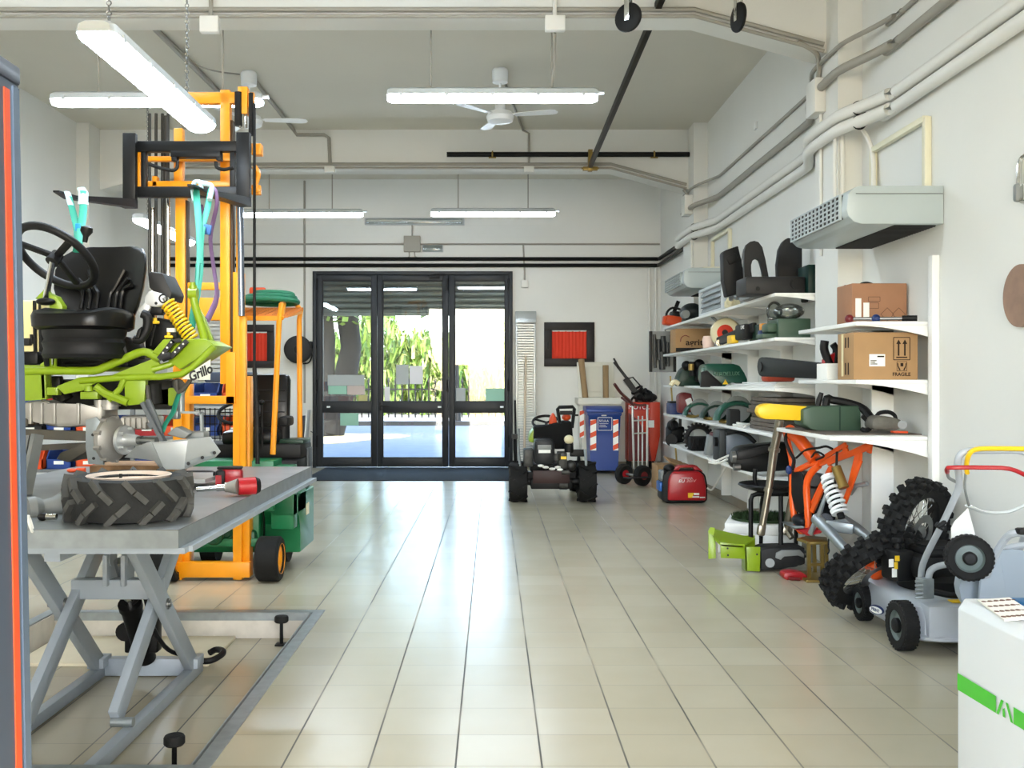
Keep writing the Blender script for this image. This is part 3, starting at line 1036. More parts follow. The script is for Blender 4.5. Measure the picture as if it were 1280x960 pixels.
for zt, x0 in zip(NS, (2.37, 2.37, 2.20)):
    b = B(); board(b, x0, XR - .002, 6.36, 7.56, zt); b.build('shelf_board', WHITE, t)
    for y in (6.36, 7.0):
        b = B(); gusset(b, x0, y, zt, .11 if zt > 1.2 else .15); b.build('bracket', WHITE, t)
b = B(); b.box(XR - .05, XR - .001, 6.28, 6.345, 0, 2.29, .004); b.build('upright', WHITE, t)
b = B(); b.box(XR - .16, XR - .001, 7.0, 7.03, .1, 1.86, .002); b.build('upright', WHITE, t)

# ---------------------------------------------------------------- cardboard boxes
def carton(name, x0, x1, y0, y1, z0, z1, m, label, lid=True):
    t = thing(name, label, 'box', ((x0 + x1) / 2, (y0 + y1) / 2, z0))
    b = B(); b.box(x0, x1, y0, y1, z0, z1, .006); b.build('carton', m, t)
    b = B(); b.box(x0 + .002, x1 - .002, (y0 + y1) / 2 - .004, (y0 + y1) / 2 + .004, z1 - .002, z1 + .002); b.build('flap_seam', INK, t)
    return t
A = carton('cardboard_box', 2.487, 2.868, 6.75, 7.05, 1.868, 2.155, CARDR, 'reddish brown cardboard box on the top board of the short shelf')
for sx in (2.53, 2.585):
    b = B()
    b.box(sx - .02, sx + .02, 6.746, 6.749, 1.90, 2.02 if sx > 2.55 else 2.05); tag(b.build('label', PAPER, A), 'white paper label')
b = B()
def outl(b, pts, y, w=.0035):
    for i in range(len(pts)):
        p, q = pts[i], pts[(i + 1) % len(pts)]
        b.bar((p[0], y, p[1]), (q[0], y, q[1]), .002, w, up=(0, 1, 0))
def outline(b, pts, y, w=.0035):
    for i in range(len(pts)):
        p, q = V(pts[i][0], y, pts[i][1]), V(pts[(i + 1) % len(pts)][0], y, pts[(i + 1) % len(pts)][1])
        d = (q - p).normalized(); n = V(-d.z, 0, d.x) * w / 2
        b.quad(p - n, q - n, q + n, p + n)
for cx in (2.73, 2.81):
    outline(b, [(cx - .045, 1.94), (cx, 1.895), (cx + .045, 1.94), (cx, 1.985)], 6.7475)
outline(b, [(2.60, 2.03), (2.68, 2.03), (2.68, 2.06), (2.60, 2.06)], 6.7475)
outline(b, [(2.60, 1.98), (2.67, 1.98), (2.67, 2.02), (2.60, 2.02)], 6.7475)
b.build('printed_mark', mat('faint_ink', (128, 90, 68), .8), A)
Bx = carton('cardboard_box', 2.376, 2.80, 6.42, 6.72, 1.487, 1.80, CARD, 'tan FRAGILE cardboard box on the middle board of the short shelf')
b = B(); b.box(2.478, 2.582, 6.4165, 6.419, 1.575, 1.655); tag(b.build('label', PAPER, Bx), 'white address label')
b = B()
for k, ww in enumerate((.04, .03, .045)):
    b.box(2.485, 2.485 + ww, 6.4145, 6.4163, 1.61 - k * .011, 1.615 - k * .011)
b.box(2.53, 2.575, 6.4145, 6.4163, 1.635, 1.645)
b.build('label_print', INK, Bx)
b = B()
yf = 6.4172
for x0, x1, z0, z1 in ((2.638, 2.745, 1.618, 1.765),):
    outline(b, [(x0, z0), (x1, z0), (x1, z1), (x0, z1)], yf, .005)
for cx in (2.671, 2.712):
    b.quad((cx - .0055, yf, 1.645), (cx + .0055, yf, 1.645), (cx + .0055, yf, 1.725), (cx - .0055, yf, 1.725))
    b.bm.faces.new([b.bm.verts.new(p) for p in ((cx - .016, yf, 1.722), (cx + .016, yf, 1.722), (cx, yf, 1.752))])
b.quad((2.655, yf, 1.630), (2.728, yf, 1.630), (2.728, yf, 1.638), (2.655, yf, 1.638))
# hands holding a box pictogram
outline(b, [(2.66, 1.545), (2.725, 1.545), (2.725, 1.606), (2.66, 1.606)], yf, .003)
b.quad((2.683, yf, 1.575), (2.702, yf, 1.575), (2.702, yf, 1.597), (2.683, yf, 1.597))
for s in (-1, 1):
    c = 2.6925
    b.quad((c + s * .008, yf, 1.55), (c + s * .018, yf, 1.55), (c + s * .028, yf, 1.575), (c + s * .022, yf, 1.578))
    b.quad((c + s * .022, yf, 1.575), (c + s * .028, yf, 1.575), (c + s * .030, yf, 1.596), (c + s * .024, yf, 1.596))
b.build('printed_mark', INK, Bx)
text('FRAGILE', .032, (2.69, yf, 1.522), (1, 0, 0), (0, 0, 1), INK, 'lettering', Bx, ext=.0003, sx=1.0, bold=.0008)
b = B()
for z0, z1 in ((1.70, 1.77), (1.52, 1.60)):
    for k in range(2):
        yy = 6.50 + k * .05
        b.quad((2.3735, yy, z0), (2.3735, yy + .02, z0), (2.3735, yy + .02, z1), (2.3735, yy, z1))
b.build('side_print', INK, Bx)
b = B(); b.quad((2.374, 6.60, 1.51), (2.374, 6.64, 1.51), (2.374, 6.64, 1.795), (2.374, 6.60, 1.795)); tag(b.build('tape', mat('tape', (226, 208, 160), .25), Bx), 'shiny packing tape')
# black cap on box A
b = B(); b.sph((2.66, 6.95, 2.158), (.055, .05, .028)); b.single('rubber_bung', BLACKP, 'black rubber bung lying on top of the reddish cardboard box', 'bung')
# lance in front of box A
t = thing('torque_wrench', 'long steel tool with a red end lying before the reddish cardboard box', 'tool', (2.56, 6.72, 1.868))
p0, p1 = V(2.42, 6.62, 1.90), V(2.82, 6.48, 1.895)
b = B(); b.cyl(p0, p1, .011, n=12); b.build('shaft', STEEL, t)
b = B(); b.sph(p0, (.03, .028, .03)); tag(b.build('knob', REDD, t), 'red ball end')
b = B(); m_ = p0.lerp(p1, .40); b.sph(m_, (.03, .025, .03)); tag(b.build('collar', BLUED, t), 'blue collar')
b = B(); b.cyl(p0.lerp(p1, .78), p1, .02, n=12); b.build('grip', BLACKP, t)
# pruner + white card, lower shelf left
t = thing('pruning_shears', 'red and black shears standing in a pale carton beside the FRAGILE box', 'shears', P(1036, 474, 7.1))
b = B()
b.tube([P(1040, 462, 7.1), P(1034, 448, 7.1), P(1030, 436, 7.1), P(1031, 426, 7.1)], [.03, .032, .034, .026], n=10, smooth=3)
b.tube([P(1043, 462, 7.12), P(1044, 448, 7.12), P(1045, 437, 7.12), P(1041, 430, 7.12)], [.026, .03, .03, .022], n=10, smooth=3)
b.build('handle', BLACKP, t)
b = B(); b.prism([P(1029, 456, 7.09), P(1043, 456, 7.09), P(1044, 440, 7.09), P(1037, 446, 7.09), P(1030, 449, 7.09)], (0, .05, 0), .006); tag(b.build('body', RED, t), 'red body')
b = B(); b.box(2.392, 2.51, 6.98, 7.2, 1.487, 1.605, .004); b.single('paper_carton', PAPER, 'small pale carton next to the FRAGILE box', 'box')

# ---------------------------------------------------------------- bottom near board: green case with yellow bar guard, small saw
t = thing('chainsaw_case', 'green chainsaw case with a yellow bar cover lying across the shelf', 'case', (2.40, 7.15, 1.118))
b = B()
Yc = 6.95
ct = [(1004, 512), (1015, 508), (1076, 507), (1077, 540), (1026, 541), (1014, 536), (1004, 531)]
b.prism([P(x, y + 0, Yc) for x, y in ct], (0, .22, 0), .012)
b.build('case_body', GREENB, t)
b = B(); b.prism([P(1049, 508, Yc - .003), P(1051, 508, Yc - .003), P(1051, 540, Yc - .003), P(1049, 540, Yc - .003)], (0, .23, 0)); b.build('case_seam', GREEND, t)
b = B()
yb = [(1010, 508), (1012, 510), (1004, 526), (956, 524), (950, 521), (947, 515), (949, 508), (955, 505), (962, 504.5)]
b.prism([P(x, y, Yc + .06) for x, y in yb], (0, .10, 0), .012)
tag(b.build('bar_cover', YELLOW, t), 'yellow bar cover')
b = B()
b.tube([P(1022, 509, 7.05), P(1024, 500, 7.05), P(1027, 491, 7.05)], [.02, .022, .016], n=8)
b.tube([P(1032, 509, 7.08), P(1034, 498, 7.08), P(1040, 500, 7.08), P(1052, 502, 7.05), P(1068, 506, 7.0), P(1080, 512, 6.95), P(1088, 522, 6.9)], [.03, .034, .03, .034, .03, .028, .022], n=8, smooth=3)
b.build('saw_handle', BLACKP, t)
t = thing('small_chainsaw', 'small dusty grey chainsaw at the near end of the lowest short board', 'chainsaw', P(1110, 540, 6.65))
b = B()
b.prism([P(x, y, 6.62) for x, y in ((1090, 535), (1091, 524), (1100, 519), (1118, 522), (1130, 526), (1132, 533), (1126, 537), (1096, 538))], (0, .16, 0), .02)
b.build('body', mat('dusty_grey', (132, 128, 116), .7, var=.25, scale=15), t)
b = B(); b.tube([P(1094, 527, 6.7), P(1098, 517, 6.7), P(1110, 515, 6.7), P(1118, 519, 6.7), P(1120, 526, 6.7)], .014, smooth=4); b.build('handle', BLACKP, t)
b = B(); b.cyl(P(1128, 531, 6.6), P(1128, 531, 6.72), .03); b.build('spool', GREYP, t)
b = B(); b.obox(P(1124, 540, 6.6), (.10, .06, .014), None, .005); tag(b.build('bar_tip', ORANGES, t), 'orange tip')
for i, (px, py) in enumerate(((1082, 522), (1086, 530), (1079, 535))):
    pass
b = B()
b.tube([P(1078, 520, 6.75), P(1084, 526, 6.75), P(1088, 534, 6.72), P(1082, 539, 6.7), P(1077, 536, 6.72)], .016, smooth=4)
b.single('hose_piece', BLACKP, 'black bent hose between the green case and the dusty chainsaw', 'hose')
b = B(); b.box(2.22, 2.86, 6.5, 7.4, 1.118, 1.126); b.single('shelf_plank', PLANK, 'thin brown plank lying under the green chainsaw case', 'plank')

# ---------------------------------------------------------------- far shelf, top board
G = DARKGREY
t = thing('plastic_cover', 'dark grey moulded cover lying across the near end of the top board', 'cover', (2.40, 8.4, 2.215))
b = B(); b.box(2.15, 2.655, 8.28, 8.62, 2.216, 2.365, .012); b.build('pan', G, t)
b = B(); b.cyl((2.58, 8.285, 2.30), (2.58, 8.27, 2.30), .05, n=20); b.cyl((2.25, 8.285, 2.26), (2.25, 8.275, 2.26), .02, n=12); b.build('boss', BLACKP, t)
b = B()
def arch_pts(px0, px1, pyt, pyb, Y, hole=False):
    w = (px1 - px0) / 2; cx = (px0 + px1) / 2
    out = []
    for k in range(13):
        a = pi * k / 12
        out.append((cx - w * cos(a) * (.82 + .18 * (1 - sin(a))), pyt + 22 * (1 - sin(a))))
    out.append((px1 + 2, pyb)); out.insert(0, (px0 + 1, pyb))
    return [P(x, y, Y) for x, y in out]
Ya = 8.64
outer = [(931, 349), (930, 330), (930.5, 314), (933, 306), (938, 302), (943, 301), (948, 302.5), (953, 309), (957, 325), (961, 347)]
inner = [(940, 346), (939, 338), (939, 331), (940.5, 326), (943, 324), (946, 323.5), (949, 325), (951, 331), (953, 339), (954, 346)]
bm = b.bm
def strip(b, o, i_, Y, th):
    n = len(o)
    f = [[b.bm.verts.new(P(*p, Y)) for p in o], [b.bm.verts.new(P(*p, Y)) for p in i_], [b.bm.verts.new(P(*p, Y) + V(0, th, 0)) for p in i_], [b.bm.verts.new(P(*p, Y) + V(0, th, 0)) for p in o]]
    for k in range(4):
        a, c = f[k], f[(k + 1) % 4]
        for j in range(n - 1):
            b.bm.faces.new((a[j], a[j + 1], c[j + 1], c[j]))
    for j in (0, n - 1):
        b.bm.faces.new([f[k][j] for k in range(4)])
strip(b, outer, inner, Ya, .05)
b.single('arched_cover', G, 'dark grey arched plastic frame standing on the moulded cover', 'cover')
b = B()
b.prism([P(x, y, 9.2) for x, y in ((903.5, 316), (906, 313), (923, 307), (926, 322), (931, 345), (927, 366), (909, 371), (905, 350))], (0, .14, 0), .012)
b.prism([P(x, y, 9.19) for x, y in ((907, 321), (920, 316), (923, 326), (912, 331))], (0, .05, 0), .006)
b.single('black_tray', BLACKP, 'tall black plastic panel leaning upright beside the arched frame', 'panel')
b = B()
b.prism([P(x, y, 8.72) for x, y in ((973, 371.5), (972, 330), (974, 312), (979, 302), (985, 297), (1003, 300), (1003, 371.5))], (0, .08, 0), .01)
b.single('tall_cover', G, 'tall dark grey plastic cover with a rounded shoulder behind the moulded cover', 'cover')
b = B(); b.box(2.66, 2.685 + .12, 8.22, 8.5, 2.216, 2.46, .006); b.single('dark_green_box', mat('dark_teal', (16, 62, 54), .45), 'dark green box at the near end of the top board', 'box')
b = B(); b.box(2.30, 2.42, 8.75, 9.1, 2.217, 2.27, .01); b.cyl((2.33, 8.74, 2.245), (2.33, 8.70, 2.245), .02); b.single('grey_fitting', GREYP, 'grey metal fitting under the black panel on the top board', 'fitting')
t = thing('slatted_unit', 'silver unit with horizontal slats on the top board', 'cabinet', (2.58, 10.8, 2.215))
b = B()
b.box(2.40, 2.43, 10.2, 11.35, 2.216, 2.25); b.box(2.40, 2.78, 10.2, 11.35, 2.50, 2.53, .003)
b.box(2.40, 2.44, 10.2, 10.25, 2.216, 2.52); b.box(2.40, 2.44, 11.3, 11.35, 2.216, 2.52); b.box(2.45, 2.78, 10.21, 11.34, 2.217, 2.51)
b.build('frame', mat('unit_white', (214, 220, 222), .4), t)
for k in range(4):
    b = B(); z = 2.275 + k * .06; b.obox((2.425, 10.77, z), (.012, 1.05, .045), (0, radians(25), 0)); b.obox((2.61, 10.205, z), (.3, .012, .045), (radians(-25), 0, 0)); b.build('slat', GALV, t)
t = thing('carburettor', 'beige cast carburettor on the edge of the top board', 'carburettor', (2.42, 9.85, 2.215))
b = B(); b.obox((2.42, 9.85, 2.255), (.10, .16, .075), (0, 0, .3), .015); b.sph((2.37, 9.72, 2.27), .045); b.sph((2.49, 9.96, 2.26), .04); b.build('body', CREAM, t)
b = B(); b.cyl((2.36, 9.65, 2.29), (2.35, 9.60, 2.30), .025); b.cyl((2.45, 9.8, 2.29), (2.46, 9.78, 2.34), .012); b.build('nozzle', STEEL, t)
b = B(); b.tube([(2.44, 9.9, 2.27), (2.40, 9.7, 2.42), (2.38, 9.4, 2.55), (2.37, 9.2, 2.72)], .006, smooth=5); b.single('brake_cable', GREYP, 'thin cable rising from the carburettor along the black panel', 'cable')
t = thing('blower', 'black rounded blower on the top board beside the far heater', 'blower', (2.50, 12.2, 2.215))
b = B(); b.sph((2.50, 12.25, 2.335), (.15, .2, .12)); b.box(2.40, 2.6, 12.1, 12.4, 2.216, 2.26, .01); b.build('body', mat('charcoal', (44, 52, 52), .5), t)
b = B(); b.cyl((2.38, 12.0, 2.30), (2.38, 12.12, 2.30), .05); b.build('inlet', GREYP, t)
t = thing('chainsaw', 'red and black chainsaw at the far end of the top board', 'chainsaw', (2.46, 13.2, 2.215))
b = B(); b.obox((2.47, 13.2, 2.285), (.32, .2, .13), (0, .12, .1), .03); b.build('body', ORANGES, t)
b = B(); b.obox((2.52, 13.22, 2.37), (.22, .18, .09), (0, .1, .1), .03); b.build('engine_cover', BLACKP, t)
b = B(); b.tube([(2.36, 13.12, 2.25), (2.34, 13.12, 2.38), (2.42, 13.12, 2.46), (2.56, 13.12, 2.42), (2.60, 13.12, 2.33)], .016, smooth=4); b.build('handle', BLACKP, t)
b = B(); b.bar((2.44, 13.22, 2.36), (2.52, 13.22, 2.56), .02, .05); b.build('guide_bar', BLACKM, t)
b = B(); b.tube([(2.36, 13.1, 2.25), (2.31, 13.08, 2.28), (2.32, 13.06, 2.34)], .02, smooth=3); b.build('rear_handle', ORANGES, t)

# ---------------------------------------------------------------- second board
z0 = 1.843
Cx = carton('cardboard_box', 2.30, 2.75, 12.25, 12.62, z0, 2.135, CARD, 'brown cardboard box lettered agritec on the second board')
text('agritec', .105, (2.59, 12.246, 1.96), (1, 0, 0), (0, 0, 1), INK, 'lettering', Cx, sx=1.15, bold=.002)
b = B(); b.tube([(2.36, 12.247, 1.97), (2.37, 12.246, 2.02), (2.42, 12.246, 2.05), (2.47, 12.246, 2.03)], .005, n=5, smooth=4); tag(b.build('logo', REDD, Cx), 'red swoosh mark')
b = B(); b.box(2.302, 2.748, 12.243, 12.251, z0 + .001, z0 + .05); b.build('bottom_tape', BLACKP, Cx)
t = thing('circular_saw', 'cream and red disc cutter standing on the second board', 'saw', (2.57, 10.7, z0))
ax = V(-.35, -1, 0).normalized()
c = V(2.57, 10.75, z0 + .165)
b = B(); b.lathe([(.07, -.05), (.15, -.05), (.165, -.03), (.165, .03), (.15, .05), (.10, .055), (.07, .05)], c, ax, n=36); b.build('guard', CREAM, t)
b = B(); b.lathe([(.001, .062), (.06, .062), (.098, .05), (.098, -.04), (.001, -.04)], c, ax, n=30); tag(b.build('hub_cover', REDC, t), 'red hub cover')
b = B(); b.cyl(c + ax * .06, c + ax * .085, .032); b.build('hub', BLACKP, t)
b = B(); b.tube([c + V(-.10, 0, .13), c + V(-.14, .05, .19), c + V(-.06, .09, .23), c + V(.05, .1, .19)], .017, smooth=4); b.build('handle', GREYP, t)
t = thing('chainsaw', 'black chainsaw with a steel bar end lying before the disc cutter', 'chainsaw', (2.43, 9.7, z0))
b = B(); b.bar((2.385, 10.3, z0 + .05), (2.50, 9.3, z0 + .15), .05, .09, bev=.012); b.build('scabbard', BLACKP, t)
b = B(); b.obox((2.46, 9.5, z0 + .11), (.12, .25, .15), (0, 0, .12), .02); b.build('body', BLACKP, t)
b = B(); b.cyl((2.378, 10.28, z0 + .035), (2.372, 10.20, z0 + .035), .034); b.build('bar_end', CHROME, t)
b = B(); b.obox((2.40, 9.75, z0 + .05), (.07, .18, .08), None, .006); tag(b.build('sticker', YELLOW, t), 'yellow sticker')
text('LIVE', .05, (2.40, 9.37, z0 + .15), (.12, -1, 0), (0, 0, 1), INKW, 'lettering', t)
b = B(); b.lathe([(.06, 0), (.07, .1), (.055, .14)], (2.43, 10.98, z0), n=16); b.single('pink_cup', mat('pale_pink', (232, 204, 190), .5), 'pale pink cup between the agritec box and the disc cutter', 'cup')
b = B(); b.box(2.50, 2.62, 9.1, 9.5, z0, z0 + .17, .012); b.single('green_case', GREEND, 'small dark green case behind the black chainsaw', 'case')
t = thing('oil_bottle', 'blue oil bottle with an orange top beside the green crate', 'bottle', (2.43, 8.75, z0))
b = B(); b.box(2.39, 2.47, 8.70, 8.8, z0, z0 + .09, .012); b.build('bottle', BLUED, t)
b = B(); b.box(2.40, 2.46, 8.71, 8.79, z0 + .088, z0 + .15, .01); tag(b.build('cap', ORANGE, t), 'orange upper part')
b = B()
b.box(2.42, 2.695, 8.26, 8.6, z0, z0 + .165, .008); b.box(2.30, 2.43, 8.32, 8.52, z0 + .001, z0 + .04, .008); b.box(2.34, 2.43, 8.3, 8.5, z0 + .05, z0 + .13, .02)
b.single('green_crate', GREENB, 'green plastic crate at the near end of the second board', 'crate')
b = B(); b.sph((2.56, 8.43, z0 + .235), (.13, .15, .07)); b.build
b.single('plastic_bag', CLEAR, 'clear plastic bag of parts lying on the green crate', 'bag')
b = B(); b.sph((2.49, 8.62, z0 + .25), (.07, .08, .09)); b.box(2.44, 2.54, 8.57, 8.67, z0 + .166, z0 + .2, .01); b.single('plastic_bag', CLEAR, 'second clear plastic bag, with a red sticker, behind the crate', 'bag')
b = B(); b.box(2.62, 2.67, 8.24, 8.30, z0 + .30, z0 + .345, .012); b.single('hook_block', BLACKP, 'small black block hanging under the top board over the green crate', 'block')

# ---------------------------------------------------------------- third board
z0 = 1.42
t = thing('green_mower_engine', 'dark green hooded machine with a yellow warning triangle on the third board', 'machine', (2.55, 10.75, z0))
b = B()
hd = [(883, 482), (879, 474), (880, 458), (884, 454.5), (917, 454.5), (925, 457), (931, 466), (937, 480), (932, 484), (926, 476), (914, 476), (906, 484)]
b.prism([P(x, y, 10.6) for x, y in hd], (0, .30, 0), .02); b.build('hood', GREENM, t)
b = B(); b.prism([P(x, y, 10.57) for x, y in ((877, 465), (884, 463), (903, 480), (903, 484), (876, 484))], (0, .05, 0), .006); b.build('side_panel', BLACKP, t)
b = B(); q = P(907, 478, 10.55); b.prism([q + V(-.028, 0, -.02), q + V(.028, 0, -.02), q + V(0, 0, .03)], (0, .02, 0)); tag(b.build('warning_sign', YELLOW, t), 'yellow warning triangle')
text('VERDELUX', .06, P(908, 467.5, 10.585), (1, 0, .03), (0, 0, 1), mat('hood_print', (96, 150, 120), .5), 'lettering', t, ext=.012)
t = thing('small_engine', 'olive engine with black levers beside the green hooded machine', 'engine', (2.44, 12.1, z0))
b = B()
b.prism([P(x, y, 12.0) for x, y in ((847, 483), (847, 473), (852, 462), (860, 456), (872, 458), (877, 470), (878, 483))], (0, .25, 0), .03); b.build('block', GREEND, t)
b = B()
b.cyl(P(866, 470, 11.9), P(866, 452, 11.9), .045); b.sph(P(874, 456, 11.9), .07); b.sph(P(858, 457, 11.95), .06); b.box(2.47, 2.62, 11.8, 11.95, z0 + .05, z0 + .2, .02)
b.build('carburettor', BLACKM, t)
b = B(); b.cyl(P(864, 463, 11.85), P(864, 455, 11.85), .035); tag(b.build('filter', BRASS, t), 'brown filter')
b = B(); b.tube([P(838, 482, 12.0), P(843, 477, 12.0), P(849, 480, 12.0)], .03, smooth=3); b.build('pipe', CREAM, t)
for k in range(3):
    b = B(); b.box(2.37 + .03 * k, 2.84 - .02 * k, 8.22 + .06 * k, 9.9 - .2 * k, z0 + .002 + k * .016, z0 + .015 + k * .016, .002)
    b.single('white_sheet', WHITE, ('white sheet at the bottom of the pile on the third board', 'white sheet in the middle of the pile on the third board', 'white sheet on top of the pile on the third board')[k], 'sheet', 'white sheets piled on the third board')
b = B(); b.obox((2.56, 8.75, z0 + .086), (.27, .16, .07), (0, 0, .1), .03); b.obox((2.53, 8.7, z0 + .115), (.09, .1, .03), None, .012)
b.single('orange_cover', mat('rust_orange', (196, 70, 36), .5), 'orange plastic cover on the white sheets under the black bar cover', 'cover')
t = thing('bar_cover', 'long black plastic bar cover laid across to the short shelf', 'cover', P(985, 470, 7.9))
b = B()
pa, pb = P(955, 458.5, 8.35), P(1026, 463.5, 7.30)
zu = V(0, 0, 1)
d = (pb - pa).normalized(); s = d.cross(zu).normalized() * .03
prof = []
hh0, hh1 = .083, .060
for k in range(9):
    a = pi / 2 + pi * k / 8
    prof.append(pa + d * (cos(a) * hh0) + zu * (sin(a) * hh0))
prof += [pb - zu * hh1, pb + zu * hh1]
b.prism([p - s for p in prof], s * 2, .01); b.build('cover', BLACKP, t)
b = B(); b.cyl(pa + s * 1.1, pa + s * 1.35, .045, n=24); b.cyl(pa - s * 1.1, pa - s * 1.35, .045, n=24); b.build('boss', DARKGREY, t)

# ---------------------------------------------------------------- fourth board
z0 = 1.03
t = thing('car_battery', 'blue car battery at the far end of the fourth board', 'battery', (2.48, 13.2, z0))
b = B(); b.box(2.37, 2.62, 13.05, 13.3, z0, z0 + .15, .01); b.build('case', BLUED, t)
b = B(); b.box(2.38, 2.61, 13.06, 13.29, z0 + .148, z0 + .175, .006); b.build('lid', BLACKP, t)
t = thing('red_bag', 'dark red bag with a white patch on the fourth board', 'bag', (2.55, 12.4, z0))
b = B(); b.prism([P(x, y, 12.3) for x, y in ((849, 517), (848, 494), (855, 490), (866, 492), (864, 503), (868, 515))], (0, .2, 0), .03); b.build('bag', REDD, t)
b = B(); b.prism([P(x, y, 12.25) for x, y in ((857, 500), (864, 497), (867, 506), (860, 508))], (0, .05, 0), .01); tag(b.build('patch', PAPER, t), 'white patch')
def grinder(label, x, y, s, disc):
    t = thing('angle_grinder', label, 'grinder', (x, y, z0), 'green grinders on the fourth board')
    b = B()
    rings = []
    for k in range(10):
        a = pi * k / 9
        c = V(x, y - .02, z0 + .03 * s) + V(-cos(a) * .17 * s, 0, sin(a) * .145 * s)
        u = V(-cos(a), 0, sin(a)); rings.append(b.ring(c, u, V(0, 1, 0), .028 * s, .075 * s, n=10))
    b.skin(rings); b.build('guard', GREENM if disc != 1 else GREEND, t)
    b = B(); b.obox((x + .04 * s, y + .08, z0 + .07 * s), (.2 * s, .14, .12 * s), (0, .1, .2), .03); b.build('motor', GREEND, t)
    b = B(); b.cyl((x, y - .075, z0 + .125 * s), (x, y - .06, z0 + .125 * s), .11 * s, n=28); b.build('disc', GREYP, t)
    b = B(); b.tube([(x - .14 * s, y, z0 + .03), (x - .08 * s, y - .05, z0 + .02), (x - .01, y - .06, z0 + .035)], .02, smooth=3); b.build('handle', BRASS, t)
grinder('green disc grinder nearest the red bag on the fourth board', 2.50, 11.85, 1.0, 0)
grinder('green disc grinder in the middle of the three on the fourth board', 2.54, 11.1, .95, 1)
grinder('green disc grinder with the large arched guard beside the planks', 2.56, 10.25, 1.25, 0)
b = B(); b.box(2.37, 2.475, 9.75, 9.9, z0, z0 + .165, .012); b.box(2.372, 2.474, 9.74, 9.752, z0 + .02, z0 + .15); b.single('charger', BLACKP, 'black charger block on the edge of the fourth board', 'charger')
b = B(); b.tube([(2.40, 9.72, z0 + .012), (2.43, 9.5, z0 + .012), (2.40, 9.3, z0 + .012), (2.47, 9.4, z0 + .03), (2.5, 9.65, z0 + .02), (2.44, 9.72, z0 + .03), (2.41, 9.55, z0 + .035)], .011, smooth=5); b.single('white_cable', LIGHTPVC, 'coiled white cable beside the black charger block', 'cable')
PL = ['thin brown plank at the bottom of the plank pile on the fourth board', 'thin brown plank second from the bottom of the plank pile', 'thin brown plank third from the bottom of the plank pile',
      'thin brown plank fourth from the bottom of the plank pile', 'thin brown plank fifth from the bottom of the plank pile', 'thin brown plank sixth from the bottom of the plank pile',
      'thin brown plank seventh from the bottom of the plank pile', 'thin brown plank on top of the plank pile on the fourth board']
for k in range(8):
    b = B()
    sk = rnd.uniform(-.02, .03)
    b.obox((2.615 + sk, 8.72 + rnd.uniform(-.04, .04), z0 + .022 + k * .0375), (.40, .98 - .05 * (k % 3), .033), (0, 0, rnd.uniform(-.03, .03)), .003)
    b.single('old_plank', PLANK, PL[k], 'plank', 'planks piled on the fourth board')

# ---------------------------------------------------------------- fifth board
z0 = .64
t = thing('gear_engine', 'black engine with levers at the far end of the fifth board', 'engine', (2.45, 13.2, z0))
b = B(); b.obox((2.47, 13.2, z0 + .12), (.2, .26, .22), (0, 0, .2), .04); b.sph((2.42, 13.1, z0 + .24), .08); b.cyl((2.40, 13.05, z0 + .05), (2.38, 12.98, z0 + .05), .08); b.build('block', BLACKM, t)
b = B(); b.cyl((2.52, 13.1, z0 + .22), (2.52, 13.1, z0 + .34), .02); b.tube([(2.4, 13.0, z0 + .2), (2.37, 12.95, z0 + .3), (2.45, 12.95, z0 + .35)], .018, smooth=3); b.build('lever', DARKGREY, t)
t = thing('tracked_wheel', 'toothed grey wheel standing in a treaded black tray', 'wheel', (2.5, 11.9, z0))
c = V(2.52, 11.95, z0 + .14)
b = B()
b.torus(c, (.1, 1, 0), .14, .03, n=36, m=8)
for k in range(22):
    a = 2 * pi * k / 22
    b.obox(c + V(cos(a) * .175, 0, sin(a) * .175), (.03, .05, .025), (0, -a, 0))
b.build('gear_ring', DARKGREY, t)
b = B(); b.box(2.37, 2.68, 11.68, 11.85, z0, z0 + .17, .02)
for k in range(5):
    b.bar((2.39 + .06 * k, 11.672, z0 + .03), (2.42 + .06 * k, 11.672, z0 + .14), .02, .016, up=(0, 1, 0)); b.bar((2.42 + .06 * k, 11.672, z0 + .14), (2.45 + .06 * k, 11.672, z0 + .03), .02, .016, up=(0, 1, 0))
b.build('tray', RUBBER, t)
b = B(); b.box(2.55, 2.75, 11.1, 11.5, z0, z0 + .24, .02); b.single('dark_red_case', REDD, 'dark red case behind the toothed wheel on the fifth board', 'case')
t = thing('gearbox', 'tall grey metal gearbox on the edge of the fifth board', 'gearbox', (2.45, 10.3, z0))
b = B(); b.box(2.36, 2.56, 10.15, 10.45, z0, z0 + .33, .012); b.build('body', mat('gear_grey', (78, 82, 82), .5, .3, var=.2), t)
b = B(); b.box(2.42, 2.45, 10.12, 10.16, z0 + .01, z0 + .32); b.box(2.50, 2.53, 10.12, 10.16, z0 + .01, z0 + .32); b.cyl((2.36, 10.25, z0 + .2), (2.33, 10.25, z0 + .2), .05); b.build('rib', BLACKM, t)
b = B(); b.prism([(2.34, 10.72, z0 + .02), (2.42, 10.7, z0 + .02), (2.45, 10.7, z0 + .22), (2.38, 10.72, z0 + .25)], (0, .12, 0), .01); b.single('grey_housing', GREYP, 'small pale grey housing between the toothed wheel and the gearbox', 'housing')
t = thing('spoiler_plate', 'blue grey plate with a black curved rim on the fifth board', 'plate', (2.6, 9.5, z0))
b = B(); b.prism([P(x, y, 9.55) for x, y in ((909, 578), (908, 545), (915, 541), (930, 543), (940, 549), (944, 560), (930, 565), (920, 578))], (0, .03, 0), .006); b.build('plate', mat('blue_grey', (116, 126, 138), .4), t)
b = B(); b.tube([P(908, 542, 9.54), P(920, 540, 9.54), P(934, 544, 9.54), P(944, 553, 9.54)], .02, smooth=4); b.build('rim', BLACKP, t)
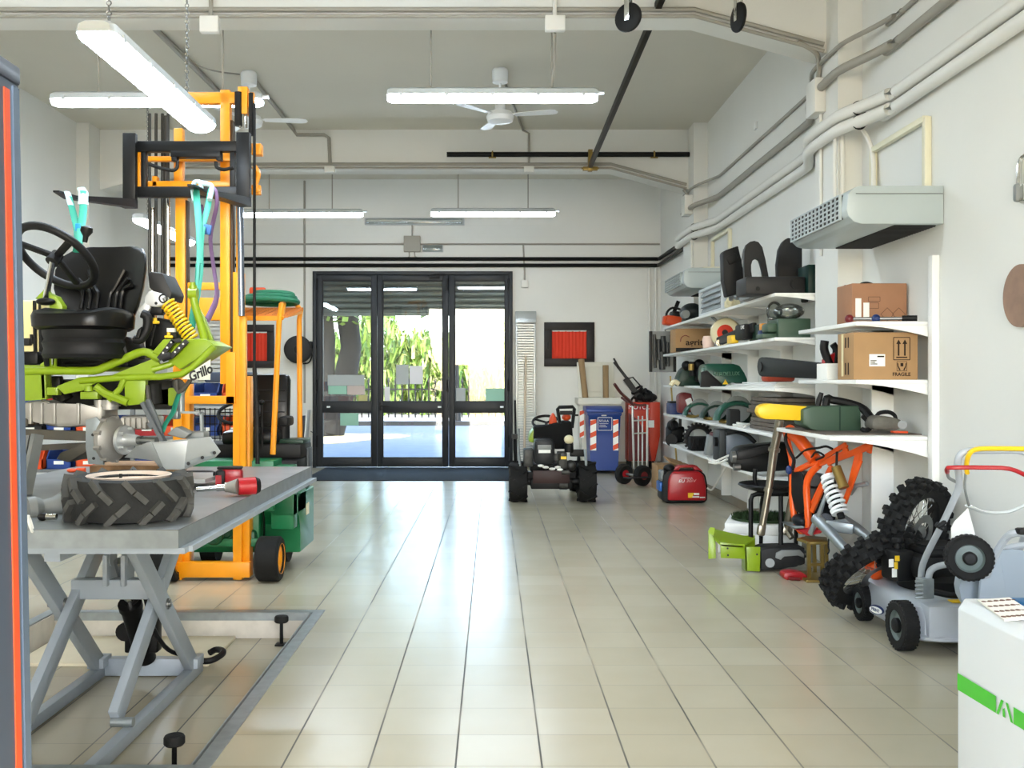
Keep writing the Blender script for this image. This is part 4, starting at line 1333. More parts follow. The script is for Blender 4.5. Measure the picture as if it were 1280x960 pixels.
t = thing('axle_housing', 'large dusty black axle housing at the near end of the fifth board', 'housing', (2.42, 8.7, z0))
b = B()
b.prism([P(x, y, 8.55) for x, y in ((918, 586), (916, 576), (921, 562), (930, 558), (962, 555), (985, 552), (992, 566), (992, 588), (940, 591))], (0, .22, 0), .03); b.build('body', BLACKM, t)
b = B(); b.prism([P(x, y, 8.52) for x, y in ((922, 565), (960, 557), (962, 565), (935, 574), (922, 575))], (0, .1, 0), .012); b.build('top_plate', DARKGREY, t)
b = B(); b.cyl(P(919, 571, 8.5), P(914, 571, 8.5), .05); b.cyl(P(925, 584, 8.5), P(917, 584, 8.5), .03); b.build('axle', STEEL, t)
b = B()
b.tube([P(884, 573, 9.7), P(892, 577, 9.6), P(905, 572, 9.5), P(912, 570, 9.3), P(908, 582, 10.0), P(898, 600, 10.8), P(890, 612, 11.5), P(884, 610, 11.55)], .011, smooth=6)
b.tube([P(886, 578, 9.62), P(897, 579, 9.55), P(909, 574, 9.4)], .011, smooth=5)
b.single('extension_cable', LIGHTPVC, 'white power cable hanging from the fifth board to the red generator', 'cable')
# ================================================================== back wall items
t = thing('door_mat', 'wide dark grey doormat on the floor in front of the glazed doors', 'mat', (-1.23, 15.5, 0))
b = B(); b.box(-2.8, .33, 14.45, 16.58, 0.0, .012, .004); b.build('pile', mat('mat_pile', (58, 66, 74), .95, var=.15, scale=60, bump=.4, bscale=400), t)
b = B()
for x0, x1, y0, y1 in ((-2.8, .33, 14.42, 14.46), (-2.83, -2.79, 14.42, 16.58), (.32, .36, 14.42, 16.58)): b.box(x0, x1, y0, y1, 0, .01, .002)
b.build('border', RUBBER, t)
def notice(x0, x1, z0, z1, m, label, y=YD0 + .030, grp=None):
    b = B(); b.box(x0, x1, y - .0015, y, z0, z1)
    b.single('paper_notice', m, label, 'notice', grp)
PG = mat('paper_green', (160, 208, 186), .8); PP = mat('paper_pink', (206, 190, 184), .8); PGY = mat('paper_grey', (186, 192, 192), .8); PW = mat('paper_white', (222, 222, 226), .8)
def DXp(cx): return (380 + cx / 3.311 - CX) * 16.65 / S
def DZp(cy): return H - (320 + cy / 3.311 - CY) * 16.65 / S
notice(DXp(98), DXp(250), DZp(536), DZp(492), PGY, 'wide grey notice on the left door, above the green and pink sheets')
notice(DXp(100), DXp(177), DZp(572), DZp(537), PG, 'green sheet on the left door under the wide grey notice')
notice(DXp(179), DXp(252), DZp(574), DZp(537), PP, 'pinkish sheet on the left door under the wide grey notice')
notice(DXp(226), DXp(262), DZp(602), DZp(576), mat('paper_yellow', (198, 190, 130), .8), 'small yellowish sticker low on the upper pane of the left door')
notice(DXp(150), DXp(226), DZp(702), DZp(650), PG, 'pale green sheet on the lower pane of the left door')
notice(DXp(381), DXp(433), DZp(531), DZp(450), PGY, 'grey sheet on the middle door, left of the white one')
notice(DXp(437), DXp(492), DZp(530), DZp(455), PW, 'white curling sheet on the middle door')
notice(DXp(333), DXp(356), DZp(602), DZp(542), PW, 'narrow white strip at the bottom left of the middle upper pane')
notice(DXp(630), DXp(668), DZp(601), DZp(546), PGY, 'grey sheet at the bottom left of the right upper pane')
notice(DXp(752), DXp(830), DZp(601), DZp(548), PG, 'green sheet at the bottom right of the right upper pane')

# hose reel
t = thing('hose_reel', 'round black hose reel on the wall left of the glazed doors', 'hose reel', (-3.27, YB, 1.8))
c = V(-3.30, YB - .12, 2.01)
b = B(); b.lathe([(.001, -.09), (.20, -.09), (.235, -.07), (.235, .07), (.20, .09), (.001, .09)], c, (.15, -1, 0), n=36); b.build('drum', DARKGREY, t)
b = B(); b.lathe([(.001, .11), (.07, .11), (.075, .09)], c, (.15, -1, 0), n=20); b.build('hub', BLACKP, t)
b = B(); b.box(-3.34, -3.14, YB - .05, YB, 1.9, 2.14, .006); b.box(-3.14, -3.06, YB - .18, YB - .04, 2.03, 2.15, .01); b.build('bracket', BLACKM, t)
b = B(); b.tube([(-3.10, YB - .12, 2.05), (-3.07, YB - .12, 1.9), (-3.12, YB - .12, 1.79), (-3.22, YB - .12, 1.77)], .012, smooth=5); b.build('hose', BLACKP, t)
b = B(); b.tube([(-3.1, YB - .05, .62), (-3.02, YB - .03, .60), (-3.0, YB - .02, 1.0), (-3.04, YB - .02, 1.9)], .008, smooth=4); b.single('hanging_cable', GREYP, 'thin cable hanging beside the left edge of the door frame', 'cable')
b = B(); b.obox((-3.22, 16.45, .45), (.03, .3, .88), (0, .06, 0), .004); b.single('blue_board', BLUED, 'blue board standing on edge left of the glazed doors', 'board')
b = B(); b.obox((-3.14, 16.45, .50), (.02, .3, .98), (0, .08, 0), .004); b.single('white_board', WHITE, 'white board standing on edge beside the blue one, left of the doors', 'board')

# ladder-like loading ramp leaning at the right of the doors
t = thing('loading_ramp', 'pale aluminium loading ramp standing on end beside the right door', 'ramp', (.55, 16.5, 0))
ALU = mat('pale_aluminium', (198, 202, 200), .4, .5, var=.08, scale=6)
b = B(); b.box(.395, .43, 16.48, 16.56, 0, 2.5, .004); b.box(.70, .735, 16.48, 16.56, 0, 2.5, .004); b.build('side_rail', ALU, t)
b = B()
z = .05
while z < 2.42:
    b.box(.43, .70, 16.49, 16.52, z, z + .022); z += .043
b.build('rungs', ALU, t)
b = B(); b.prism([(.39, 16.44, 2.46), (.39, 16.58, 2.46), (.39, 16.6, 2.64), (.39, 16.52, 2.66)], (.35, 0, 0), .004); b.build('hook_plate', ALU, t)
b = B(); b.tube([(.53, 16.3, 0), (.56, 16.42, 1.9)], [.022, .018]); b.single('wooden_pole', mat('pole_wood', (214, 196, 170), .7), 'pale wooden pole leaning against the loading ramp', 'pole')
b = B(); b.cyl((.40, 16.2, 0), (.38, 16.45, 1.15), .016); b.single('black_rod', BLACKM, 'short black rod leaning at the edge of the right door', 'rod')

# bins
CHEV = mat('reflective_white', (245, 242, 236), .35)
def bin_(name, label, x0, x1, y0, h, m, lid_up, grp=None):
    t = thing(name, label, 'bin', ((x0 + x1) / 2, y0 + .27, 0))
    xm = (x0 + x1) / 2; w = (x1 - x0) / 2; d = .55
    b = B()
    rings = []
    for z, s in ((.06, .80), (h * .55, .88), (h - .12, .94), (h - .10, 1.0), (h - .06, 1.0)):
        ring = [(xm - w * s, y0 + d * (1 - s) * .4, z), (xm + w * s, y0 + d * (1 - s) * .4, z), (xm + w * s, y0 + d, z), (xm - w * s, y0 + d, z)]
        rings.append([b.bm.verts.new(p) for p in ring])
    b.skin(rings); b.build('body', m, t)
    for s in (-1, 1):
        b = B(); b.cyl((xm + s * (w * .75), y0 + d - .02, .1), (xm + s * (w * .95), y0 + d - .02, .1), .1, n=20); b.build('wheel', RUBBER, t)
    return t, xm, w, d
t, xm, w, d = bin_('wheelie_bin', 'blue wheelie bin with red and white reflective strips', 1.50, 2.04, 15.4, 1.04, BLUE, False)
b = B()
b.prism([(1.48, 15.34, .98), (1.48, 15.34, 1.03), (1.48, 15.55, 1.08), (1.48, 15.98, 1.07), (1.48, 15.98, .99)], (.58, 0, 0), .012); b.build('lid', BLUE, t)
b = B(); b.cyl((1.56, 15.98, 1.02), (1.98, 15.98, 1.02), .018); b.build('handle', BLUED, t)
def chev(t, x0, x1, z0, z1, y, slope=0.0, n=5):
    b = B(); b.prism([(x0, y, z0), (x1, y, z0), (x1 , y - slope, z1), (x0, y - slope, z1)], (0, .002, 0)); b.build('reflective_strip', CHEV, t)
    b = B()
    hh = (z1 - z0) / n
    for k in range(0, n, 2):
        za = z0 + k * hh
        f = lambda z: y - .001 - slope * (z - z0) / (z1 - z0)
        b.prism([(x0, f(za), za), (x1, f(za + hh * .4), za + hh * .4), (x1, f(min(z1, za + hh * 1.2)), min(z1, za + hh * 1.2)), (x0, f(za + hh * .8), za + hh * .8)], (0, .001, 0))
    tag(b.build('red_stripe', ORANGES, t), 'red slanted stripes')
chev(t, 1.545, 1.64, .38, .87, 15.418, .016)
chev(t, 1.905, 1.99, .38, .87, 15.418, .016)
b = B()
outline(b, [(1.665, .70), (1.885, .70), (1.885, .90), (1.665, .90)], 15.402, .008)
for k, ww in enumerate((.14, .10, .12)):
    b.quad((1.69, 15.402, .80 - k * .025), (1.69 + ww, 15.402, .80 - k * .025), (1.69 + ww, 15.402, .806 - k * .025), (1.69, 15.402, .806 - k * .025))
b.quad((1.72, 15.40, .925), (1.80, 15.40, .925), (1.80, 15.40, .945), (1.72, 15.40, .945))
b.build('printed_frame', INKW, t)
text('SCULA', .05, (1.76, 15.402, .845), (1, 0, 0), (0, 0, 1), INKW, 'lettering', t, ext=.002)
WB = mat('bin_cream', (216, 214, 200), .5)
t, xm, w, d = bin_('wheelie_bin', 'cream open bin with cardboard tubes behind the blue bin', 1.42, 2.10, 15.98, 1.18, WB, True)
b = B()
ring_slab(b, 1.40, 2.12, 15.94, 16.56, 1.47, 2.05, 16.01, 16.50, 1.10, 1.20); b.build('rim', WB, t)
b = B(); b.prism([(1.46, 16.52, 1.2), (2.08, 16.52, 1.2), (2.06, 16.66, 1.80), (1.44, 16.66, 1.80)], (0, .025, 0), .01)
b.prism([(1.52, 16.51, 1.3), (2.0, 16.51, 1.3), (2.0, 16.63, 1.72), (1.52, 16.63, 1.72)], (0, .02, 0), .006); b.build('lid', WB, t)
chev(t, 1.43, 1.50, .55, 1.0, 15.975, .0)
TUBE = mat('tube_card', (176, 146, 106), .8, var=.1)
b = B(); b.cyl((1.62, 16.2, .5), (1.50, 16.42, 1.78), .05, n=18); b.cyl((1.502, 16.415, 1.74), (1.495, 16.43, 1.84), .052, n=18); b.single('cardboard_tube', TUBE, 'leaning cardboard tube at the left in the cream bin', 'tube')
b = B(); b.cyl((1.90, 16.3, .4), (1.90, 16.38, 1.74), .05, n=18); b.single('cardboard_tube', TUBE, 'upright cardboard tube with a patterned end in the cream bin', 'tube')

# oil cabinet
OR2 = mat('cabinet_red', (220, 62, 30), .4, var=.06, scale=3)
t = thing('oil_cabinet', 'red cabinet lettered MOTUL against the back wall', 'cabinet', (2.52, 16.4, 0))
b = B(); b.box(2.265, 2.62, 16.3, 16.66, .14, 1.12, .006); b.box(2.62, 2.64, 16.3, 16.66, .14, 1.12, .006)
b.prism([(2.64, 16.3, .14), (2.72, 16.3, .14), (2.80, 16.3, .55), (2.80, 16.3, 1.12), (2.64, 16.3, 1.12)], (0, .36, 0), .004); b.build('body', OR2, t)
b = B(); b.prism([(2.27, 16.296, .15), (2.66, 16.296, .15), (2.60, 16.296, .5), (2.44, 16.296, .82), (2.27, 16.296, .95)], (0, .004, 0)); tag(b.build('dark_panel', REDD, t), 'dark red curved field')
b = B(); b.box(2.30, 2.60, 16.293, 16.299, .99, 1.09); tag(b.build('name_panel', RED, t), 'red name field')
text('MOTUL', .105, (2.445, 16.291, 1.04), (1, 0, 0), (0, 0, 1), INKW, 'lettering', t, ext=.002, sx=1.0)
b = B(); b.box(2.57, 2.70, 16.292, 16.298, .70, .82); tag(b.build('label', PAPER, t), 'white label')
for x in (2.3, 2.68):
    b = B(); b.box(x - .02, x + .02, 16.32, 16.64, 0, .14); b.build('foot', BLACKM, t)
t = thing('cable_heap', 'heap of black cables and clips lying on the red cabinet', 'cables', (2.62, 16.45, 1.12))
b = B()
for k in range(9):
    c = V(2.56 + rnd.uniform(-.16, .2), 16.45 + rnd.uniform(-.1, .1), 1.15 + rnd.uniform(0, .2))
    b.torus(c, (rnd.uniform(-1, 1), rnd.uniform(-1, 1), rnd.uniform(-.3, 1)), rnd.uniform(.07, .12), .02, n=14, m=6)
b.sph((2.58, 16.45, 1.2), (.2, .13, .09)); b.build('coil', BLACKP, t)
b = B(); b.bar((2.06, 16.50, 1.80), (2.56, 16.42, 1.13), .02, .05); b.bar((2.24, 16.44, 1.52), (2.52, 16.40, 1.13), .06, .10); b.cyl((2.05, 16.5, 1.86), (2.2, 16.48, 1.6), .016)
b.tube([(2.22, 16.42, 1.5), (2.36, 16.40, 1.54), (2.52, 16.4, 1.36), (2.6, 16.4, 1.2)], .012); b.single('strimmer', DARKGREY, 'grey strimmer leaning slantwise on the red cabinet', 'strimmer')
# hand truck
t = thing('hand_truck', 'old hand truck with two black wheels before the red cabinet', 'hand truck', (2.0, 13.7, 0))
Yh = 13.75
CHR = mat('worn_chrome', (206, 204, 196), .3, .8, var=.15)
rr = .145
for k, (px, py, hubm) in enumerate(((780, 592, RED), (803, 596, REDD))):
    c = P(px, 596, Yh - .0 if k else Yh + .25); c.z = rr
    b = B(); b.lathe([(.05, -.045), (rr * .8, -.05), (rr, -.025), (rr, .025), (rr * .8, .05), (.05, .045)], c, (.55, -1, 0), n=28, closed=True); w_ = b.build('wheel', RUBBER, t)
    b = B(); b.lathe([(.001, .052), (.04, .052), (.075, .04), (.075, -.04), (.001, -.04)], c, (.55, -1, 0), n=20); b.build('hub', hubm, w_)
b = B(); b.cyl(P(780, 592, Yh + .25).xyz * 1, P(803, 596, Yh), .02); b.build('axle', STEEL, t)
b = B()
for px in (792.5, 798, 803, 809):
    b.cyl(P(px, 586, Yh + .05), P(px - (2 if px < 795 else 0), 520 if 795 < px < 805 else 506, Yh + .2), .016 if px in (792.5, 809) else .011, n=8)
for py in (542, 526):
    b.cyl(P(791, py, Yh + .13), P(809, py - 1, Yh + .13), .01, n=8)
b.build('rod_frame', CHR, t)
b = B(); b.tube([P(768, 480, Yh - .1), P(776, 491, Yh + .0), P(786, 500, Yh + .15), P(792, 507, Yh + .2)], .022, smooth=3); b.tube([P(777, 497, Yh + .3), P(786, 503, Yh + .2), P(800, 507, Yh + .2), P(807, 506, Yh + .2), P(808.5, 512, Yh + .2)], .018, smooth=3)
tag(b.build('grip', mat('worn_red', (110, 44, 38), .5), t), 'worn red handle')
b = B(); b.obox(P(796, 597, Yh - .15) * 1, (.34, .16, .012), (0, 0, .4)); b.build('toe_plate', DARKGREY, t)
t = carton('cardboard_box', 2.22, 2.68, 13.15, 13.6, 0, .34, CARD, 'open brown cardboard box on the floor under the shelf end')
b = B(); b.obox((2.50, 13.30, .37), (.26, .3, .02), (.2, .3, .2)); b.build('flap', CARD, t)

# clear tool display
TOOLG = mat('tool_grey', (92, 94, 94), .4, .4, var=.3, scale=20)
t = thing('tool_display', 'grey tool panel hanging at the far end of the shelf', 'panel', P(829, 464, 13.75))
q0, q1 = P(813, 465, 13.7), P(844, 414, 13.7)
b = B(); b.box(q0.x, q1.x, 13.70, 13.73, q0.z, q1.z, .006); b.build('board', mat('panel_grey', (170, 172, 170), .5, var=.1), t)
b = B()
for px, pa_, pb_, r_ in ((818, 418, 460, .022), (823, 424, 450, .03), (829, 420, 455, .035), (834, 428, 458, .03), (839, 419, 440, .02), (827, 440, 462, .045)):
    b = B(); b.cyl(P(px, pa_, 13.66), P(px + 1, pb_, 13.66), r_, n=10); b.build('hung_tool', TOOLG, t)
b = B()
for px in (813.5, 843.5): b.box(P(px, 0, 13.68).x - .018, P(px, 0, 13.68).x + .018, 13.66, 13.735, q0.z, q1.z, .004)
b.build('edge', DARKGREY, t)
b = B(); b.box(2.42, 2.44, 13.49, 13.73, 2.222, 2.232, .002); b.box(2.42, 2.44, 13.715, 13.73, 2.08, 2.23, .002); b.build('hook', STEEL, t)
b = B(); b.tube([V(2.62, 13.75, .0), P(838, 470, 13.8)], .012); b.single('bamboo_cane', mat('cane', (198, 172, 100), .6), 'thin yellowish cane standing by the tool panel', 'cane')

# ================================================================== small tractor by the doors
t = thing('mini_tractor', 'small black mini tractor seen from its engine end, beside the bins', 'tractor', P(690, 630, 11.9) * 1)
t.location.z = 0
Yt = 11.75
def ag_tire(b, c, axis, R, w, lug=10, lugh=.02, seg=36, hollow=.6, lw=.11, b2=None):
    b2 = b2 or b
    c = Vector(c); ax = Vector(axis).normalized()
    h = w / 2
    b.lathe([(R * hollow, -h * .8), (R * .8, -h), (R * .95, -h * .92), (R * .985, -h * .6), (R * .985, h * .6), (R * .95, h * .92), (R * .8, h), (R * hollow, h * .8)], c, ax, n=seg, closed=True)
    x, y, d_ = frame_of(ax)
    for k in range(lug * 2):
        s = 1 if k % 2 else -1
        a0 = 2 * pi * k / (lug * 2)
        pts = []
        for f, da in ((0.02, .36), (.5, .17), (1.0, 0)):
            a = a0 + da
            rad = x * cos(a) + y * sin(a)
            pts.append((c + d_ * (s * h * f * .98) + rad * (R * (.985 if f < .9 else .955)), rad))
        for i in range(2):
            p, q = pts[i][0], pts[i + 1][0]
            b2.bar(p, q, w * lw, lugh * 2, up=pts[i][1])
for k, px in enumerate((647.5, 733)):
    c = P(px, 605, Yt + .22); c.z = .245
    b = B(); ag_tire(b, c, (1, 0, 0), .245, .22, 9, .016); w_ = b.build('wheel', RUBBER, t)
    b = B(); b.lathe([(.001, -.05), (.13, -.05), (.15, -.08), (.15, .08), (.13, .05), (.001, .05)], c, (1, 0, 0), n=24); b.build('rim', DARKGREY, w_)
    c2 = c + V(.03 if k == 0 else -.03, 1.15, 0); c2.z = .2
    b = B(); ag_tire(b, c2, (1, 0, 0), .2, .16, 9, .012); b.build('wheel', RUBBER, t)
def X(px): return P(px, 0, Yt).x
def Z(py): return P(0, py, Yt).z
b = B()
b.box(X(666), X(712), Yt - .02, Yt + .01, Z(604), Z(588), .006); tag(b.build('rear_plate', mat('brown_steel', (74, 48, 46), .5, var=.1), t), 'brown steel plate')
b = B()
b.box(X(664), X(716), Yt + .05, Yt + 1.1, Z(612), Z(600), .01); b.box(X(660), X(722), Yt + .2, Yt + .35, Z(603), Z(592), .01); b.cyl((X(655), Yt + .22, .245), (X(726), Yt + .22, .245), .045)
b.box(X(664), X(722), Yt + .3, Yt + .9, Z(592), Z(583), .01); b.build('chassis', BLACKM, t)
b = B()
b.prism([(X(668), Yt - .03, Z(552)), (X(670), Yt - .03, Z(549)), (X(690), Yt - .03, Z(549)), (X(693), Yt - .03, Z(553)), (X(694), Yt - .03, Z(576)), (X(690), Yt - .03, Z(581)), (X(670), Yt - .03, Z(581)), (X(667), Yt - .03, Z(577))], (0, .34, 0), .03)
b.build('engine_cowl', mat('engine_black', (44, 46, 48), .4), t)
b = B(); b.box(X(673), X(688), Yt - .04, Yt - .025, Z(566), Z(562)); tag(b.build('name_plate', PAPER, t), 'white name plate')
b = B(); b.box(X(672), X(689), Yt - .038, Yt - .025, Z(562), Z(556), .004); b.build('filter_cover', GREYP, t)
b = B()
b.cyl((X(696), Yt + .0, Z(575)), (X(696), Yt + .0, Z(567)), .05); b.box(X(698), X(709), Yt + .02, Yt + .3, Z(586), Z(566), .012); b.box(X(655), X(667), Yt + .05, Yt + .3, Z(584), Z(562), .015); b.cyl((X(702), Yt - .02, Z(590)), (X(712), Yt - .02, Z(590)), .03)
b.cyl((X(700), Yt + .1, Z(607)), (X(710), Yt + .1, Z(607)), .06); b.sph((X(714), Yt + .1, Z(583)), .07)
b.build('engine_block', mat('engine_grey', (92, 92, 88), .5, .4, var=.5, scale=18), t)
b = B(); b.box(X(699), X(708), Yt - .01, Yt + .03, Z(574), Z(570.5)); tag(b.build('yellow_cap', YELLOW, t), 'yellow cap')
b = B()
for px, py in ((676, 582), (682, 584), (690, 586), (697, 584), (700, 587)):
    b.sph((X(px), Yt - .02, Z(py)), (.04, .03, .018), n=8, m=6)
tag(b.build('rag', PAPER, t), 'white rag')
b = B()
b.prism([(X(668), Yt + .35, Z(552)), (X(669), Yt + .35, Z(534)), (X(703), Yt + .35, Z(534)), (X(704), Yt + .35, Z(528)), (X(718), Yt + .35, Z(528)), (X(720), Yt + .35, Z(560)), (X(712), Yt + .35, Z(564)), (X(694), Yt + .35, Z(564))], (0, .3, 0), .03); b.build('seat', mat('matte_black', (18, 18, 18), .85), t)
b = B()
b.cyl((X(712), Yt + .1, Z(566)), (X(712), Yt + .1, Z(555)), .055); b.build('filter', BLACKP, t)
b = B(); b.sph((X(712), Yt + .1, Z(550)), (.06, .06, .055)); tag(b.build('filter_bowl', CREAM, t), 'pale filter bowl')
c = P(683, 528, Yt + .8)
b = B(); b.torus(c, (0, -.5, 1), .175, .018, n=32, m=8)
for a in (.5, 2.6, 4.7): b.cyl(c, c + V(cos(a) * .17, sin(a) * .15, sin(a) * .075), .014)
b.cyl(c, c + V(0, .15, -.5), .02); b.build('steering_wheel', BLACKP, t)
b = B()
b.prism([P(686, 532, Yt + .72), P(688, 521, Yt + .72), P(692, 515, Yt + .72), P(695, 521, Yt + .72), P(698, 533, Yt + .72)], (0, .2, 0), .03); b.sph(P(708, 521.5, Yt + .6), (.058, .06, .045)); tag(b.build('lamp', ORANGES, t), 'orange lamps')
b = B()
b.tube([P(700, 532, Yt + .5), P(697, 511, Yt + .5), P(699, 509, Yt + .5), P(716, 508.5, Yt + .5), P(718, 511, Yt + .5), P(715, 535, Yt + .5)], .022, smooth=0)
b.bar(P(700, 516, Yt + .5), P(715, 516, Yt + .5), .03, .05); b.cyl(P(716, 519, Yt + .5), P(723, 519, Yt + .5), .012); b.build('handle', BLACKP, t)
b = B()
b.tube([P(650, 583, Yt + .1), P(648, 560, Yt + .12), P(648, 536, Yt + .15)], .016); tag(b.build('hitch_arm', GALV, t), 'pale upright rod')
b = B(); b.tube([P(733, 586, Yt + .1), P(732, 570, Yt + .12), P(731, 562, Yt + .15)], .016); tag(b.build('hitch_arm', GALV, t), 'pale upright rod')
b = B(); b.tube([P(644, 578, Yt + .1), P(643, 562, Yt + .1), P(643, 546, Yt + .1)], .016); b.box(X(640), X(647), Yt + .05, Yt + .12, Z(549), Z(543)); b.box(X(714), X(734), Yt + .15, Yt + .2, Z(572), Z(563), .008); b.build('lever', BLACKM, t)
b = B(); b.prism([P(661, 552, Yt + .4), P(663, 542, Yt + .4), P(668, 536, Yt + .4), P(668, 554, Yt + .4)], (0, .5, 0), .01); tag(b.build('hood_edge', LIME, t), 'lime green hood edge')

# ================================================================== generator
t = thing('generator', 'red and black suitcase generator on the floor by the shelves', 'generator', (2.32, 11.95, 0))
Yg = 11.75
def G_(cx, cy): return P(820 + cx / 13.71, 570 + cy / 13.71, Yg)
body = [(200, 770), (205, 420), (250, 300), (300, 262), (740, 258), (830, 330), (865, 500), (870, 770)]
b = B(); b.prism([G_(*p) for p in body], (0, .38, 0), .03); b.build('side_cover', RED, t)
b = B()
blk = [(95, 640), (120, 300), (190, 250), (290, 250), (215, 420), (205, 770), (870, 770), (860, 480), (820, 300), (850, 320), (890, 520), (885, 740), (830, 810), (200, 810), (110, 740)]
b.prism([G_(110, 745) + V(0, .02, 0), G_(130, 330) + V(0, .02, 0), G_(230, 255) + V(0, .02, 0), G_(780, 255) + V(0, .02, 0), G_(860, 330) + V(0, .02, 0), G_(895, 520) + V(0, .02, 0), G_(890, 760) + V(0, .02, 0), G_(830, 812) + V(0, .02, 0), G_(180, 812) + V(0, .02, 0)], (0, .36, 0), .02); b.build('body', BLACKP, t)
b = B()
for pts in (((300, 268), (390, 175), (470, 165), (405, 262)), ((690, 262), (640, 175), (720, 172), (830, 275), (800, 300))):
    b.prism([G_(*p) + V(0, .08, 0) for p in pts], (0, .1, 0), .008)
b.prism([G_(390, 175) + V(0, .08, 0), G_(430, 165) + V(0, .08, 0), G_(690, 165) + V(0, .08, 0), G_(720, 178) + V(0, .08, 0), G_(690, 212) + V(0, .08, 0), G_(420, 212) + V(0, .08, 0)], (0, .1, 0), .008)
b.build('carry_handle', RED, t)
b = B(); b.prism([G_(85, 460) + V(-.004, .06, 0), G_(135, 460) + V(-.004, .06, 0), G_(130, 620) + V(-.004, .06, 0), G_(85, 620) + V(-.004, .06, 0)], (0, .26, 0), .012); tag(b.build('control_panel', mat('panel_blue', (40, 110, 200), .4), t), 'blue control panel')
b = B(); b.prism([G_(95, 270) + V(0, .05, 0), G_(150, 250) + V(0, .05, 0), G_(135, 430) + V(0, .05, 0), G_(100, 440) + V(0, .05, 0)], (0, .2, 0), .01); b.build('grey_panel', GREYP, t)
b = B(); b.sph(G_(255, 225) + V(0, .12, 0), (.07, .07, .05)); b.build('fuel_cap', BLACKP, t)
yl = Yg - .002
b = B(); b.prism([G_(548, 632) + V(0, -.003, 0), G_(650, 632) + V(0, -.003, 0), G_(620, 716) + V(0, -.003, 0), G_(548, 716) + V(0, -.003, 0)], (0, .002, 0)); tag(b.build('warning_sticker', YELLOW, t), 'yellow sticker')
b = B()
for a in (((650, 635), (740, 635), (740, 668), (650, 668)), ((625, 688), (740, 688), (740, 712), (625, 712)), ((750, 700), (840, 700), (840, 720), (750, 720))):
    b.prism([G_(*p) + V(0, -.003, 0) for p in a], (0, .002, 0))
b.build('sticker', PAPER, t)
text('HONDA', .024, G_(530, 380) + V(0, -.003, 0), (1, 0, 0), (0, 0, 1), INKW, 'lettering', t, sx=1.5)
text('EU', .05, G_(435, 432) + V(0, -.003, 0), (1, 0, 0), (0, 0, 1), INKW, 'lettering', t, sx=1.2, shear=.2)
text('30iV', .05, G_(595, 428) + V(0, -.003, 0), (1, 0, 0), (0, 0, 1), mat('pink_ink', (232, 170, 170), .5), 'lettering', t, sx=1.3, shear=.2)

# ================================================================== things on the floor by the shelves
t = thing('bracket_part', 'lime green folded steel bracket standing on the tiles', 'bracket', (1.9, 7.65, 0))
Yl = 7.55
def L_(cx, cy, dy=0): return P(860 + cx / 4, 500 + cy / 4, Yl + dy)
b = B()
b.prism([L_(100, 660, .12), L_(128, 680, .10), L_(135, 640, .12), L_(112, 636, .13)], (0, .012, 0)); b.prism([L_(103, 650, .13), L_(138, 700, .11), L_(140, 792, .08), L_(102, 795, .1)], (0, .012, 0), .002)
b.build('left_plate', LIME, t)
b = B()
f_ = [L_(106, 640, .28), L_(140, 700, .05), L_(165, 722, .0), L_(275, 730, .0), L_(335, 690, .2), L_(230, 670, .3), L_(150, 655, .35)]
b.prism(f_, (0, 0, -.012)); b.build('top_plate', LIME, t)
b = B(); b.prism([L_(162, 712), L_(284, 722), L_(284, 795), L_(165, 790)], (0, .012, 0), .002); b.build('front_plate', LIME, t)
b = B(); b.prism([L_(284, 735, -.02), L_(362, 735, -.02), L_(360, 858, -.02), L_(288, 855, -.02)], (0, .012, 0), .002); b.prism([L_(284, 735, -.02), L_(288, 855, -.02), L_(268, 835, .2), L_(268, 735, .2)], (.012, 0, 0)); b.build('right_plate', LIME, t)
b = B(); b.prism([L_(240, 680, .3), L_(335, 678, .3), L_(336, 735, .2), L_(250, 735, .2)], (0, .01, 0)); b.build('rear_plate', LIME, t)
b = B()
for p in ((198, 742), (200, 776), (345, 772)):
    b.cyl(L_(*p, -.03), L_(*p, .0), .008, n=8)
b.build('bolt_hole', BLACKP, t)

Z0 = .0
for k in range(3):
    b = B(); b.obox((2.36 + .02 * k, 8.62 - .03 * k, .043 + .0855 * k), (.66, .66 - .04 * k, .085), (0, 0, -.32), .006)
    b.single('white_panel_box', WHITE, ('flat white box at the bottom of the pile under the green mat', 'flat white box in the middle of the pile under the green mat', 'flat white box directly under the round green mat')[k], 'box', 'flat white boxes under the green mat')
b = B()
for i in range(2600):
    r_ = rnd.uniform(0, 1) ** .5; a = rnd.uniform(0, 2 * pi)
    p = V(2.39 + .27 * r_ * cos(a), 8.60 + .22 * r_ * sin(a), .27)
    d = V(rnd.uniform(-.02, .02), rnd.uniform(-.02, .02), rnd.uniform(.03, .06))
    s = V(rnd.uniform(-1, 1), rnd.uniform(-1, 1), 0).normalized() * .006
    b.bm.faces.new([b.bm.verts.new(q) for q in (p - s, p + s, p + d)])
b.lathe([(.001, .262), (.28, .262), (.27, .275), (.001, .28)], (2.39, 8.60, 0), sx=1)
b.single('grass_mat', mat('turf', (50, 84, 30), .9, var=.4, scale=40), 'round dark green artificial grass mat on the white panels', 'mat', None, None)

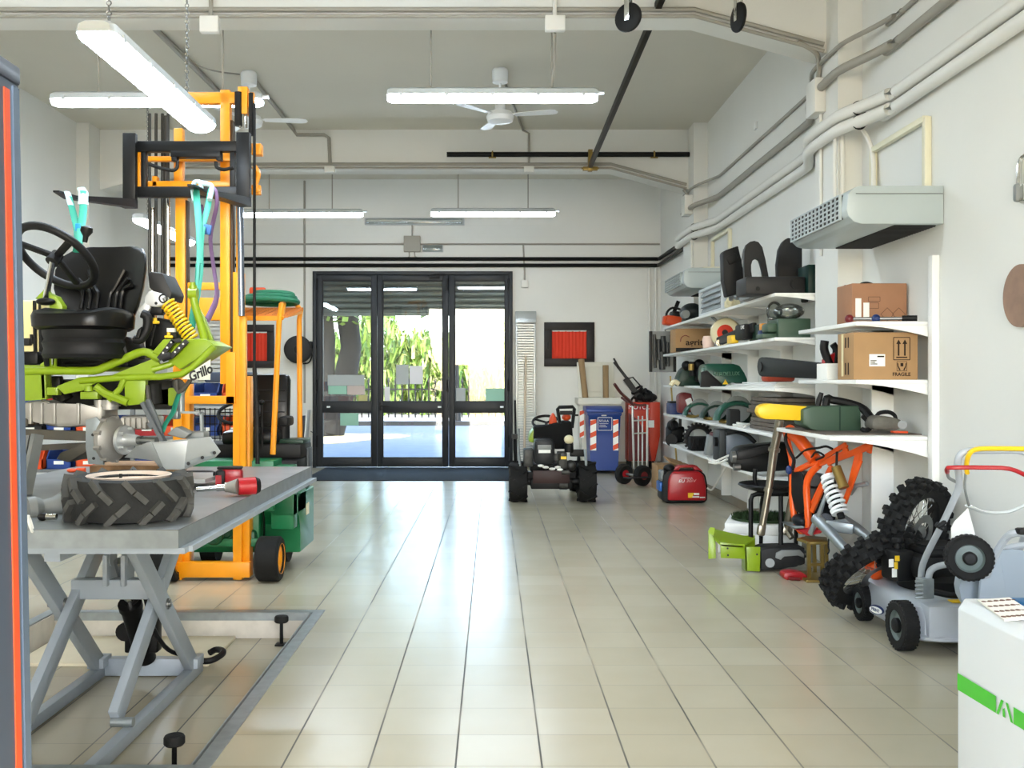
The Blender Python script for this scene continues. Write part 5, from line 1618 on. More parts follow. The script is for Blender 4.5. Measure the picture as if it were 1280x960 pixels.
t = thing('tubular_stool', 'black tubular stand with a round dished top behind the fork leg', 'stand', (2.08, 7.6, 0))
Ys = 7.9
def S_(cx, cy, dy=0): return P(860 + cx / 4, 500 + cy / 4, Ys + dy)
b = B()
b.tube([S_(314, 700, -.1), S_(314, 500, -.1), S_(322, 478, -.1), S_(345, 470, -.1), S_(500, 470, -.1)], .019); b.tube([S_(464, 740, -.2), S_(464, 480, -.15)], .019); b.tube([S_(540, 740, .1), S_(540, 560, .1), S_(520, 480, .05)], .017); b.tube([S_(364, 740, .15), S_(368, 520, .1), S_(376, 475, .05)], .017)
b.build('leg', BLACKM, t)
b = B(); b.lathe([(.10, 0), (.24, .04), (.27, .06), (.26, .075), (.22, .055), (.001, .04)], S_(420, 462, 0), n=28); b.build('top', BLACKM, t)
b = B(); b.tube([S_(336, 345, 0), S_(334, 395, 0), S_(345, 430, 0), S_(375, 448, 0)], .018, smooth=4); b.build('hook', BLACKM, t)
b = B(); c = S_(440, 740, 0); c.z = .09; b.torus(c, (0, 0, 1), .25, .018, n=32, m=8, squash=.6); b.build('foot_ring', BLACKM, t)
t = thing('footrest_block', 'dark grey cast footrest block with pale arches on the floor beside the lime bracket', 'block', (2.2, 7.35, 0))
Yk = 7.55
def K_(cx, cy, dy=0): return P(860 + cx / 4, 500 + cy / 4, Yk + dy)
b = B(); b.prism([K_(365, 850), K_(365, 752), K_(400, 742), K_(585, 738), K_(588, 820), K_(560, 830), K_(540, 826), K_(470, 848)], (0, .24, 0), .012); b.build('base', mat('cast_dark', (58, 58, 58), .6, var=.3, scale=15), t)
b = B(); b.prism([K_(438, 790, -.012), K_(442, 765, -.012), K_(470, 752, -.012), K_(560, 750, -.012), K_(580, 770, -.012), K_(580, 790, -.012), K_(550, 775, -.012), K_(480, 780, -.012), K_(465, 800, -.012)], (0, .03, 0), .004); b.cyl(K_(410, 815, -.02), K_(410, 815, .02), .035); b.build('arch', GREYP, t)
t = thing('gold_stand', 'brass coloured four-legged stand under the orange bike frame', 'stand', (2.45, 7.3, 0))
Yq = 7.35
def Q_(cx, cy, dy=0): return P(860 + cx / 4, 500 + cy / 4, Yq + dy)
b = B(); b.prism([Q_(545, 690, 0), Q_(610, 712, -.15), Q_(700, 708, -.15), Q_(695, 685, .1), Q_(600, 678, .1)], (0, 0, -.02), .002); b.build('top', BRASS, t)
for cx, dy in ((602, -.12), (668, -.12), (630, .1), (690, .1)):
    b = B(); p = Q_(cx, 710, dy); b.bar((p.x, p.y, p.z), (p.x + .005, p.y, .02), .025, .025); b.build('leg', BRASS, t)
b = B(); p = Q_(602, 800, -.12); q = Q_(668, 800, -.12); b.bar((p.x, p.y, .12), (q.x, q.y, .12), .02, .02); b.box(Q_(550, 0, 0).x, Q_(700, 0, 0).x, Yq - .2, Yq + .15, 0, .02, .003); b.build('base_plate', BRASS, t)
t = thing('red_clamp', 'small red plastic part lying on the tiles before the gold stand', 'part', (2.2, 7.2, 0))
b = B(); b.prism([P(979, 722, 7.25), P(981, 716, 7.25), P(992, 714.5, 7.25), P(1004, 716, 7.25), P(1012, 722, 7.25), P(1008, 726, 7.25), P(984, 726, 7.25)], (0, .12, 0), .012); b.build('shell', RED, t)
b = B(); b.cyl(P(986, 723, 7.22), P(1000, 724, 7.22), .012); b.build('pin', REDD, t)

# ================================================================== enduro bike frame
t = thing('motorcycle', 'stripped orange enduro motorcycle frame standing by the shelves', 'motorcycle', (2.3, 7.3, 0))
def Bk(cx, cy, dy=0.0):
    px = 860 + cx / 4
    Y = 7.72 - max(0, min(1.2, (px - 966) / 120.0)) * .85 + dy
    return P(px, 500 + cy / 4, Y)
for k, (pts, dy) in enumerate(((((458, 100), (447, 170), (430, 248), (405, 440), (368, 655)), -.06), (((520, 500), (512, 540), (494, 650)), .14))):
    b = B()
    P_ = [Bk(x, y, dy) for x, y in pts]
    if k == 0:
        b.tube(P_, [.034, .034, .034, .028, .026], n=14)
        b.cyl(Bk(432, 240, dy), Bk(429, 256, dy), .045, n=18); b.cyl(Bk(404, 440, dy), Bk(400, 458, dy), .036, n=16)
        b.obox(Bk(366, 650, dy), (.06, .06, .09), (0, .15, 0), .015)
    else:
        b.tube(P_, .03, n=12); b.obox(Bk(494, 655, dy), (.08, .05, .07), (0, .3, 0), .015); b.tube([Bk(500, 660, dy), Bk(520, 690, dy)], .025)
    b.build('fork_leg', mat('fork_tube', (168, 160, 142), .3, .85, var=.12), t)
b = B()
b.tube([Bk(500, 150), Bk(545, 185), Bk(590, 240), Bk(636, 300)], [.05, .062, .058, .04], n=12, smooth=3)
b.tube([Bk(486, 150), Bk(504, 230), Bk(522, 330), Bk(520, 470), Bk(530, 580), Bk(560, 655)], .024, n=10, smooth=3)
b.tube([Bk(540, 355), Bk(620, 315), Bk(660, 318)], .024)
b.tube([Bk(655, 325), Bk(612, 370), Bk(592, 430), Bk(598, 540), Bk(604, 655)], .027, n=10, smooth=3)
b.tube([Bk(560, 655), Bk(604, 660), Bk(660, 650)], .024)
b.tube([Bk(610, 545, .05), Bk(660, 440, .05), Bk(712, 340, .05)], .018)
b.build('main_frame', ORANGEB, t)
b = B()
for a, c in (((640, 312), (790, 222)), ((790, 222), (780, 255)), ((660, 322), (760, 275)), ((700, 318), (912, 220)), ((912, 220), (905, 265)), ((740, 300), (912, 236)), ((860, 258), (856, 320)), ((850, 262), (800, 470)), ((862, 300), (780, 520)), ((620, 560), (720, 330)), ((700, 320), (800, 250))):
    b.bar(Bk(*a), Bk(*c), .022, .034, bev=.004)
tag(b.build('subframe', ORANGEB, t), 'angular orange seat subframe')
b = B()
b.prism([Bk(510, 350, -.03), Bk(580, 360, -.03), Bk(590, 480, -.03), Bk(588, 580, -.03), Bk(540, 560, -.03), Bk(512, 470, -.03)], (0.03, .16, 0), .02); b.build('radiator', BLACKP, t)
b = B()
b.obox(Bk(650, 560, .20), (.22, .2, .2), (0, .2, .3), .04); b.obox(Bk(612, 455, .22), (.19, .18, .30), (0, .2, .3), .04); b.cyl(Bk(632, 400, .08), Bk(632, 400, .2), .05); b.sph(Bk(560, 600, 0), (.06, .08, .05)); b.cyl(Bk(690, 600, .05), Bk(690, 600, -.05), .05)
b.build('engine', mat('engine_dark', (52, 56, 64), .4, .4, var=.5, scale=16), t)
b = B(); b.cyl(Bk(630, 400, .06), Bk(634, 404, .14), .045, n=18); b.obox(Bk(625, 470, .08), (.08, .06, .1), (0, .1, .2), .02); b.build('throttle_body', mat('throttle_dark', (92, 92, 90), .6, .3, var=.3), t)
# shock
s0, s1 = Bk(702, 385, -.05), Bk(768, 590, -.10)
ax = (s1 - s0).normalized(); x_, y_, _ = frame_of(ax)
b = B(); b.cyl(s0, s1, .026, n=14); b.cyl(s0.lerp(s1, .35), s0.lerp(s1, .6), .036, n=14); sh_ = b.build('shock_absorber', BLACKP, t)
b = B()
L_s = (s1 - s0).length
pts = [s0 + ax * (L_s * (.02 + .82 * i / 110)) + x_ * (.052 * cos(i * 2 * pi / 16)) + y_ * (.052 * sin(i * 2 * pi / 16)) for i in range(111)]
b.tube(pts, .0125, n=8); tag(b.build('coil_spring', WHITEGLOSS, sh_), 'white coil spring')
b = B(); b.cyl(s0 + ax * L_s * .84, s0 + ax * L_s * .89, .06, n=20); b.cyl(s0 - ax * .01, s0 + ax * .03, .055, n=20); b.build('collar', WHITEGLOSS, sh_)
b = B(); p, q = Bk(740, 335, -.1), Bk(780, 440, -.1); b.cyl(p, q, .035, n=16); b.cyl(q, q.lerp(p, .12), .038, n=16); b.build('reservoir', BRASS, sh_)
SWING = mat('swingarm_alloy', (176, 184, 188), .35, .7, var=.12)
b = B()
b.tube([Bk(640, 590, -.1), Bk(690, 640, -.12), Bk(790, 752, -.16)], [.045, .042, .036], n=10); b.tube([Bk(770, 600, .05), Bk(840, 640, .08), Bk(905, 690, .08)], [.045, .04, .034], n=10)
b.bar(Bk(690, 625, -.1), Bk(830, 645, .05), .06, .08, bev=.01); b.prism([Bk(690, 620, -.1), Bk(785, 590, 0), Bk(840, 640, .05), Bk(720, 650, -.1)], (0, .05, 0), .008)
b.build('swingarm', SWING, t)
b = B(); b.tube([Bk(690, 470, -.1), Bk(660, 560, -.12), Bk(612, 668, -.12)], [.012, .018, .022]); b.tube([Bk(812, 470, .05), Bk(840, 428, .05), Bk(896, 418, .05)], .016); b.build('kick_lever', SWING, t)
b = B()
b.prism([Bk(510, 630, -.08), Bk(580, 632, -.08), Bk(582, 642, -.08), Bk(530, 645, -.08)], (0, .25, 0), .004); b.build('skid_plate', SWING, t)
b = B(); b.prism([Bk(555, 655, -.1), Bk(660, 645, -.1), Bk(672, 668, -.1), Bk(600, 682, -.1)], (0, .3, 0), .01); b.build('foot_peg', RED, t)
b = B()
b.tube([Bk(500, 160, -.05), Bk(488, 200, -.05), Bk(510, 260, -.06), Bk(530, 300, -.06), Bk(520, 350, -.06)], .014, smooth=4); b.build('wiring', BLACKP, t)
b = B(); b.tube([Bk(540, 290, -.05), Bk(590, 250, -.06), Bk(650, 240, -.06), Bk(690, 232, -.06), Bk(722, 245, -.06)], .009, smooth=4); b.build('wiring', BLACKP, t)
b = B(); b.tube([Bk(745, 260, -.06), Bk(742, 330, -.1), Bk(736, 420, -.12)], .009, smooth=4); b.build('wiring', BLACKP, t)
b = B(); b.tube([Bk(640, 300, -.05), Bk(680, 280, -.06), Bk(640, 260, -.06), Bk(610, 300, -.05)], .008, smooth=4); b.build('wiring', BLACKP, t)
b = B(); b.tube([Bk(704, 690, -.1), Bk(702, 730, -.1), Bk(706, 755, -.1), Bk(698, 770, -.1)], .006, smooth=3); b.build('wiring', BLACKP, t)
b = B(); b.sph(Bk(505, 350, -.08), (.025, .025, .035)); tag(b.build('coolant_cap', BLUED, t), 'blue cap')

# ================================================================== enduro wheels
def enduro_wheel(label, c, n, R, hubm):
    t = thing('motorcycle_wheel', label, 'wheel', c, None)
    c = Vector(c); n = Vector(n).normalized()
    x, y, d = frame_of(n)
    w = .062
    b = B()
    b.lathe([(R * .70, -w * .7), (R * .78, -w), (R * .88, -w * 1.05), (R * .945, -w * .75), (R * .955, 0), (R * .945, w * .75), (R * .88, w * 1.05), (R * .78, w), (R * .70, w * .7)], c, d, n=48, closed=True)
    for k in range(44):
        a = 2 * pi * k / 44
        for off, da, tl in (((-.62, 0, .25), (.62, 0, -.25)) if k % 2 else ((0, 0, 0), (-1.0, 0.05, .7), (1.0, .05, -.7))):
            aa = a + da
            rad = x * cos(aa) + y * sin(aa)
            tan = x * -sin(aa) + y * cos(aa)
            up = (rad + d * (off * .55)).normalized()
            rr_ = R * (.975 if abs(off) < .9 else .93)
            M = Matrix((tan, d if abs(off) < .9 else (d - up * d.dot(up)).normalized(), up)).transposed()
            b.obox(c + rad * rr_ + d * (off * w), (.034, .036, .040), M, .004)
    b.build('tyre', RUBBER, t)
    b = B(); b.lathe([(R * .70, -.03), (R * .73, -.03), (R * .73, .03), (R * .70, .03), (R * .685, 0)], c, d, n=48, closed=True); b.build('rim', mat('rim_black', (40, 40, 42), .3, .6), t)
    b = B()
    for k in range(32):
        a = 2 * pi * k / 32
        a2 = a + (.55 if k % 2 else -.55)
        s = 1 if (k // 2) % 2 else -1
        b.cyl(c + (x * cos(a) + y * sin(a)) * R * .70, c + (x * cos(a2) + y * sin(a2)) * .045 + d * (s * .035), .0022, n=5)
    b.build('spokes', CHROME, t)
    b = B(); b.lathe([(.012, -.06), (.03, -.06), (.05, -.045), (.05, -.03), (.026, -.02), (.026, .02), (.05, .03), (.05, .045), (.03, .06), (.012, .06)], c, d, n=24); b.build('hub', hubm, t)
    b = B(); b.lathe([(.075, .048), (.12, .048), (.12, .052), (.075, .052)], c, d, n=36, closed=True); b.build('brake_disc', STEEL, t)
enduro_wheel('knobbly black motorcycle wheel with orange hub leaning low against the mower', P(1094, 711, 6.0), (.27, -.645, -.69), .335, ORANGEB)
enduro_wheel('knobbly black motorcycle wheel standing against the wall behind the mower', P(1143, 664, 6.0), (.60, -.77, -.2), .322, STEEL)

# ================================================================== mower
MG = mat('mower_grey', (186, 192, 198), .38, var=.04, scale=4)
WHGR = mat('hub_grey', (128, 142, 138), .5)
t = thing('lawn_mower', 'light grey walk-behind lawn mower with a yellow and red handle bar', 'lawn mower', (2.55, 5.7, 0))
def mow_wheel(b_t, c, ax, R, w, nm='wheel'):
    b = B(); b.lathe([(R * .62, -w / 2), (R * .9, -w / 2), (R, -w * .36), (R, w * .36), (R * .9, w / 2), (R * .62, w / 2)], c, ax, n=36, closed=True)
    x, y, d = frame_of(ax)
    for k in range(30):
        a = 2 * pi * k / 30
        for s in (-1, 1):
            b.obox(Vector(c) + (x * cos(a + s * .05) + y * sin(a + s * .05)) * (R * .975) + d * (s * w * .25), (.008, .012, w * .4), Matrix((x * cos(a) + y * sin(a), x * -sin(a) + y * cos(a), d)).transposed(), .001)
    o = b.build(nm, RUBBER, b_t)
    b = B(); b.lathe([(.001, w * .44), (R * .22, w * .44), (R * .25, w * .30), (R * .55, w * .16), (R * .63, w * .42), (R * .66, w * .40), (R * .66, -w * .40), (R * .2, -w * .40), (.001, -w * .40)], c, ax, n=30); h_ = b.build('hub', WHGR, o)
    b = B(); b.lathe([(.001, w * .62), (R * .22, w * .60), (R * .30, w * .50), (R * .30, w * .2)], c, ax, n=20); b.build('hub_cap', BLACKP, h_)
    return o
c = P(1128, 785, 5.36); c.z = .138; mow_wheel(t, c, (-1, -.03, 0), .135, .085)
c = P(1079, 756, 6.03); c.z = .108; mow_wheel(t, c, (-1, -.03, 0), .106, .07)
c = V(2.80, 5.2, .138); mow_wheel(t, c, (1, .03, 0), .135, .085)
# deck
foot = [(2.33, 5.26), (2.78, 5.26), (2.84, 5.4), (2.82, 5.95), (2.70, 6.20), (2.50, 6.26), (2.36, 6.2), (2.30, 6.0), (2.30, 5.6)]
foot = catmull([(x, y, 0) for x, y in foot], 4, True)
cx_, cy_ = 2.56, 5.72
b = B()
rings = []
for z, s in ((.075, 1.0), (.085, 1.03), (.10, 1.03), (.11, .99), (.20, .96), (.245, .92), (.262, .84), (.27, .6), (.272, .05)):
    rings.append([b.bm.verts.new((cx_ + (p.x - cx_) * s, cy_ + (p.y - cy_) * s, z)) for p in foot])
b.skin(rings); b.build('deck', MG, t)
b = B(); b.box(2.34, 2.80, 5.235, 5.40, .08, .27, .02); b.build('rear_skirt', MG, t)
b = B(); b.box(2.50, 2.70, 5.30, 5.36, .274, .28); tag(b.build('warning_label', YELLOW, t), 'yellow label')
bc = V(2.262, 5.74, .135)
b = B()
rings = [b.ring(bc + V(-.012 * k, -.012 * k, 0), V(.3, -.95, 0).normalized(), V(.1, 0, 1).normalized(), .062 - .003 * k, .026 - .002 * k, n=24) for k in (0, 1)]
b.skin(rings); bd = b.build('badge', BLUED, t)
b = B(); b.skin([b.ring(bc + V(-.0125 - .001 * k, -.0125 - .001 * k, 0), V(.3, -.95, 0).normalized(), V(.1, 0, 1).normalized(), .054, .019, n=24) for k in (0, 1)]); b.build('badge_field', PAPER, bd)
text('PRINT', .026, bc + V(-.0155, -.0145, 0), (.3, -.95, -.05), (.0, .0, 1), BLUED, 'lettering', bd)
# engine
b = B()
b.lathe([(.20, .27), (.21, .33), (.17, .36), (.17, .42)], (2.60, 5.75, 0), n=28); b.obox((2.58, 5.75, .41), (.38, .34, .14), (0, 0, .2), .05); b.obox((2.62, 5.75, .49), (.32, .30, .06), (0, 0, .2), .025); b.cyl((2.60, 5.70, .515), (2.60, 5.70, .53), .12)
b.build('engine', BLACKP, t)
b = B(); q = P(1122, 708, 5.7); b.obox((q.x, q.y, .41), (.12, .16, .18), (0, 0, .25), .02); b.cyl((q.x, q.y, .50), (q.x, q.y, .54), .02); b.lathe([(.03, 0), (.035, .012), (.03, .03), (.001, .032)], (q.x, q.y, .535), n=16); b.build('fuel_tank', BLACKP, t)
b = B()
for px, py, w_, h_ in ((1114, 704, .03, .045), (1118, 716, .03, .05)):
    p = P(px, py, 5.585); b.obox(p, (w_, .004, h_), (0, 0, .25))
b.build('sticker', PAPER, t)
b = B(); p = P(1121.5, 698, 5.585); b.obox(p, (.028, .004, .03), (0, 0, .25)); p = P(1120, 707, 5.584); b.obox(p, (.02, .004, .04), (0, 0, .25)); tag(b.build('warning_sticker', YELLOW, t), 'yellow sticker')
b = B(); b.tube([V(2.44, 5.42, .31), V(2.55, 5.36, .30), V(2.72, 5.38, .32), V(2.78, 5.5, .40), V(2.72, 5.6, .5)], .018, smooth=5); b.build('exhaust_hose', BLACKP, t)
b = B(); b.tube([P(1109, 742, 5.95), P(1108, 735, 5.95), P(1112, 731, 5.93), P(1119, 731, 5.9)], .018, smooth=3); b.build('lift_handle', MG, t)
# handle
b = B()
hp = [P(1151, 740, 5.36), P(1152, 712, 5.34), P(1160, 690, 5.2), P(1178, 655, 5.0), P(1192, 625, 4.86), P(1199, 606, 4.80), P(1197, 580, 4.72), P(1201, 568, 4.70), P(1212, 563.5, 4.69), P(1240, 563, 4.68), P(1270, 563, 4.67), P(1284, 567, 4.67), P(1292, 580, 4.72), P(1296, 606, 4.80), P(1290, 640, 4.95), P(1270, 700, 5.3)]
b.tube(hp, .0165, n=12, smooth=3)
b.tube([P(1160, 745, 5.32), P(1161, 720, 5.3), P(1166, 711, 5.3), P(1178, 706.5, 5.3), P(1196, 705, 5.28), P(1215, 706, 5.27), P(1226, 712, 5.27), P(1230, 740, 5.3)], .018, n=10, smooth=3)
b.build('handle', MG, t)
b = B(); b.tube([P(1209, 592, 4.74), P(1208, 582, 4.72), P(1211, 569, 4.665), P(1219, 562, 4.65), P(1240, 560.5, 4.645), P(1284, 561, 4.64)], .0115, n=8, smooth=3); tag(b.build('control_bar', YELLOW, t), 'yellow bail bar')
b = B(); b.tube([P(1184, 590, 4.70), P(1184, 586, 4.66), P(1190, 584.5, 4.62), P(1230, 584.5, 4.6), P(1262, 586, 4.58), P(1284, 595, 4.58)], .011, n=8, smooth=3); tag(b.build('drive_bar', RED, t), 'red bail bar')
b = B(); b.tube([P(1184, 590, 4.7), P(1186, 597, 4.74), P(1194, 602, 4.80)], .008, smooth=3); b.tube([P(1207, 592, 4.74), P(1206, 610, 4.78), P(1211, 632, 4.86)], .006, smooth=3); b.build('bail_end', GREYP, t)
b = B(); b.tube([P(1210, 632, 4.9), P(1230, 640, 4.95), P(1260, 640, 4.95), P(1284, 630, 4.9)], [.02, .035, .035, .03], n=8, smooth=3, flat=.4); b.build('strap', mat('pale_strap', (214, 218, 216), .5), t)
b = B(); b.obox(P(1156, 735, 5.3), (.075, .06, .11), (0, 0, .2), .006)
for k in range(5): b.cyl(P(1144, 727 + 5 * k, 5.27), P(1154, 727 + 5 * k, 5.26), .008, n=8)
b.build('bracket', GALV, t)
b = B(); p = P(1176, 658, 4.99); b.obox(p, (.05, .04, .03), (0, .5, 0), .008); b.cyl(p + V(-.03, -.03, 0), p + V(.01, -.03, .03), .012); b.build('clamp', BLACKP, t)
b = B(); b.prism([P(1210, 635, 4.84), P(1219, 668, 4.9), P(1203, 672, 4.92), P(1189, 674, 4.92), P(1189, 660, 4.9), P(1193, 652, 4.88)], (0, .004, 0)); b.single('paper_tag', PAPER, 'white paper tag hanging from the mower handle', 'tag')
b = B(); b.prism([P(1200, 724, 5.0), P(1215, 724, 5.0), P(1215, 738, 5.0), P(1200, 738, 5.0)], (0, .004, 0)); 
b.single('paper_tag', PAPER, 'small white tag under the raised grey-hubbed wheel', 'tag')

# upended second mower, mostly behind the white machine
t = thing('upended_mower', 'upended pale blue-grey mower with one wheel raised beside the white machine', 'lawn mower', (2.55, 4.6, 0))
c = P(1211, 697, 4.55); ax = V(-.30, -1, .02)
mow_wheel(t, c, ax, .105, .075)
BG = mat('mower_shell', (168, 180, 190), .35, var=.05, scale=3)
b = B()
rings = []
for k in range(9):
    a = pi / 2 * k / 8
    cc = P(1262, 735, 4.75) + V(0, .25 * sin(a), 0)
    rings.append(b.ring(cc, V(1, 0, 0), V(0, 0, 1), .24 * cos(a) + .004, .185 * cos(a) + .004, n=24))
b.skin(rings); b.build('deck', BG, t)
b = B(); b.tube([P(1232, 720, 4.65), P(1246, 690, 4.6), P(1258, 672, 4.55), P(1270, 666, 4.5), P(1290, 668, 4.5)], .018, smooth=4); b.build('handle_tube', MG, t)
b = B(); b.tube([P(1246, 690, 4.85), P(1262, 684, 4.85), P(1290, 680, 4.85)], .016, smooth=3); b.build('handle_tube', MG, t)
b = B(); b.obox(P(1279, 664, 4.48), (.06, .05, .03), None, .01); b.build('grip', BLACKP, t)
b = B(); b.cyl(c + V(.0, .05, 0), P(1250, 715, 4.75), .016); b.prism([P(1228, 706, 4.66), P(1250, 692, 4.66), P(1262, 770, 4.66), P(1222, 770, 4.66)], (0, .02, 0), .006); b.box(2.50, 2.78, 4.66, 4.95, 0, .40, .03); b.build('side_plate', BG, t)

# ================================================================== white machine with green stripe
MW = mat('machine_white', (236, 240, 241), .3)
GRN = mat('stripe_green', (74, 204, 46), .4)
t = thing('white_machine', 'white box machine with a slanted green stripe at the lower right', 'machine', (1.75, 2.4, 0))
xf, yb_, zt_ = P(1197, 960, 2.9).x, 2.9, P(0, 748, 2.9).z
b = B()
b.prism([(xf, yb_ - .0, 0), (xf, yb_, zt_ - .03), (xf + .02, yb_, zt_), (2.35, yb_, zt_), (2.35, yb_, 0)], (0, -1.4, 0), .004); b.build('casing', MW, t)
ys = lambda px: xf * S / (px - CX)
def side(px, py):
    Y = ys(px); return V(xf - .0025, Y, H - (py - CY) * Y / S)
def sidexy(Y, z): return V(xf - .0025, Y, z)
# slanted stripe on the aisle side, rising towards the far end
p0, p1 = side(1198, 841), side(1280, 891)
q0, q1 = side(1198, 862), side(1280, 912)
def ext(a, c, Yt_):
    f = (Yt_ - a.y) / (c.y - a.y); return a + (c - a) * f
yA0, yA1 = side(1246, 0).y, side(1268, 0).y
def band(Y0, Y1, lo, hi):
    b = B()
    b.bm.faces.new([b.bm.verts.new(v) for v in (ext(q0, q1, Y0), ext(q0, q1, Y1), ext(p0, p1, Y1), ext(p0, p1, Y0))])
    return b
b = band(yb_ - .004, yA0, 0, 0)
b.bm.faces.new([b.bm.verts.new(v) for v in (ext(q0, q1, yA1), ext(q0, q1, 1.6), ext(p0, p1, 1.6), ext(p0, p1, yA1))])
b.build('stripe', GRN, t)
def ext2(f, Yt_):       # f: 0 lower edge, 1 upper edge of the stripe
    return ext(q0, q1, Yt_).lerp(ext(p0, p1, Yt_), f)
ym = (yA0 + yA1) / 2
b = B()
w_ = (yA0 - yA1)
# the letter A cut out of the stripe: green legs with white gaps
def quadf(pts): b.bm.faces.new([b.bm.verts.new(ext2(f, Y)) for f, Y in pts])
quadf([(0.0, yA0 - .02 * w_), (0.0, yA0 - .16 * w_), (1.0, ym + .05 * w_), (1.0, ym + .2 * w_)])
quadf([(0.05, ym + .1 * w_), (0.05, ym - .05 * w_), (.62, ym - .0 * w_), (.45, ym + .12 * w_)])
quadf([(0.0, yA1 + .16 * w_), (0.0, yA1 + .02 * w_), (1.0, ym - .2 * w_), (1.0, ym - .05 * w_)])
tag(b.build('letter_a', GRN, t), 'letter A cut into the stripe')
b = B(); b.box(xf + .3, 2.3, 1.52, 2.85, zt_, zt_ + .004); b.build('top_panel', GREYP if False else MW, t)
t = thing('printed_card', 'white card printed with small brown figures on top of the white machine', 'card', P(1255, 750, 2.75))
cz = zt_ + .006
cp = [P(1222, 745, 2.84), P(1262, 743, 2.87), P(1285, 752, 2.72), P(1285, 759, 2.62), P(1256, 762, 2.60)]
cp = [V(p.x, p.y, cz) for p in cp]
b = B(); b.prism(cp, (0, 0, .004)); b.build('card', mat('card_cream', (240, 236, 226), .7), t)
b = B()
for i in range(5):
    for j in range(4):
        u, v = (i + .5) / 5, (j + .5) / 4
        p = cp[0].lerp(cp[1], u).lerp(cp[4].lerp(cp[3], u), v)
        b.lathe([(.007, .0), (.007, .0012), (.001, .0013)], p + V(0, 0, .004), n=8)
        b.box(p.x + .009, p.x + .018, p.y - .003, p.y + .003, cz + .004, cz + .005)
b.build('print', mat('brown_ink', (132, 92, 70), .8), t)
b = B(); b.box(1.52, 1.72, 2.76, 2.86, zt_ + .001, zt_ + .012, .003); b.single('blue_folder', mat('mid_blue', (44, 120, 176), .5), 'blue folder behind the printed card on the white machine', 'folder')
# ================================================================== tool cabinet at the left edge
CABM = mat('cabinet_blue_grey', (88, 102, 120), .38, var=.04, scale=3)
CABD = mat('cabinet_cap', (70, 76, 92), .4)
t = thing('tool_cabinet', 'tall blue grey cabinet with an orange edge stripe at the left', 'cabinet', (-1.1, 1.2, 0))
yc1 = 1.62
xt = P(22.5, 0, yc1).x; xb = P(39.5, 0, yc1).x + .014
zt = P(0, 108, yc1).z
b = B(); b.skin([[b.bm.verts.new(p) for p in ((xb, yc1, 0), (xb, .6, 0), (-1.6, .6, 0), (-1.6, yc1, 0))], [b.bm.verts.new(p) for p in ((xt, yc1, zt), (xt, .6, zt), (-1.6, .6, zt), (-1.6, yc1, zt))]]); b.build('body', CABM, t)
b = B(); b.box(-1.6, xt + .004, .58, yc1 + .004, zt, zt + .032, .006); b.build('cap', CABD, t)
def cs(Y, z): 
    f = z / zt
    return V(xb + (xt - xb) * f + .002, Y, z)
b = B(); b.skin([[b.bm.verts.new(p) for p in (cs(Y0, z), cs(Y1, z), cs(Y1, z) + V(-.004, 0, 0), cs(Y0, z) + V(-.004, 0, 0))] for z in (.05, zt - .015) for Y0, Y1 in ((1.570, 1.588),)]); tag(b.build('edge_stripe', mat('stripe_orange', (226, 84, 36), .4), t), 'orange stripe')
b = B(); b.skin([[b.bm.verts.new(p) for p in (cs(1.598, z) + V(.001, 0, 0), cs(1.618, z) + V(.001, 0, 0), cs(1.618, z) + V(-.004, 0, 0), cs(1.598, z) + V(-.004, 0, 0))] for z in (.05, zt - .005)]); b.build('edge_trim', mat('edge_trim', (128, 148, 172), .25, .5), t)
b = B(); p = cs(1.51, 1.0); 
za, zb = P(0, 815, 1.5).z, P(0, 845, 1.5).z
b.skin([[b.bm.verts.new(q) for q in (cs(1.508, z), cs(1.512, z), cs(1.512, z) + V(-.003, 0, 0), cs(1.508, z) + V(-.003, 0, 0))] for z in (zb, za)]); tag(b.build('scratch_mark', PAPER, t), 'short white mark')

# ================================================================== lift table in the pit
t = thing('scissor_lift_table', 'grey scissor lift table raised over its floor pit', 'lift table', (-1.92, 4.9, PZ))
TY0, TY1, TX0, TX1, TZ = 3.62, 6.28, -2.68, -1.165, .928
b = B()
b.box(TX0, TX1, TY0, TY1, TZ - .004, TZ, 0)
b.build('table_top', mat('table_steel', (158, 162, 162), .38, .55, var=.22, scale=3.5), t)
b = B()
b.box(TX0, TX1, TY0, TY0 + .05, TZ - .07, TZ - .004); b.box(TX0, TX1, TY1 - .05, TY1, TZ - .07, TZ - .004); b.box(TX1 - .05, TX1, TY0 + .05, TY1 - .05, TZ - .07, TZ - .004); b.box(TX0, TX0 + .05, TY0 + .05, TY1 - .05, TZ - .07, TZ - .004)
b.box(TX0 + .05, TX1 - .05, TY0 + .05, TY1 - .05, TZ - .03, TZ - .004)
b.build('table_rim', GALV, t)
b = B()
b.box(TX0 + .02, TX1 + .02, TY0 + .01, TY0 + .06, TZ - .092, TZ - .07); b.box(TX1 - .03, TX1 + .035, TY0 + .06, TY1 - .01, TZ - .092, TZ - .07); b.box(TX0 + .02, TX1 - .03, TY1 - .06, TY1 - .01, TZ - .092, TZ - .07)
for x in (-2.17, -1.66): b.box(x - .03, x + .03, TY0 + .06, TY1 - .06, TZ - .13, TZ - .03)
b.build('underframe', LIFTGREY, t)
xl, xr = -2.17, -1.655
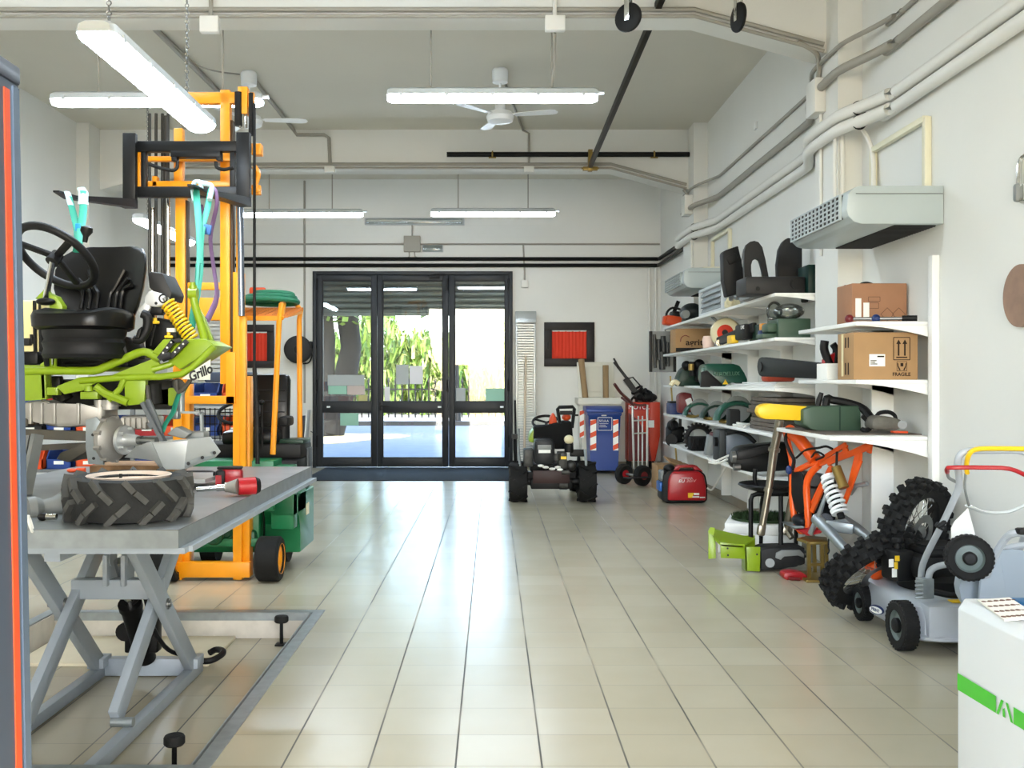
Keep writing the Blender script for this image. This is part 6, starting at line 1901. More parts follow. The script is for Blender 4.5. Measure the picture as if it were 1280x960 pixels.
for x in (xl, xr):
    b = B(); b.bar((x, 5.38, -.09), (x, 4.42, .80), .045, .10, up=(0, 1, 0), bev=.006); tag(b.build('scissor_arm', LIFTGREY, t))
    b = B(); xi = x - .055 if x == xr else x + .055
    b.bar((xi, 4.42, -.05), (xi, 5.52, .80), .045, .10, up=(0, 1, 0), bev=.006); b.build('scissor_arm', LIFTGREY, t)
    b = B(); b.cyl((x - .06, 4.905, .36), (x + .04, 4.905, .36), .018); b.cyl((x + .022, 4.905, .36), (x + .034, 4.905, .36), .028); b.build('pivot', STEEL, t)
    b = B(); b.cyl((xi - .015, 4.42, -.065), (x + .03, 4.42, -.065), .022, n=16); b.build('roller', GALV, t)
    b = B(); b.box(x - .026, x + .026, 4.0, 5.5, PZ + .005, PZ + .065, .004); b.box(x - .045, x + .045, 5.33, 5.45, PZ + .065, PZ + .12, .004); b.build('base_rail', LIFTGREY, t)
b = B(); b.box(xl, xr, 5.40, 5.47, PZ + .005, PZ + .10, .006); b.build('base_crossbar', LIFTGREY, t)
b = B(); b.box(xl + .03, xr - .03, 4.95, 5.03, .37, .47, .006); b.box(xl + .03, xr - .03, 4.5, 4.55, .0, .05, .004) if False else None; b.build('arm_crossbar', LIFTGREY, t)
for dx in (-.045, .045):
    b = B(); b.box(-1.91 + dx - .012, -1.91 + dx + .012, 4.92, 5.06, .44, .60, .006); b.cyl((-1.91 + dx - .016, 4.99, .575), (-1.91 + dx + .016, 4.99, .575), .045); b.build('lug', LIFTGREY, t)
b = B(); b.cyl((-1.91, 5.38, -.05), (-1.91, 5.16, .28), .055, n=18); b.cyl((-1.91, 5.16, .28), (-1.91, 5.14, .31), .062, n=18); b.build('cylinder', BLACKM, t)
b = B(); b.cyl((-1.91, 5.16, .28), (-1.91, 4.99, .56), .026); b.build('piston_rod', CHROME, t)
b = B(); b.box(-2.0, -1.82, 5.30, 5.38, .0, .22, .01); b.cyl((-1.99, 5.28, .12), (-1.99, 5.34, .12), .05); b.build('pump', BLACKM, t)
b = B(); b.tube([(-1.9, 5.14, .3), (-1.82, 5.1, .36), (-1.80, 5.15, .2), (-1.76, 5.3, .02), (-1.65, 5.45, -.07)], .012, smooth=5); b.build('hydraulic_hose', BLACKP, t)
b = B(); b.tube([P(246, 826, 5.5), P(262, 826, 5.5), P(275, 820, 5.55), P(279, 814, 5.6), P(270, 812, 5.65), P(262, 816, 5.62)], .018, smooth=5); b.single('bent_hose', BLACKP, 'short bent black hose lying on the pit floor beside the lift base', 'hose')
b = B(); b.box(-2.75, -1.63, 5.6, 6.2, PZ, PZ + .02, .004); b.single('pit_board', mat('pit_board', (222, 212, 184), .6, var=.05), 'cream board lying on the pit floor under the lift table', 'board')
for x, y, lab in ((-1.31, 4.02, 'black rubber bumper on a stem in the pit, closer to the camera'), (-1.31, 6.06, 'black rubber bumper on a stem in the far corner of the pit')):
    tt = thing('pit_bumper', lab, 'bumper', (x, y, PZ), 'bumpers in the lift pit')
    b = B(); b.lathe([(.001, .14), (.036, .14), (.043, .148), (.043, .172), (.038, .18), (.001, .182)], (x, y, PZ), n=24); b.build('head', RUBBER, tt)
    b = B(); b.cyl((x, y, PZ + .01), (x, y, PZ + .145), .011, n=10); b.build('stem', BLACKM, tt)
    b = B(); b.box(x - .035, x + .035, y - .035, y + .035, PZ, PZ + .01, .002); b.build('foot', BLACKM, tt)

# ---------------------------------------------------------------- things on the table
t = thing('tractor_tyre', 'dusty lugged tractor tyre lying flat on the lift table', 'tyre', (-1.46, 3.93, TZ))
b = B(); b2 = B(); ag_tire(b, (-1.468, 3.945, TZ + .088), (.02, -.02, 1), .232, .168, 12, .024, hollow=.62, lw=.13, b2=b2); b.build('tyre', RUBBERG, t); tag(b2.build('tread_lugs', mat('worn_lug', (112, 112, 108), .85, var=.3, scale=14), t), 'worn paler tread lugs')
b = B(); c = V(-1.468, 3.945, TZ); b.lathe([(.10, .09), (.145, .10), (.155, .16), (.165, .172), (.16, .175), (.14, .15), (.13, .10)], c, n=36); tag(b.build('rim', mat('rim_cream', (226, 206, 190), .5, var=.1), t), 'pale cream rim')
b = B(); b.cyl(c + V(.02, -.145, .15), c + V(.02, -.142, .19), .006, n=8); b.build('valve', BLACKP, t)
b = B(); b.box(-2.24, -1.80, 5.42, 5.75, TZ, TZ + .082, .008); b.box(-2.2, -1.83, 5.40, 5.43, TZ, TZ + .03); b.single('wooden_block', mat('rough_wood', (186, 142, 98), .8, var=.35, scale=12, bump=.3, bscale=40), 'rough wooden block on the lift table under the mower axle', 'block')
# impact wrench and drill
t = thing('impact_wrench', 'red and silver long-shafted impact wrench lying on the table', 'wrench', P(300, 614, 4.6))
Yw = 4.72
zt_ = TZ
def Tb(px, py, z=.0):  # point on the table top (plus z) seen at that pixel
    Y = (H - TZ - z) * S / (py - CY); return P(px, py, Y)
a0 = Tb(246, 612, .03); a1 = Tb(284, 609, .04); a2 = Tb(300, 608, .045); a3 = Tb(319, 607, .045)
b = B(); b.cyl(a0, a1, .012, n=12); b.cyl(a1 - (a1 - a0) * .35, a1, .017, n=12); b.build('shaft', CHROME, t)
b = B(); b.lathe([(.022, 0), (.028, .02), (.040, .06)], a1, a2 - a1, n=24); b.cyl(a1 - (a1 - a0).normalized() * .01, a1, .024, n=20); b.build('nose', ALLOY, t)
b = B(); b.cyl(a1 + (a2 - a1).normalized() * .055, a3, .041, .043, n=24); tag(b.build('housing', RED, t), 'red housing')
b = B(); b.cyl(a3, a3 + (a3 - a2).normalized() * .02, .043, .034, n=24); b.build('end_cap', BLACKP, t)
t = thing('cordless_driver', 'compact red and black cordless driver on the table behind the wrench', 'drill', Tb(285, 606))
c = Tb(287, 606); c.z = TZ
b = B(); b.obox(c + V(.01, .02, .045), (.11, .08, .085), (0, 0, .15), .02); b.build('body', RED, t)
b = B(); b.obox(c + V(-.045, -.005, .040), (.05, .085, .078), (0, 0, .15), .012); b.obox(c + V(.0, .01, .09), (.13, .06, .014), (0, 0, .15), .006); b.cyl(c + V(-.06, 0, .05), c + V(-.085, -.004, .05), .02); b.build('grip', BLACKP, t)
b = B(); b.obox(c + V(-.045, -.05, .03), (.03, .004, .05), (0, 0, .15)); tag(b.build('stripe', RED, t), 'red stripes')
b = B(); q = Tb(242, 595); q.z = TZ + .012; b.tube([q + V(-.2, .0, 0), q + V(0, .08, 0), q + V(.1, .05, 0), q + V(.09, -.03, 0), q + V(-.05, -.05, 0)], .014, smooth=5); b.single('steel_hook', DARKGREY, 'flat dark hook bar on the table beside the grey guard', 'bar')
# axle stub and small parts at the left
t = thing('drive_shaft', 'dark conical shaft with a pale collar lying at the front left of the table', 'shaft', Tb(60, 640))
c0, c1 = Tb(34, 636, .03), Tb(66, 632, .035)
b = B(); b.lathe([(.045, 0), (.05, .03), (.03, .06), (.035, .1), (.05, .13)], c0, c1 - c0, n=24); b.build('cone', GREYP, t)
b = B(); d = (c1 - c0).normalized(); b.cyl(c1, c1 + d * .07, .026, n=20); tag(b.build('collar', CREAM, t), 'pale collar')
t = thing('socket_piece', 'small chrome socket on the table front edge', 'socket', Tb(58, 647))
c = Tb(58, 646, .015); b = B(); b.cyl(c, c + V(.04, 0, 0), .012); b.build('socket', CHROME, t)
b = B(); b.sph(c + V(-.015, 0, .0), (.02, .015, .016)); b.build('adapter', BLACKP, t)
b = B(); q = Tb(38, 655, .02); b.torus(q, (1, .4, .3), .03, .006, n=18, m=6); b.single('hose_ring', PAPER, 'small pale ring at the left front corner of the table', 'ring')
b = B(); q = Tb(96, 588, .012); b.cyl(q, q + V(.05, 0, 0), .016); b.sph(q + V(-.03, 0, 0), (.03, .02, .012)); b.single('screwdriver', ORANGES, 'small orange handled tool at the far end of the table', 'tool')

# ================================================================== lime slope mower slung over the table
t = thing('slope_mower', 'lime green ride-on slope mower without front wheels on a block', 'mower', (-2.0, 5.45, TZ + .076))
Y1, Y2 = 5.05, 5.62      # near and far frame sides
def A(px, py, dy=0.0): return P(px, py, Y1 + dy)
def part(b, name, m, lab=None, parent=None):
    o = b.build(name, m, parent or t)
    if lab: o['label'] = lab
    return o
b = B()
b.tube([A(-20, 463), A(24, 463.5), A(117, 463.5), A(124, 462), A(174, 440.5), A(180, 439.5), A(186, 441), A(200, 449)], .022, n=10)
b.tube([A(100, 476), A(150, 472), A(200, 471), A(226, 468), A(240, 460), A(268, 433)], .018, n=10)
b.tube([A(-20, 460, .5), A(150, 460, .5), A(200, 440, .5), A(262, 428, .5)], .022, n=10)
b.tube([A(217, 452, .06), A(232, 440, .06), A(240, 428, .06), A(258, 428, .06)], .018, n=10, smooth=3)
b.tube([A(190, 462, .0), A(220, 452, .03), A(233, 432, .05), A(242, 426, .06)], .017, n=10, smooth=3)
b.tube([A(136, 500), A(150, 486), A(155, 474)], .016); b.tube([A(120, 483), A(132, 492), A(160, 503)], .022); b.tube([A(60, 464, .02), A(64, 466, .45)], .018)
part(b, 'tube_frame', LIME)
b = B()
b.prism([A(20, 468), A(52, 468), A(56, 460), A(58, 499), A(50, 500), A(20, 502)], (0, .03, 0), .004)
b.prism([A(50, 455), A(55, 452), A(57, 498), A(52, 499)], (0, .08, 0), .003)
b.prism([A(70, 483), A(85, 477), A(98, 472), A(130, 472), A(104, 488), A(80, 493)], (0, .02, 0), .003)
b.prism([A(100, 490), A(122, 489), A(122, 499), A(100, 499)], (0, .06, 0), .004); b.cyl(A(111, 483), A(111, 489), .022)
b.prism([A(155, 475), A(182, 475), A(180, 505), A(160, 507), (A(156, 500))], (0, .04, 0), .004)
b.prism([A(137, 470), A(195, 447), A(200, 455), A(190, 471)], (0, .012, 0))
b.prism([A(58, 484), A(72, 484), A(72, 494), A(58, 494)], (0, .05, 0), .004)
part(b, 'mounting_plates', LIME)
b = B()
b.prism([A(189, 441, -.02), A(204, 424, -.02), A(222, 424, -.02), A(206, 445, -.02)], (0, .35, 0), .006)
b.prism([A(206, 448, .0), A(225, 424, .0), A(256, 424, .0), A(272, 432, .0), A(250, 446, .0), A(225, 462, .0)], (0, .30, 0), .006)
part(b, 'rear_bodywork', LIME)
b = B(); b.bar(A(199, 449, -.03), A(217, 426, -.03), .02, .024); b.bar(A(214, 446, -.03), A(234, 426, -.03), .02, .024); b.bar(A(215, 427, -.03), A(226, 425, -.03), .02, .02)
b.cyl(A(203, 448, -.04), A(214, 444, -.04), .02)
part(b, 'black_rail', DARKGREY)
b = B()
for k in range(3):
    p = A(204 + 5 * k, 441 - 6.5 * k, -.045); b.cyl(p, p + V(0, -.004, 0), .005, n=8); p = A(219 + 5 * k, 440 - 5 * k, -.045); b.cyl(p, p + V(0, -.004, 0), .005, n=8)
part(b, 'rivets', PAPER)
PLG = mat('plate_pale', (206, 212, 196), .5)
b = B(); b.prism([A(226, 474, -.03), A(240, 464, -.03), A(263, 449, -.03), A(262.5, 475, -.03)], (0, .01, 0), .002); pl = part(b, 'name_plate', PLG, 'pale plate lettered Grillo')
text('Grillo', .068, A(251, 466, -.034), (1, 0, .42), (-.25, 0, 1), DARKGREY, 'lettering', pl, sx=.8, ext=.002, bold=.002)
# roll arm at the rear
b = B(); b.tube([A(241, 357, .15), A(243, 378, .15), A(250, 402, .14), A(256, 426, .12)], [.022, .036, .038, .036], n=12, smooth=3)
b.prism([A(247, 383, .14), A(256, 398, .14), A(267, 430, .14), A(271, 436, .14), A(250, 436, .14)], (0, .03, 0), .004); b.cyl(A(236.5, 367, .15), A(247, 367, .15), .03); b.cyl(A(241, 353, .15), A(241, 360, .15), .014)
part(b, 'rear_arm', LIME)
# spring strut
s0, s1 = A(209, 378, .10), A(240, 424, .10)
ax = (s1 - s0).normalized(); x_, y_, _ = frame_of(ax); Ls = (s1 - s0).length
b = B(); b.cyl(s0 - ax * .03, s1, .012); st = part(b, 'strut', STEEL)
b = B()
b.tube([s0 + ax * (Ls * i / 150) + x_ * (.036 * cos(i * 2 * pi / 13)) + y_ * (.036 * sin(i * 2 * pi / 13)) for i in range(151)], .0062, n=6)
part(b, 'coil_spring', YELLOW, 'yellow coil spring', st)
# engine behind the seat
b = B(); b.prism([A(184, 342, .12), A(188, 339, .12), A(203, 341, .12), A(215, 366, .12), (A(212, 376, .12)), A(200, 372, .12), A(186, 360, .12)], (0, .22, 0), .012); part(b, 'engine_hood', DARKGREY)
b = B(); b.prism([A(180, 372, .10), A(186, 363, .10), A(192, 364, .10), A(203, 367, .10), A(211, 373, .10), A(207, 381, .10), A(196, 384, .10), A(180, 382, .10)], (0, .05, 0), .01); b.prism([A(172, 388, .1), A(182, 376, .1), A(188, 384, .1), A(180, 398, .1)], (0, .05, 0), .008)
part(b, 'engine_bracket', mat('pale_alloy', (206, 208, 208), .4, .3), 'pale alloy bracket')
b = B(); b.torus(A(204, 373, .09), (0, 1, 0), .021, .004, n=22, m=6); b.cyl(A(195, 379, .095), A(195, 379, .12), .008, n=10); part(b, 'seal_ring', BLACKP)
b = B()
b.prism([A(186, 396, .16), A(200, 397, .16), A(219, 402, .16), A(222, 424, .16), A(206, 430, .16), A(188, 440, .16), A(180, 440, .16), A(180, 400, .16)], (0, .25, 0), .02); b.cyl(A(186, 384, .2), A(186, 410, .2), .03); b.obox(A(197, 388, .15), (.07, .06, .05), None, .01)
part(b, 'engine', BLACKM)
b = B(); b.box(A(208, 0, .14).x, A(218, 0, .14).x, Y1 + .145, Y1 + .165, A(0, 415, .14).z, A(0, 410, .14).z); part(b, 'engine_label', PAPER)
b = B()
for px, py in ((194, 403), (211, 421)):
    b.obox(A(px, py, .1), (.045, .02, .016), None, .006); b.obox(A(px, py - 3, .1), (.016, .02, .024), None, .005)
part(b, 'oil_cap', YELLOW, 'yellow oil cap handles')
b = B(); b.cyl(A(194, 406, .1), A(188, 432, .1), .006, n=8); part(b, 'dipstick', BLACKP)
# seat
b = B()
def seat_ring(f):
    # f 0 bottom .. 1 top of the backrest; curved shell turned towards the camera
    return f
sa = radians(-8)
sc = A(130, 398, .18)
su = V(cos(sa), sin(sa), 0); sv = V(-sin(sa), cos(sa), 0)     # su across the seat, sv backwards
W = [(0, .19), (.15, .225), (.4, .255), (.65, .26), (.85, .24), (.95, .20), (1.0, .14)]
rings = []
Hb = .395
for f, w in W:
    z = f * Hb
    back = .02 + .10 * f
    th = .085 - .03 * f
    ring = []
    n = 20
    for k in range(n):
        a = 2 * pi * k / n
        sx, sy = cos(a), sin(a)
        xx = w * (abs(sx) ** .6) * (1 if sx > 0 else -1)
        yy = th / 2 * (abs(sy) ** .7) * (1 if sy > 0 else -1)
        bow = -.10 * (abs(xx) / .236) ** 2.2
        ring.append(b.bm.verts.new(sc + su * xx + sv * (back + bow + yy) + V(0, 0, z)))
    rings.append(ring)
b.skin(rings); part(b, 'backrest', LEATHER)
b = B()
for s in (-1, 1):
    for k, (o, zt2) in enumerate(((.035, .26), (.075, .21), (.112, .17))):
        pts = [(o, .05), (o, .13 + .0 * k), (o + .02, .16), (o + .07, zt2 + .0)]
        b.tube([sc + su * (s * x) + sv * (-.028 - .10 * (x / .236) ** 2.2 + .10 * z / Hb) + V(0, 0, z) for x, z in pts], .012, n=8, smooth=3)
part(b, 'backrest_rib', LEATHER)
b = B()
rings = []
cu = sc - sv * .19
for z, s in ((-.075, .90), (-.06, 1.0), (-.02, 1.02), (.0, .98), (.012, .80), (.004, .3)):
    ring = []
    for k in range(28):
        a = 2 * pi * k / 28
        sx, sy = cos(a), sin(a)
        ring.append(b.bm.verts.new(cu + su * (.215 * s * (abs(sx) ** .55) * (1 if sx > 0 else -1)) + sv * (.215 * s * (abs(sy) ** .55) * (1 if sy > 0 else -1)) + V(0, 0, z + .03 * (abs(sx) ** 3) * (1 if z > -.03 else 0))))
    rings.append(ring)
b.skin(rings); part(b, 'seat_cushion', LEATHER)
b = B()
rings = []
for z, s in ((-.22, .80), (-.20, .84), (-.17, .80), (-.14, .84), (-.12, .80), (-.10, .84), (-.07, .86)):
    rings.append(b.ring(cu + V(0, 0, z), su, sv, .25 * s, .22 * s, n=24))
b.skin(rings); part(b, 'suspension_bellows', BLACKP)
b = B(); b.tube([A(178, 392, .0), A(184, 396, .0), A(184, 410, .0), A(176, 424, .0), A(168, 424, .0)], [.024, .028, .03, .028, .024], n=10, smooth=3); b.prism([A(168, 424, -.04), A(172, 412, -.04), A(177, 408, -.04), A(174, 422, -.04)], (0, .02, 0), .003); part(b, 'seat_bracket', BLACKP)
b = B(); b.box(A(86, 0, -.12).x, A(113, 0, -.12).x, Y1 - .14, Y1 - .08, A(0, 413, -.12).z, A(0, 405, -.12).z, .008); part(b, 'seat_rail', GREYP, 'grey seat rail')
b = B()
b.box(A(70, 0, .1).x, A(165, 0, .1).x, Y1 + .05, Y1 + .45, A(0, 458, .1).z, A(0, 446, .1).z, .01); b.prism([A(72, 456, .0), A(78, 414, .0), A(155, 420, .0), A(162, 448, .0), A(130, 452, .0)], (0, .3, 0), .03); part(b, 'seat_base', BLACKP)
# control box and lever
b = B(); b.box(A(61, 0, -.1).x, A(86, 0, -.1).x, Y1 - .12, Y1 - .02, A(0, 420, -.1).z, A(0, 393, -.1).z, .012); b.box(A(65, 0, -.1).x, A(82, 0, -.1).x, Y1 - .135, Y1 - .115, A(0, 414, -.1).z, A(0, 397, -.1).z, .006)
b.tube([A(64, 404, -.08), A(56, 405, -.08), A(53, 410, -.08), A(54, 425, -.06), A(60, 456, .0)], .018, n=8, smooth=3); part(b, 'control_box', BLACKP)
b = B(); b.tube([A(73, 417, -.05), A(70, 440, -.03), A(69, 458, .0)], .008); b.tube([A(66, 418, -.05), A(63, 440, -.03), A(63, 458, .0)], .006); part(b, 'lime_rod', LIME)
# tank
b = B(); b.box(A(15, 0, .12).x, A(62, 0, .12).x, Y1 + .10, Y1 + .42, A(0, 441, .1).z, A(0, 375, .1).z, .02); part(b, 'fuel_tank', mat('tank_cream', (232, 218, 158), .45), 'cream plastic tank')
b = B(); b.bar(A(43, 376, .08), A(44, 440, .08), .016, .012); b.bar(A(49.5, 374, .09), A(50.5, 442, .09), .010, .01); b.box(A(24, 0, .1).x, A(40, 0, .1).x, Y1 + .07, Y1 + .11, A(0, 432, .1).z, A(0, 423, .1).z, .004); b.bar(A(39, 418, .08), A(40, 430, .08), .012, .012); part(b, 'tank_strap', BLACKP)
b = B(); b.obox(A(42, 448, .08), (.10, .12, .07), None, .015); part(b, 'pump', BLACKM)
# steering
hub = A(70, 321, -.12)
ax = V(.26, .60, .75).normalized()
x_, y_, d_ = frame_of(ax)
b = B(); b.cyl(hub - ax * .03, A(57, 374, .0), .016, n=14); part(b, 'steering_column', CHROME, 'chrome steering column')
b = B(); R = .205
b.torus(hub, ax, R, .021, n=48, m=10); part(b, 'steering_rim', BLACKP)
b = B()
for a in (.55, 2.65, 4.74):
    b.bar(hub + (x_ * cos(a) + y_ * sin(a)) * .02, hub + (x_ * cos(a) + y_ * sin(a)) * R, .038, .018, up=ax, bev=.005)
b.cyl(hub - ax * .04, hub + ax * .02, .034, .03, n=18); part(b, 'steering_spokes', BLACKP)
kn = hub + (A(108, 300, -.12) - hub)
b = B(); b.lathe([(.012, 0), (.014, .03), (.03, .055), (.028, .075), (.01, .085)], A(106, 303, -.16), (.15, 0, 1), n=16); part(b, 'spinner_knob', BLACKP)
b = B(); b.prism([A(43, 373, .0), A(50, 369, .0), A(58, 356, .0), A(57, 366, .0), A(70, 370, .0), A(78, 382, .0), A(77, 392, .0), A(64, 394, .0), A(62, 378, .0)], (0, .06, 0), .005); part(b, 'column_bracket', LIME)
b = B(); b.sph(A(57, 377, -.02), (.05, .03, .02)); part(b, 'column_joint', BLACKM)
# axle / gearbox
AL2 = ALLOY
b = B()
b.prism([A(29, 502, .05), A(60, 500, .05), A(70, 509, .05), A(105, 510, .05), A(126, 504, .05), A(128, 528, .05), A(108, 533, .05), A(72, 535, .05), A(44, 528, .05), A(29, 524, .05)], (0, .24, 0), .02)
for px in (38, 52, 68, 98): b.box(A(px, 0, .04).x - .008, A(px, 0, .04).x + .008, Y1 + .03, Y1 + .06, A(0, 530, .04).z, A(0, 504, .04).z, .002)
b.cyl(A(125, 520, .08), A(125, 500, .08), .03); b.cyl(A(137, 512, .1), A(137, 500, .1), .045, n=20); b.cyl(A(137, 508, .1), A(137, 506, .1), .055, n=20)
b.box(A(150, 0, .1).x, A(190, 0, .1).x, Y1 + .1, Y1 + .3, A(0, 537, .1).z, A(0, 520, .1).z, .015)
for k in range(5): b.box(A(152 + 7 * k, 0, .09).x, A(156 + 7 * k, 0, .09).x, Y1 + .08, Y1 + .11, A(0, 535, .1).z, A(0, 522, .1).z)
part(b, 'gearbox', AL2)
ha = V(1, -.35, .0).normalized()
c = A(140, 549, .05)
b = B(); b.lathe([(.001, -.07), (.07, -.06), (.10, -.03), (.118, -.01), (.118, .01), (.10, .03), (.06, .045), (.001, .05)], c, ha, n=32)
for k in range(9):
    a = 2 * pi * k / 9; x2, y2, _ = frame_of(ha)
    b.cyl(c + (x2 * cos(a) + y2 * sin(a)) * .113 - ha * .02, c + (x2 * cos(a) + y2 * sin(a)) * .113 + ha * .02, .012, n=8)
part(b, 'wheel_drive', AL2)
c2 = A(156, 550, -.0)
b = B(); b.lathe([(.001, -.03), (.03, -.03), (.075, -.012), (.078, .0), (.075, .008), (.034, .01), (.03, .06), (.026, .085), (.001, .085)], c2, ha, n=28)
for k in range(5):
    a = 2 * pi * k / 5; b.cyl(c2 + (x2 * cos(a) + y2 * sin(a)) * .062, c2 + (x2 * cos(a) + y2 * sin(a)) * .062 + ha * .035, .008, n=8)
part(b, 'wheel_hub', mat('hub_alloy', (204, 206, 204), .35, .6))
b = B(); b.cyl(c2 + ha * .08, c2 + ha * .11, .022); b.cyl(c2 + ha * .11, c2 + ha * .2, .018); part(b, 'stub_axle', STEEL)
b = B(); b.prism([A(107, 525, .0), A(120, 521, .0), A(128, 530, .0), A(128, 575, .0), A(130, 581, .0), A(110, 580, .0), A(107, 560, .0)], (0, .012, 0), .003); b.prism([A(108, 560, .0), A(128, 562, .0), A(130, 581, .06), A(112, 580, .06)], (0, .01, 0)); part(b, 'steel_plate', GALV)
b = B()
for p in ((116, 543.5), (117, 573)): b.cyl(A(*p, -.004), A(*p, .004), .008, n=10)
part(b, 'plate_hole', BLACKP)
b = B(); b.bar(A(20, 542, .1), A(112, 545, .1), .05, .05); b.bar(A(40, 560, .2), A(200, 552, .2), .06, .03); b.prism([A(70, 574, .1), A(85, 578, .1), A(125, 555, .1), A(125, 546, .1), A(75, 566, .1)], (0, .3, 0), .006); b.bar(A(-10, 520, .2), A(40, 520, .2), .1, .1); part(b, 'axle_beam', mat('beam_brown', (112, 106, 92), .6, .3, var=.25))
b = B()
for pts in (((74, 488), (82, 502)), ((165, 478), (168, 500)), ((190, 480), (192, 505))):
    b.cyl(A(*pts[0], .2), A(*pts[1], .2), .05)
b.box(A(64, 0, .2).x, A(215, 0, .2).x, Y1 + .2, Y1 + .42, A(0, 512, .2).z, A(0, 474, .2).z, .02); b.box(A(60, 0, .15).x, A(75, 0, .15).x, Y1 + .15, Y1 + .2, A(0, 486, .2).z, A(0, 470, .2).z, .01)
part(b, 'transmission', mat('engine_dirty', (62, 62, 58), .55, .3, var=.5, scale=20))
b = B(); b.tube([A(184, 482, .02), A(186, 500, .0), A(189, 520, .0), A(192, 533, .0)], .012); b.cyl(A(187, 528, .0), A(187, 536, .0), .02); b.tube([A(220, 475, .02), A(223, 490, .02), A(236, 478, .02), A(238, 470, .02)], .012, smooth=3); b.cyl(A(222, 480, .08), A(224, 482, .04), .03, n=18); part(b, 'linkage', mat('linkage_grey', (116, 110, 100), .65, .3, var=.3))
b = B(); b.bar(A(179, 503, -.03), A(205, 553, -.03), .05, .02); b.bar(A(188, 528, -.03), A(192, 534, -.03), .03, .03); b.prism([A(181, 500, -.03), A(187, 498, -.03), A(200, 530, -.03), A(206, 552, -.03), A(196, 546, -.03)], (0, .02, 0), .004); part(b, 'guard_arm', mat('arm_grey', (110, 116, 120), .45))
b = B(); b.prism([A(195, 487, .2), A(235, 482, .2), A(222, 508, .2), A(190, 505, .2)], (0, .02, 0), .004); b.tube([A(190, 500, .25), A(210, 485, .25), A(216, 475, .25)], .02); part(b, 'inner_bracket', LIME)
b = B(); b.cyl(A(226, 478, .1), A(226, 514, .1), .02); b.box(A(213, 0, .08).x, A(222, 0, .08).x, Y1 + .08, Y1 + .14, A(0, 524, .08).z, A(0, 513, .08).z, .006); b.bar(A(221, 515, .1), A(253, 516, .1), .03, .012); b.bar(A(252, 515, .1), A(253, 548, .1), .03, .012); part(b, 'hitch_bracket', GALV)
# grey polygonal skid guard
SH = mat('guard_grey', (188, 192, 190), .4, .25, var=.05)
b = B()
g = [(190, 553), (235, 549), (262, 546), (274, 565), (268, 573), (230, 588), (205, 588), (200, 580)]
b.prism([A(190, 553, -.12), A(235, 549, -.12), A(230, 587, -.12), A(206, 587, -.12)], (0, .02, 0), .003)
b.prism([A(235, 549, -.12), A(262, 546, .02), A(275, 565, .02), A(268, 572, .0), A(230, 587, -.12)], (0, .02, 0), .003)
b.prism([A(190, 553, -.12), A(235, 549, -.12), A(262, 546, .02), A(262, 546, .30), A(196, 552, .30)], (0, 0, -.006))
b.prism([A(155, 572, .0), A(172, 556, .0), A(189, 552, -.1), A(206, 587, -.1), A(200, 586, .0), A(193, 575, .0)], (0, .02, 0), .003)
b.box(A(206, 0, 0).x, A(262, 0, 0).x, Y1 - .08, Y1 + .3, TZ + .03, TZ + .05)
part(b, 'skid_guard', SH, 'pale grey angular skid guard')
b = B(); b.prism([A(231, 578, -.128), A(267, 563.5, .0), A(269, 570.5, .0), A(231, 585, -.128)], (0, .008, 0), .002); wp = part(b, 'wear_strip', GALV)
b = B()
for p, dy in (((235.5, 579.5), -.12), ((253, 572), -.06), ((268, 566), -.002)): b.cyl(A(*p, dy - .012), A(*p, dy), .009, n=10)
part(b, 'bolt', BLACKM, None, wp)
b = B(); b.prism([A(207, 543, .0), A(220, 533, .0), A(238, 542, .0), A(230, 549, .0)], (0, .1, 0), .01); b.obox(A(247, 545, .1), (.1, .1, .05), None, .01); part(b, 'guard_cover', GREYP)

# leaning prop rods at the left
b = B(); b.bar(A(47, 543, -.3), A(32, 618, -.35), .03, .05); b.single('steel_channel', STEEL, 'steel channel leaning by the slope mower, the one closer to the axle', 'channel')
b = B(); b.bar(A(40, 545, -.28), A(26, 618, -.33), .03, .05); b.single('steel_channel', STEEL, 'steel channel leaning by the slope mower, the one beside the cabinet edge', 'channel')

# ================================================================== forklift
t = thing('forklift', 'orange and green electric forklift with its forks raised', 'forklift', (-2.05, 7.6, 0))
YM = 7.2
def F(px, py, dy=0.0): return P(px, py, YM + dy)
def fx(px, dy=0.0): return F(px, 0, dy).x
def fz(py, dy=0.0): return F(0, py, dy).z
def vbar(b, px0, px1, py0, py1, y0, y1, bev=.004):
    b.box(fx(px0, y0), fx(px1, y0), YM + y0, YM + y1, fz(py1, y0), fz(py0, y0), bev)
# outer channels
for a, c in ((287, 301), (303, 315)):
    pass
for x0, x1 in ((291, 312), (216, 237)):
    b = B()
    vbar(b, x0, x0 + 11, 372 if x0 < 250 else 340, 725, .02, .13)
    vbar(b, x0 + 12, x1, 470 if x0 > 250 else 480, 722, .05, .16)
    vbar(b, x0 + 4, x0 + 9, 250, 345, .05, .10)
    b.build('outer_mast', ORANGE, t)
b = B(); vbar(b, 219, 231, 240, 480, .0, .07); b.build('inner_mast', ORANGE, t)
b = B(); vbar(b, 275, 287, 112, 480, .0, .07); b.build('inner_mast', ORANGE, t)
b = B(); vbar(b, 230, 234, 250, 470, .02, .09); b.build('mast_channel', mat('mast_grease', (84, 60, 28), .5, .3), t)
b = B(); vbar(b, 287, 291, 150, 480, .02, .09); b.build('mast_channel', mat('mast_grease_dark', (92, 66, 30), .5, .3), t)
b = B(); vbar(b, 205, 292, 353, 362, .03, .08); vbar(b, 205, 292, 372, 400, .03, .06); b.build('mast_crossmember', ORANGE, t)
b = B(); vbar(b, 233, 294, 115, 129, .0, .06); vbar(b, 217, 228, 160, 240, .0, .06); b.build('top_crossmember', ORANGE, t)
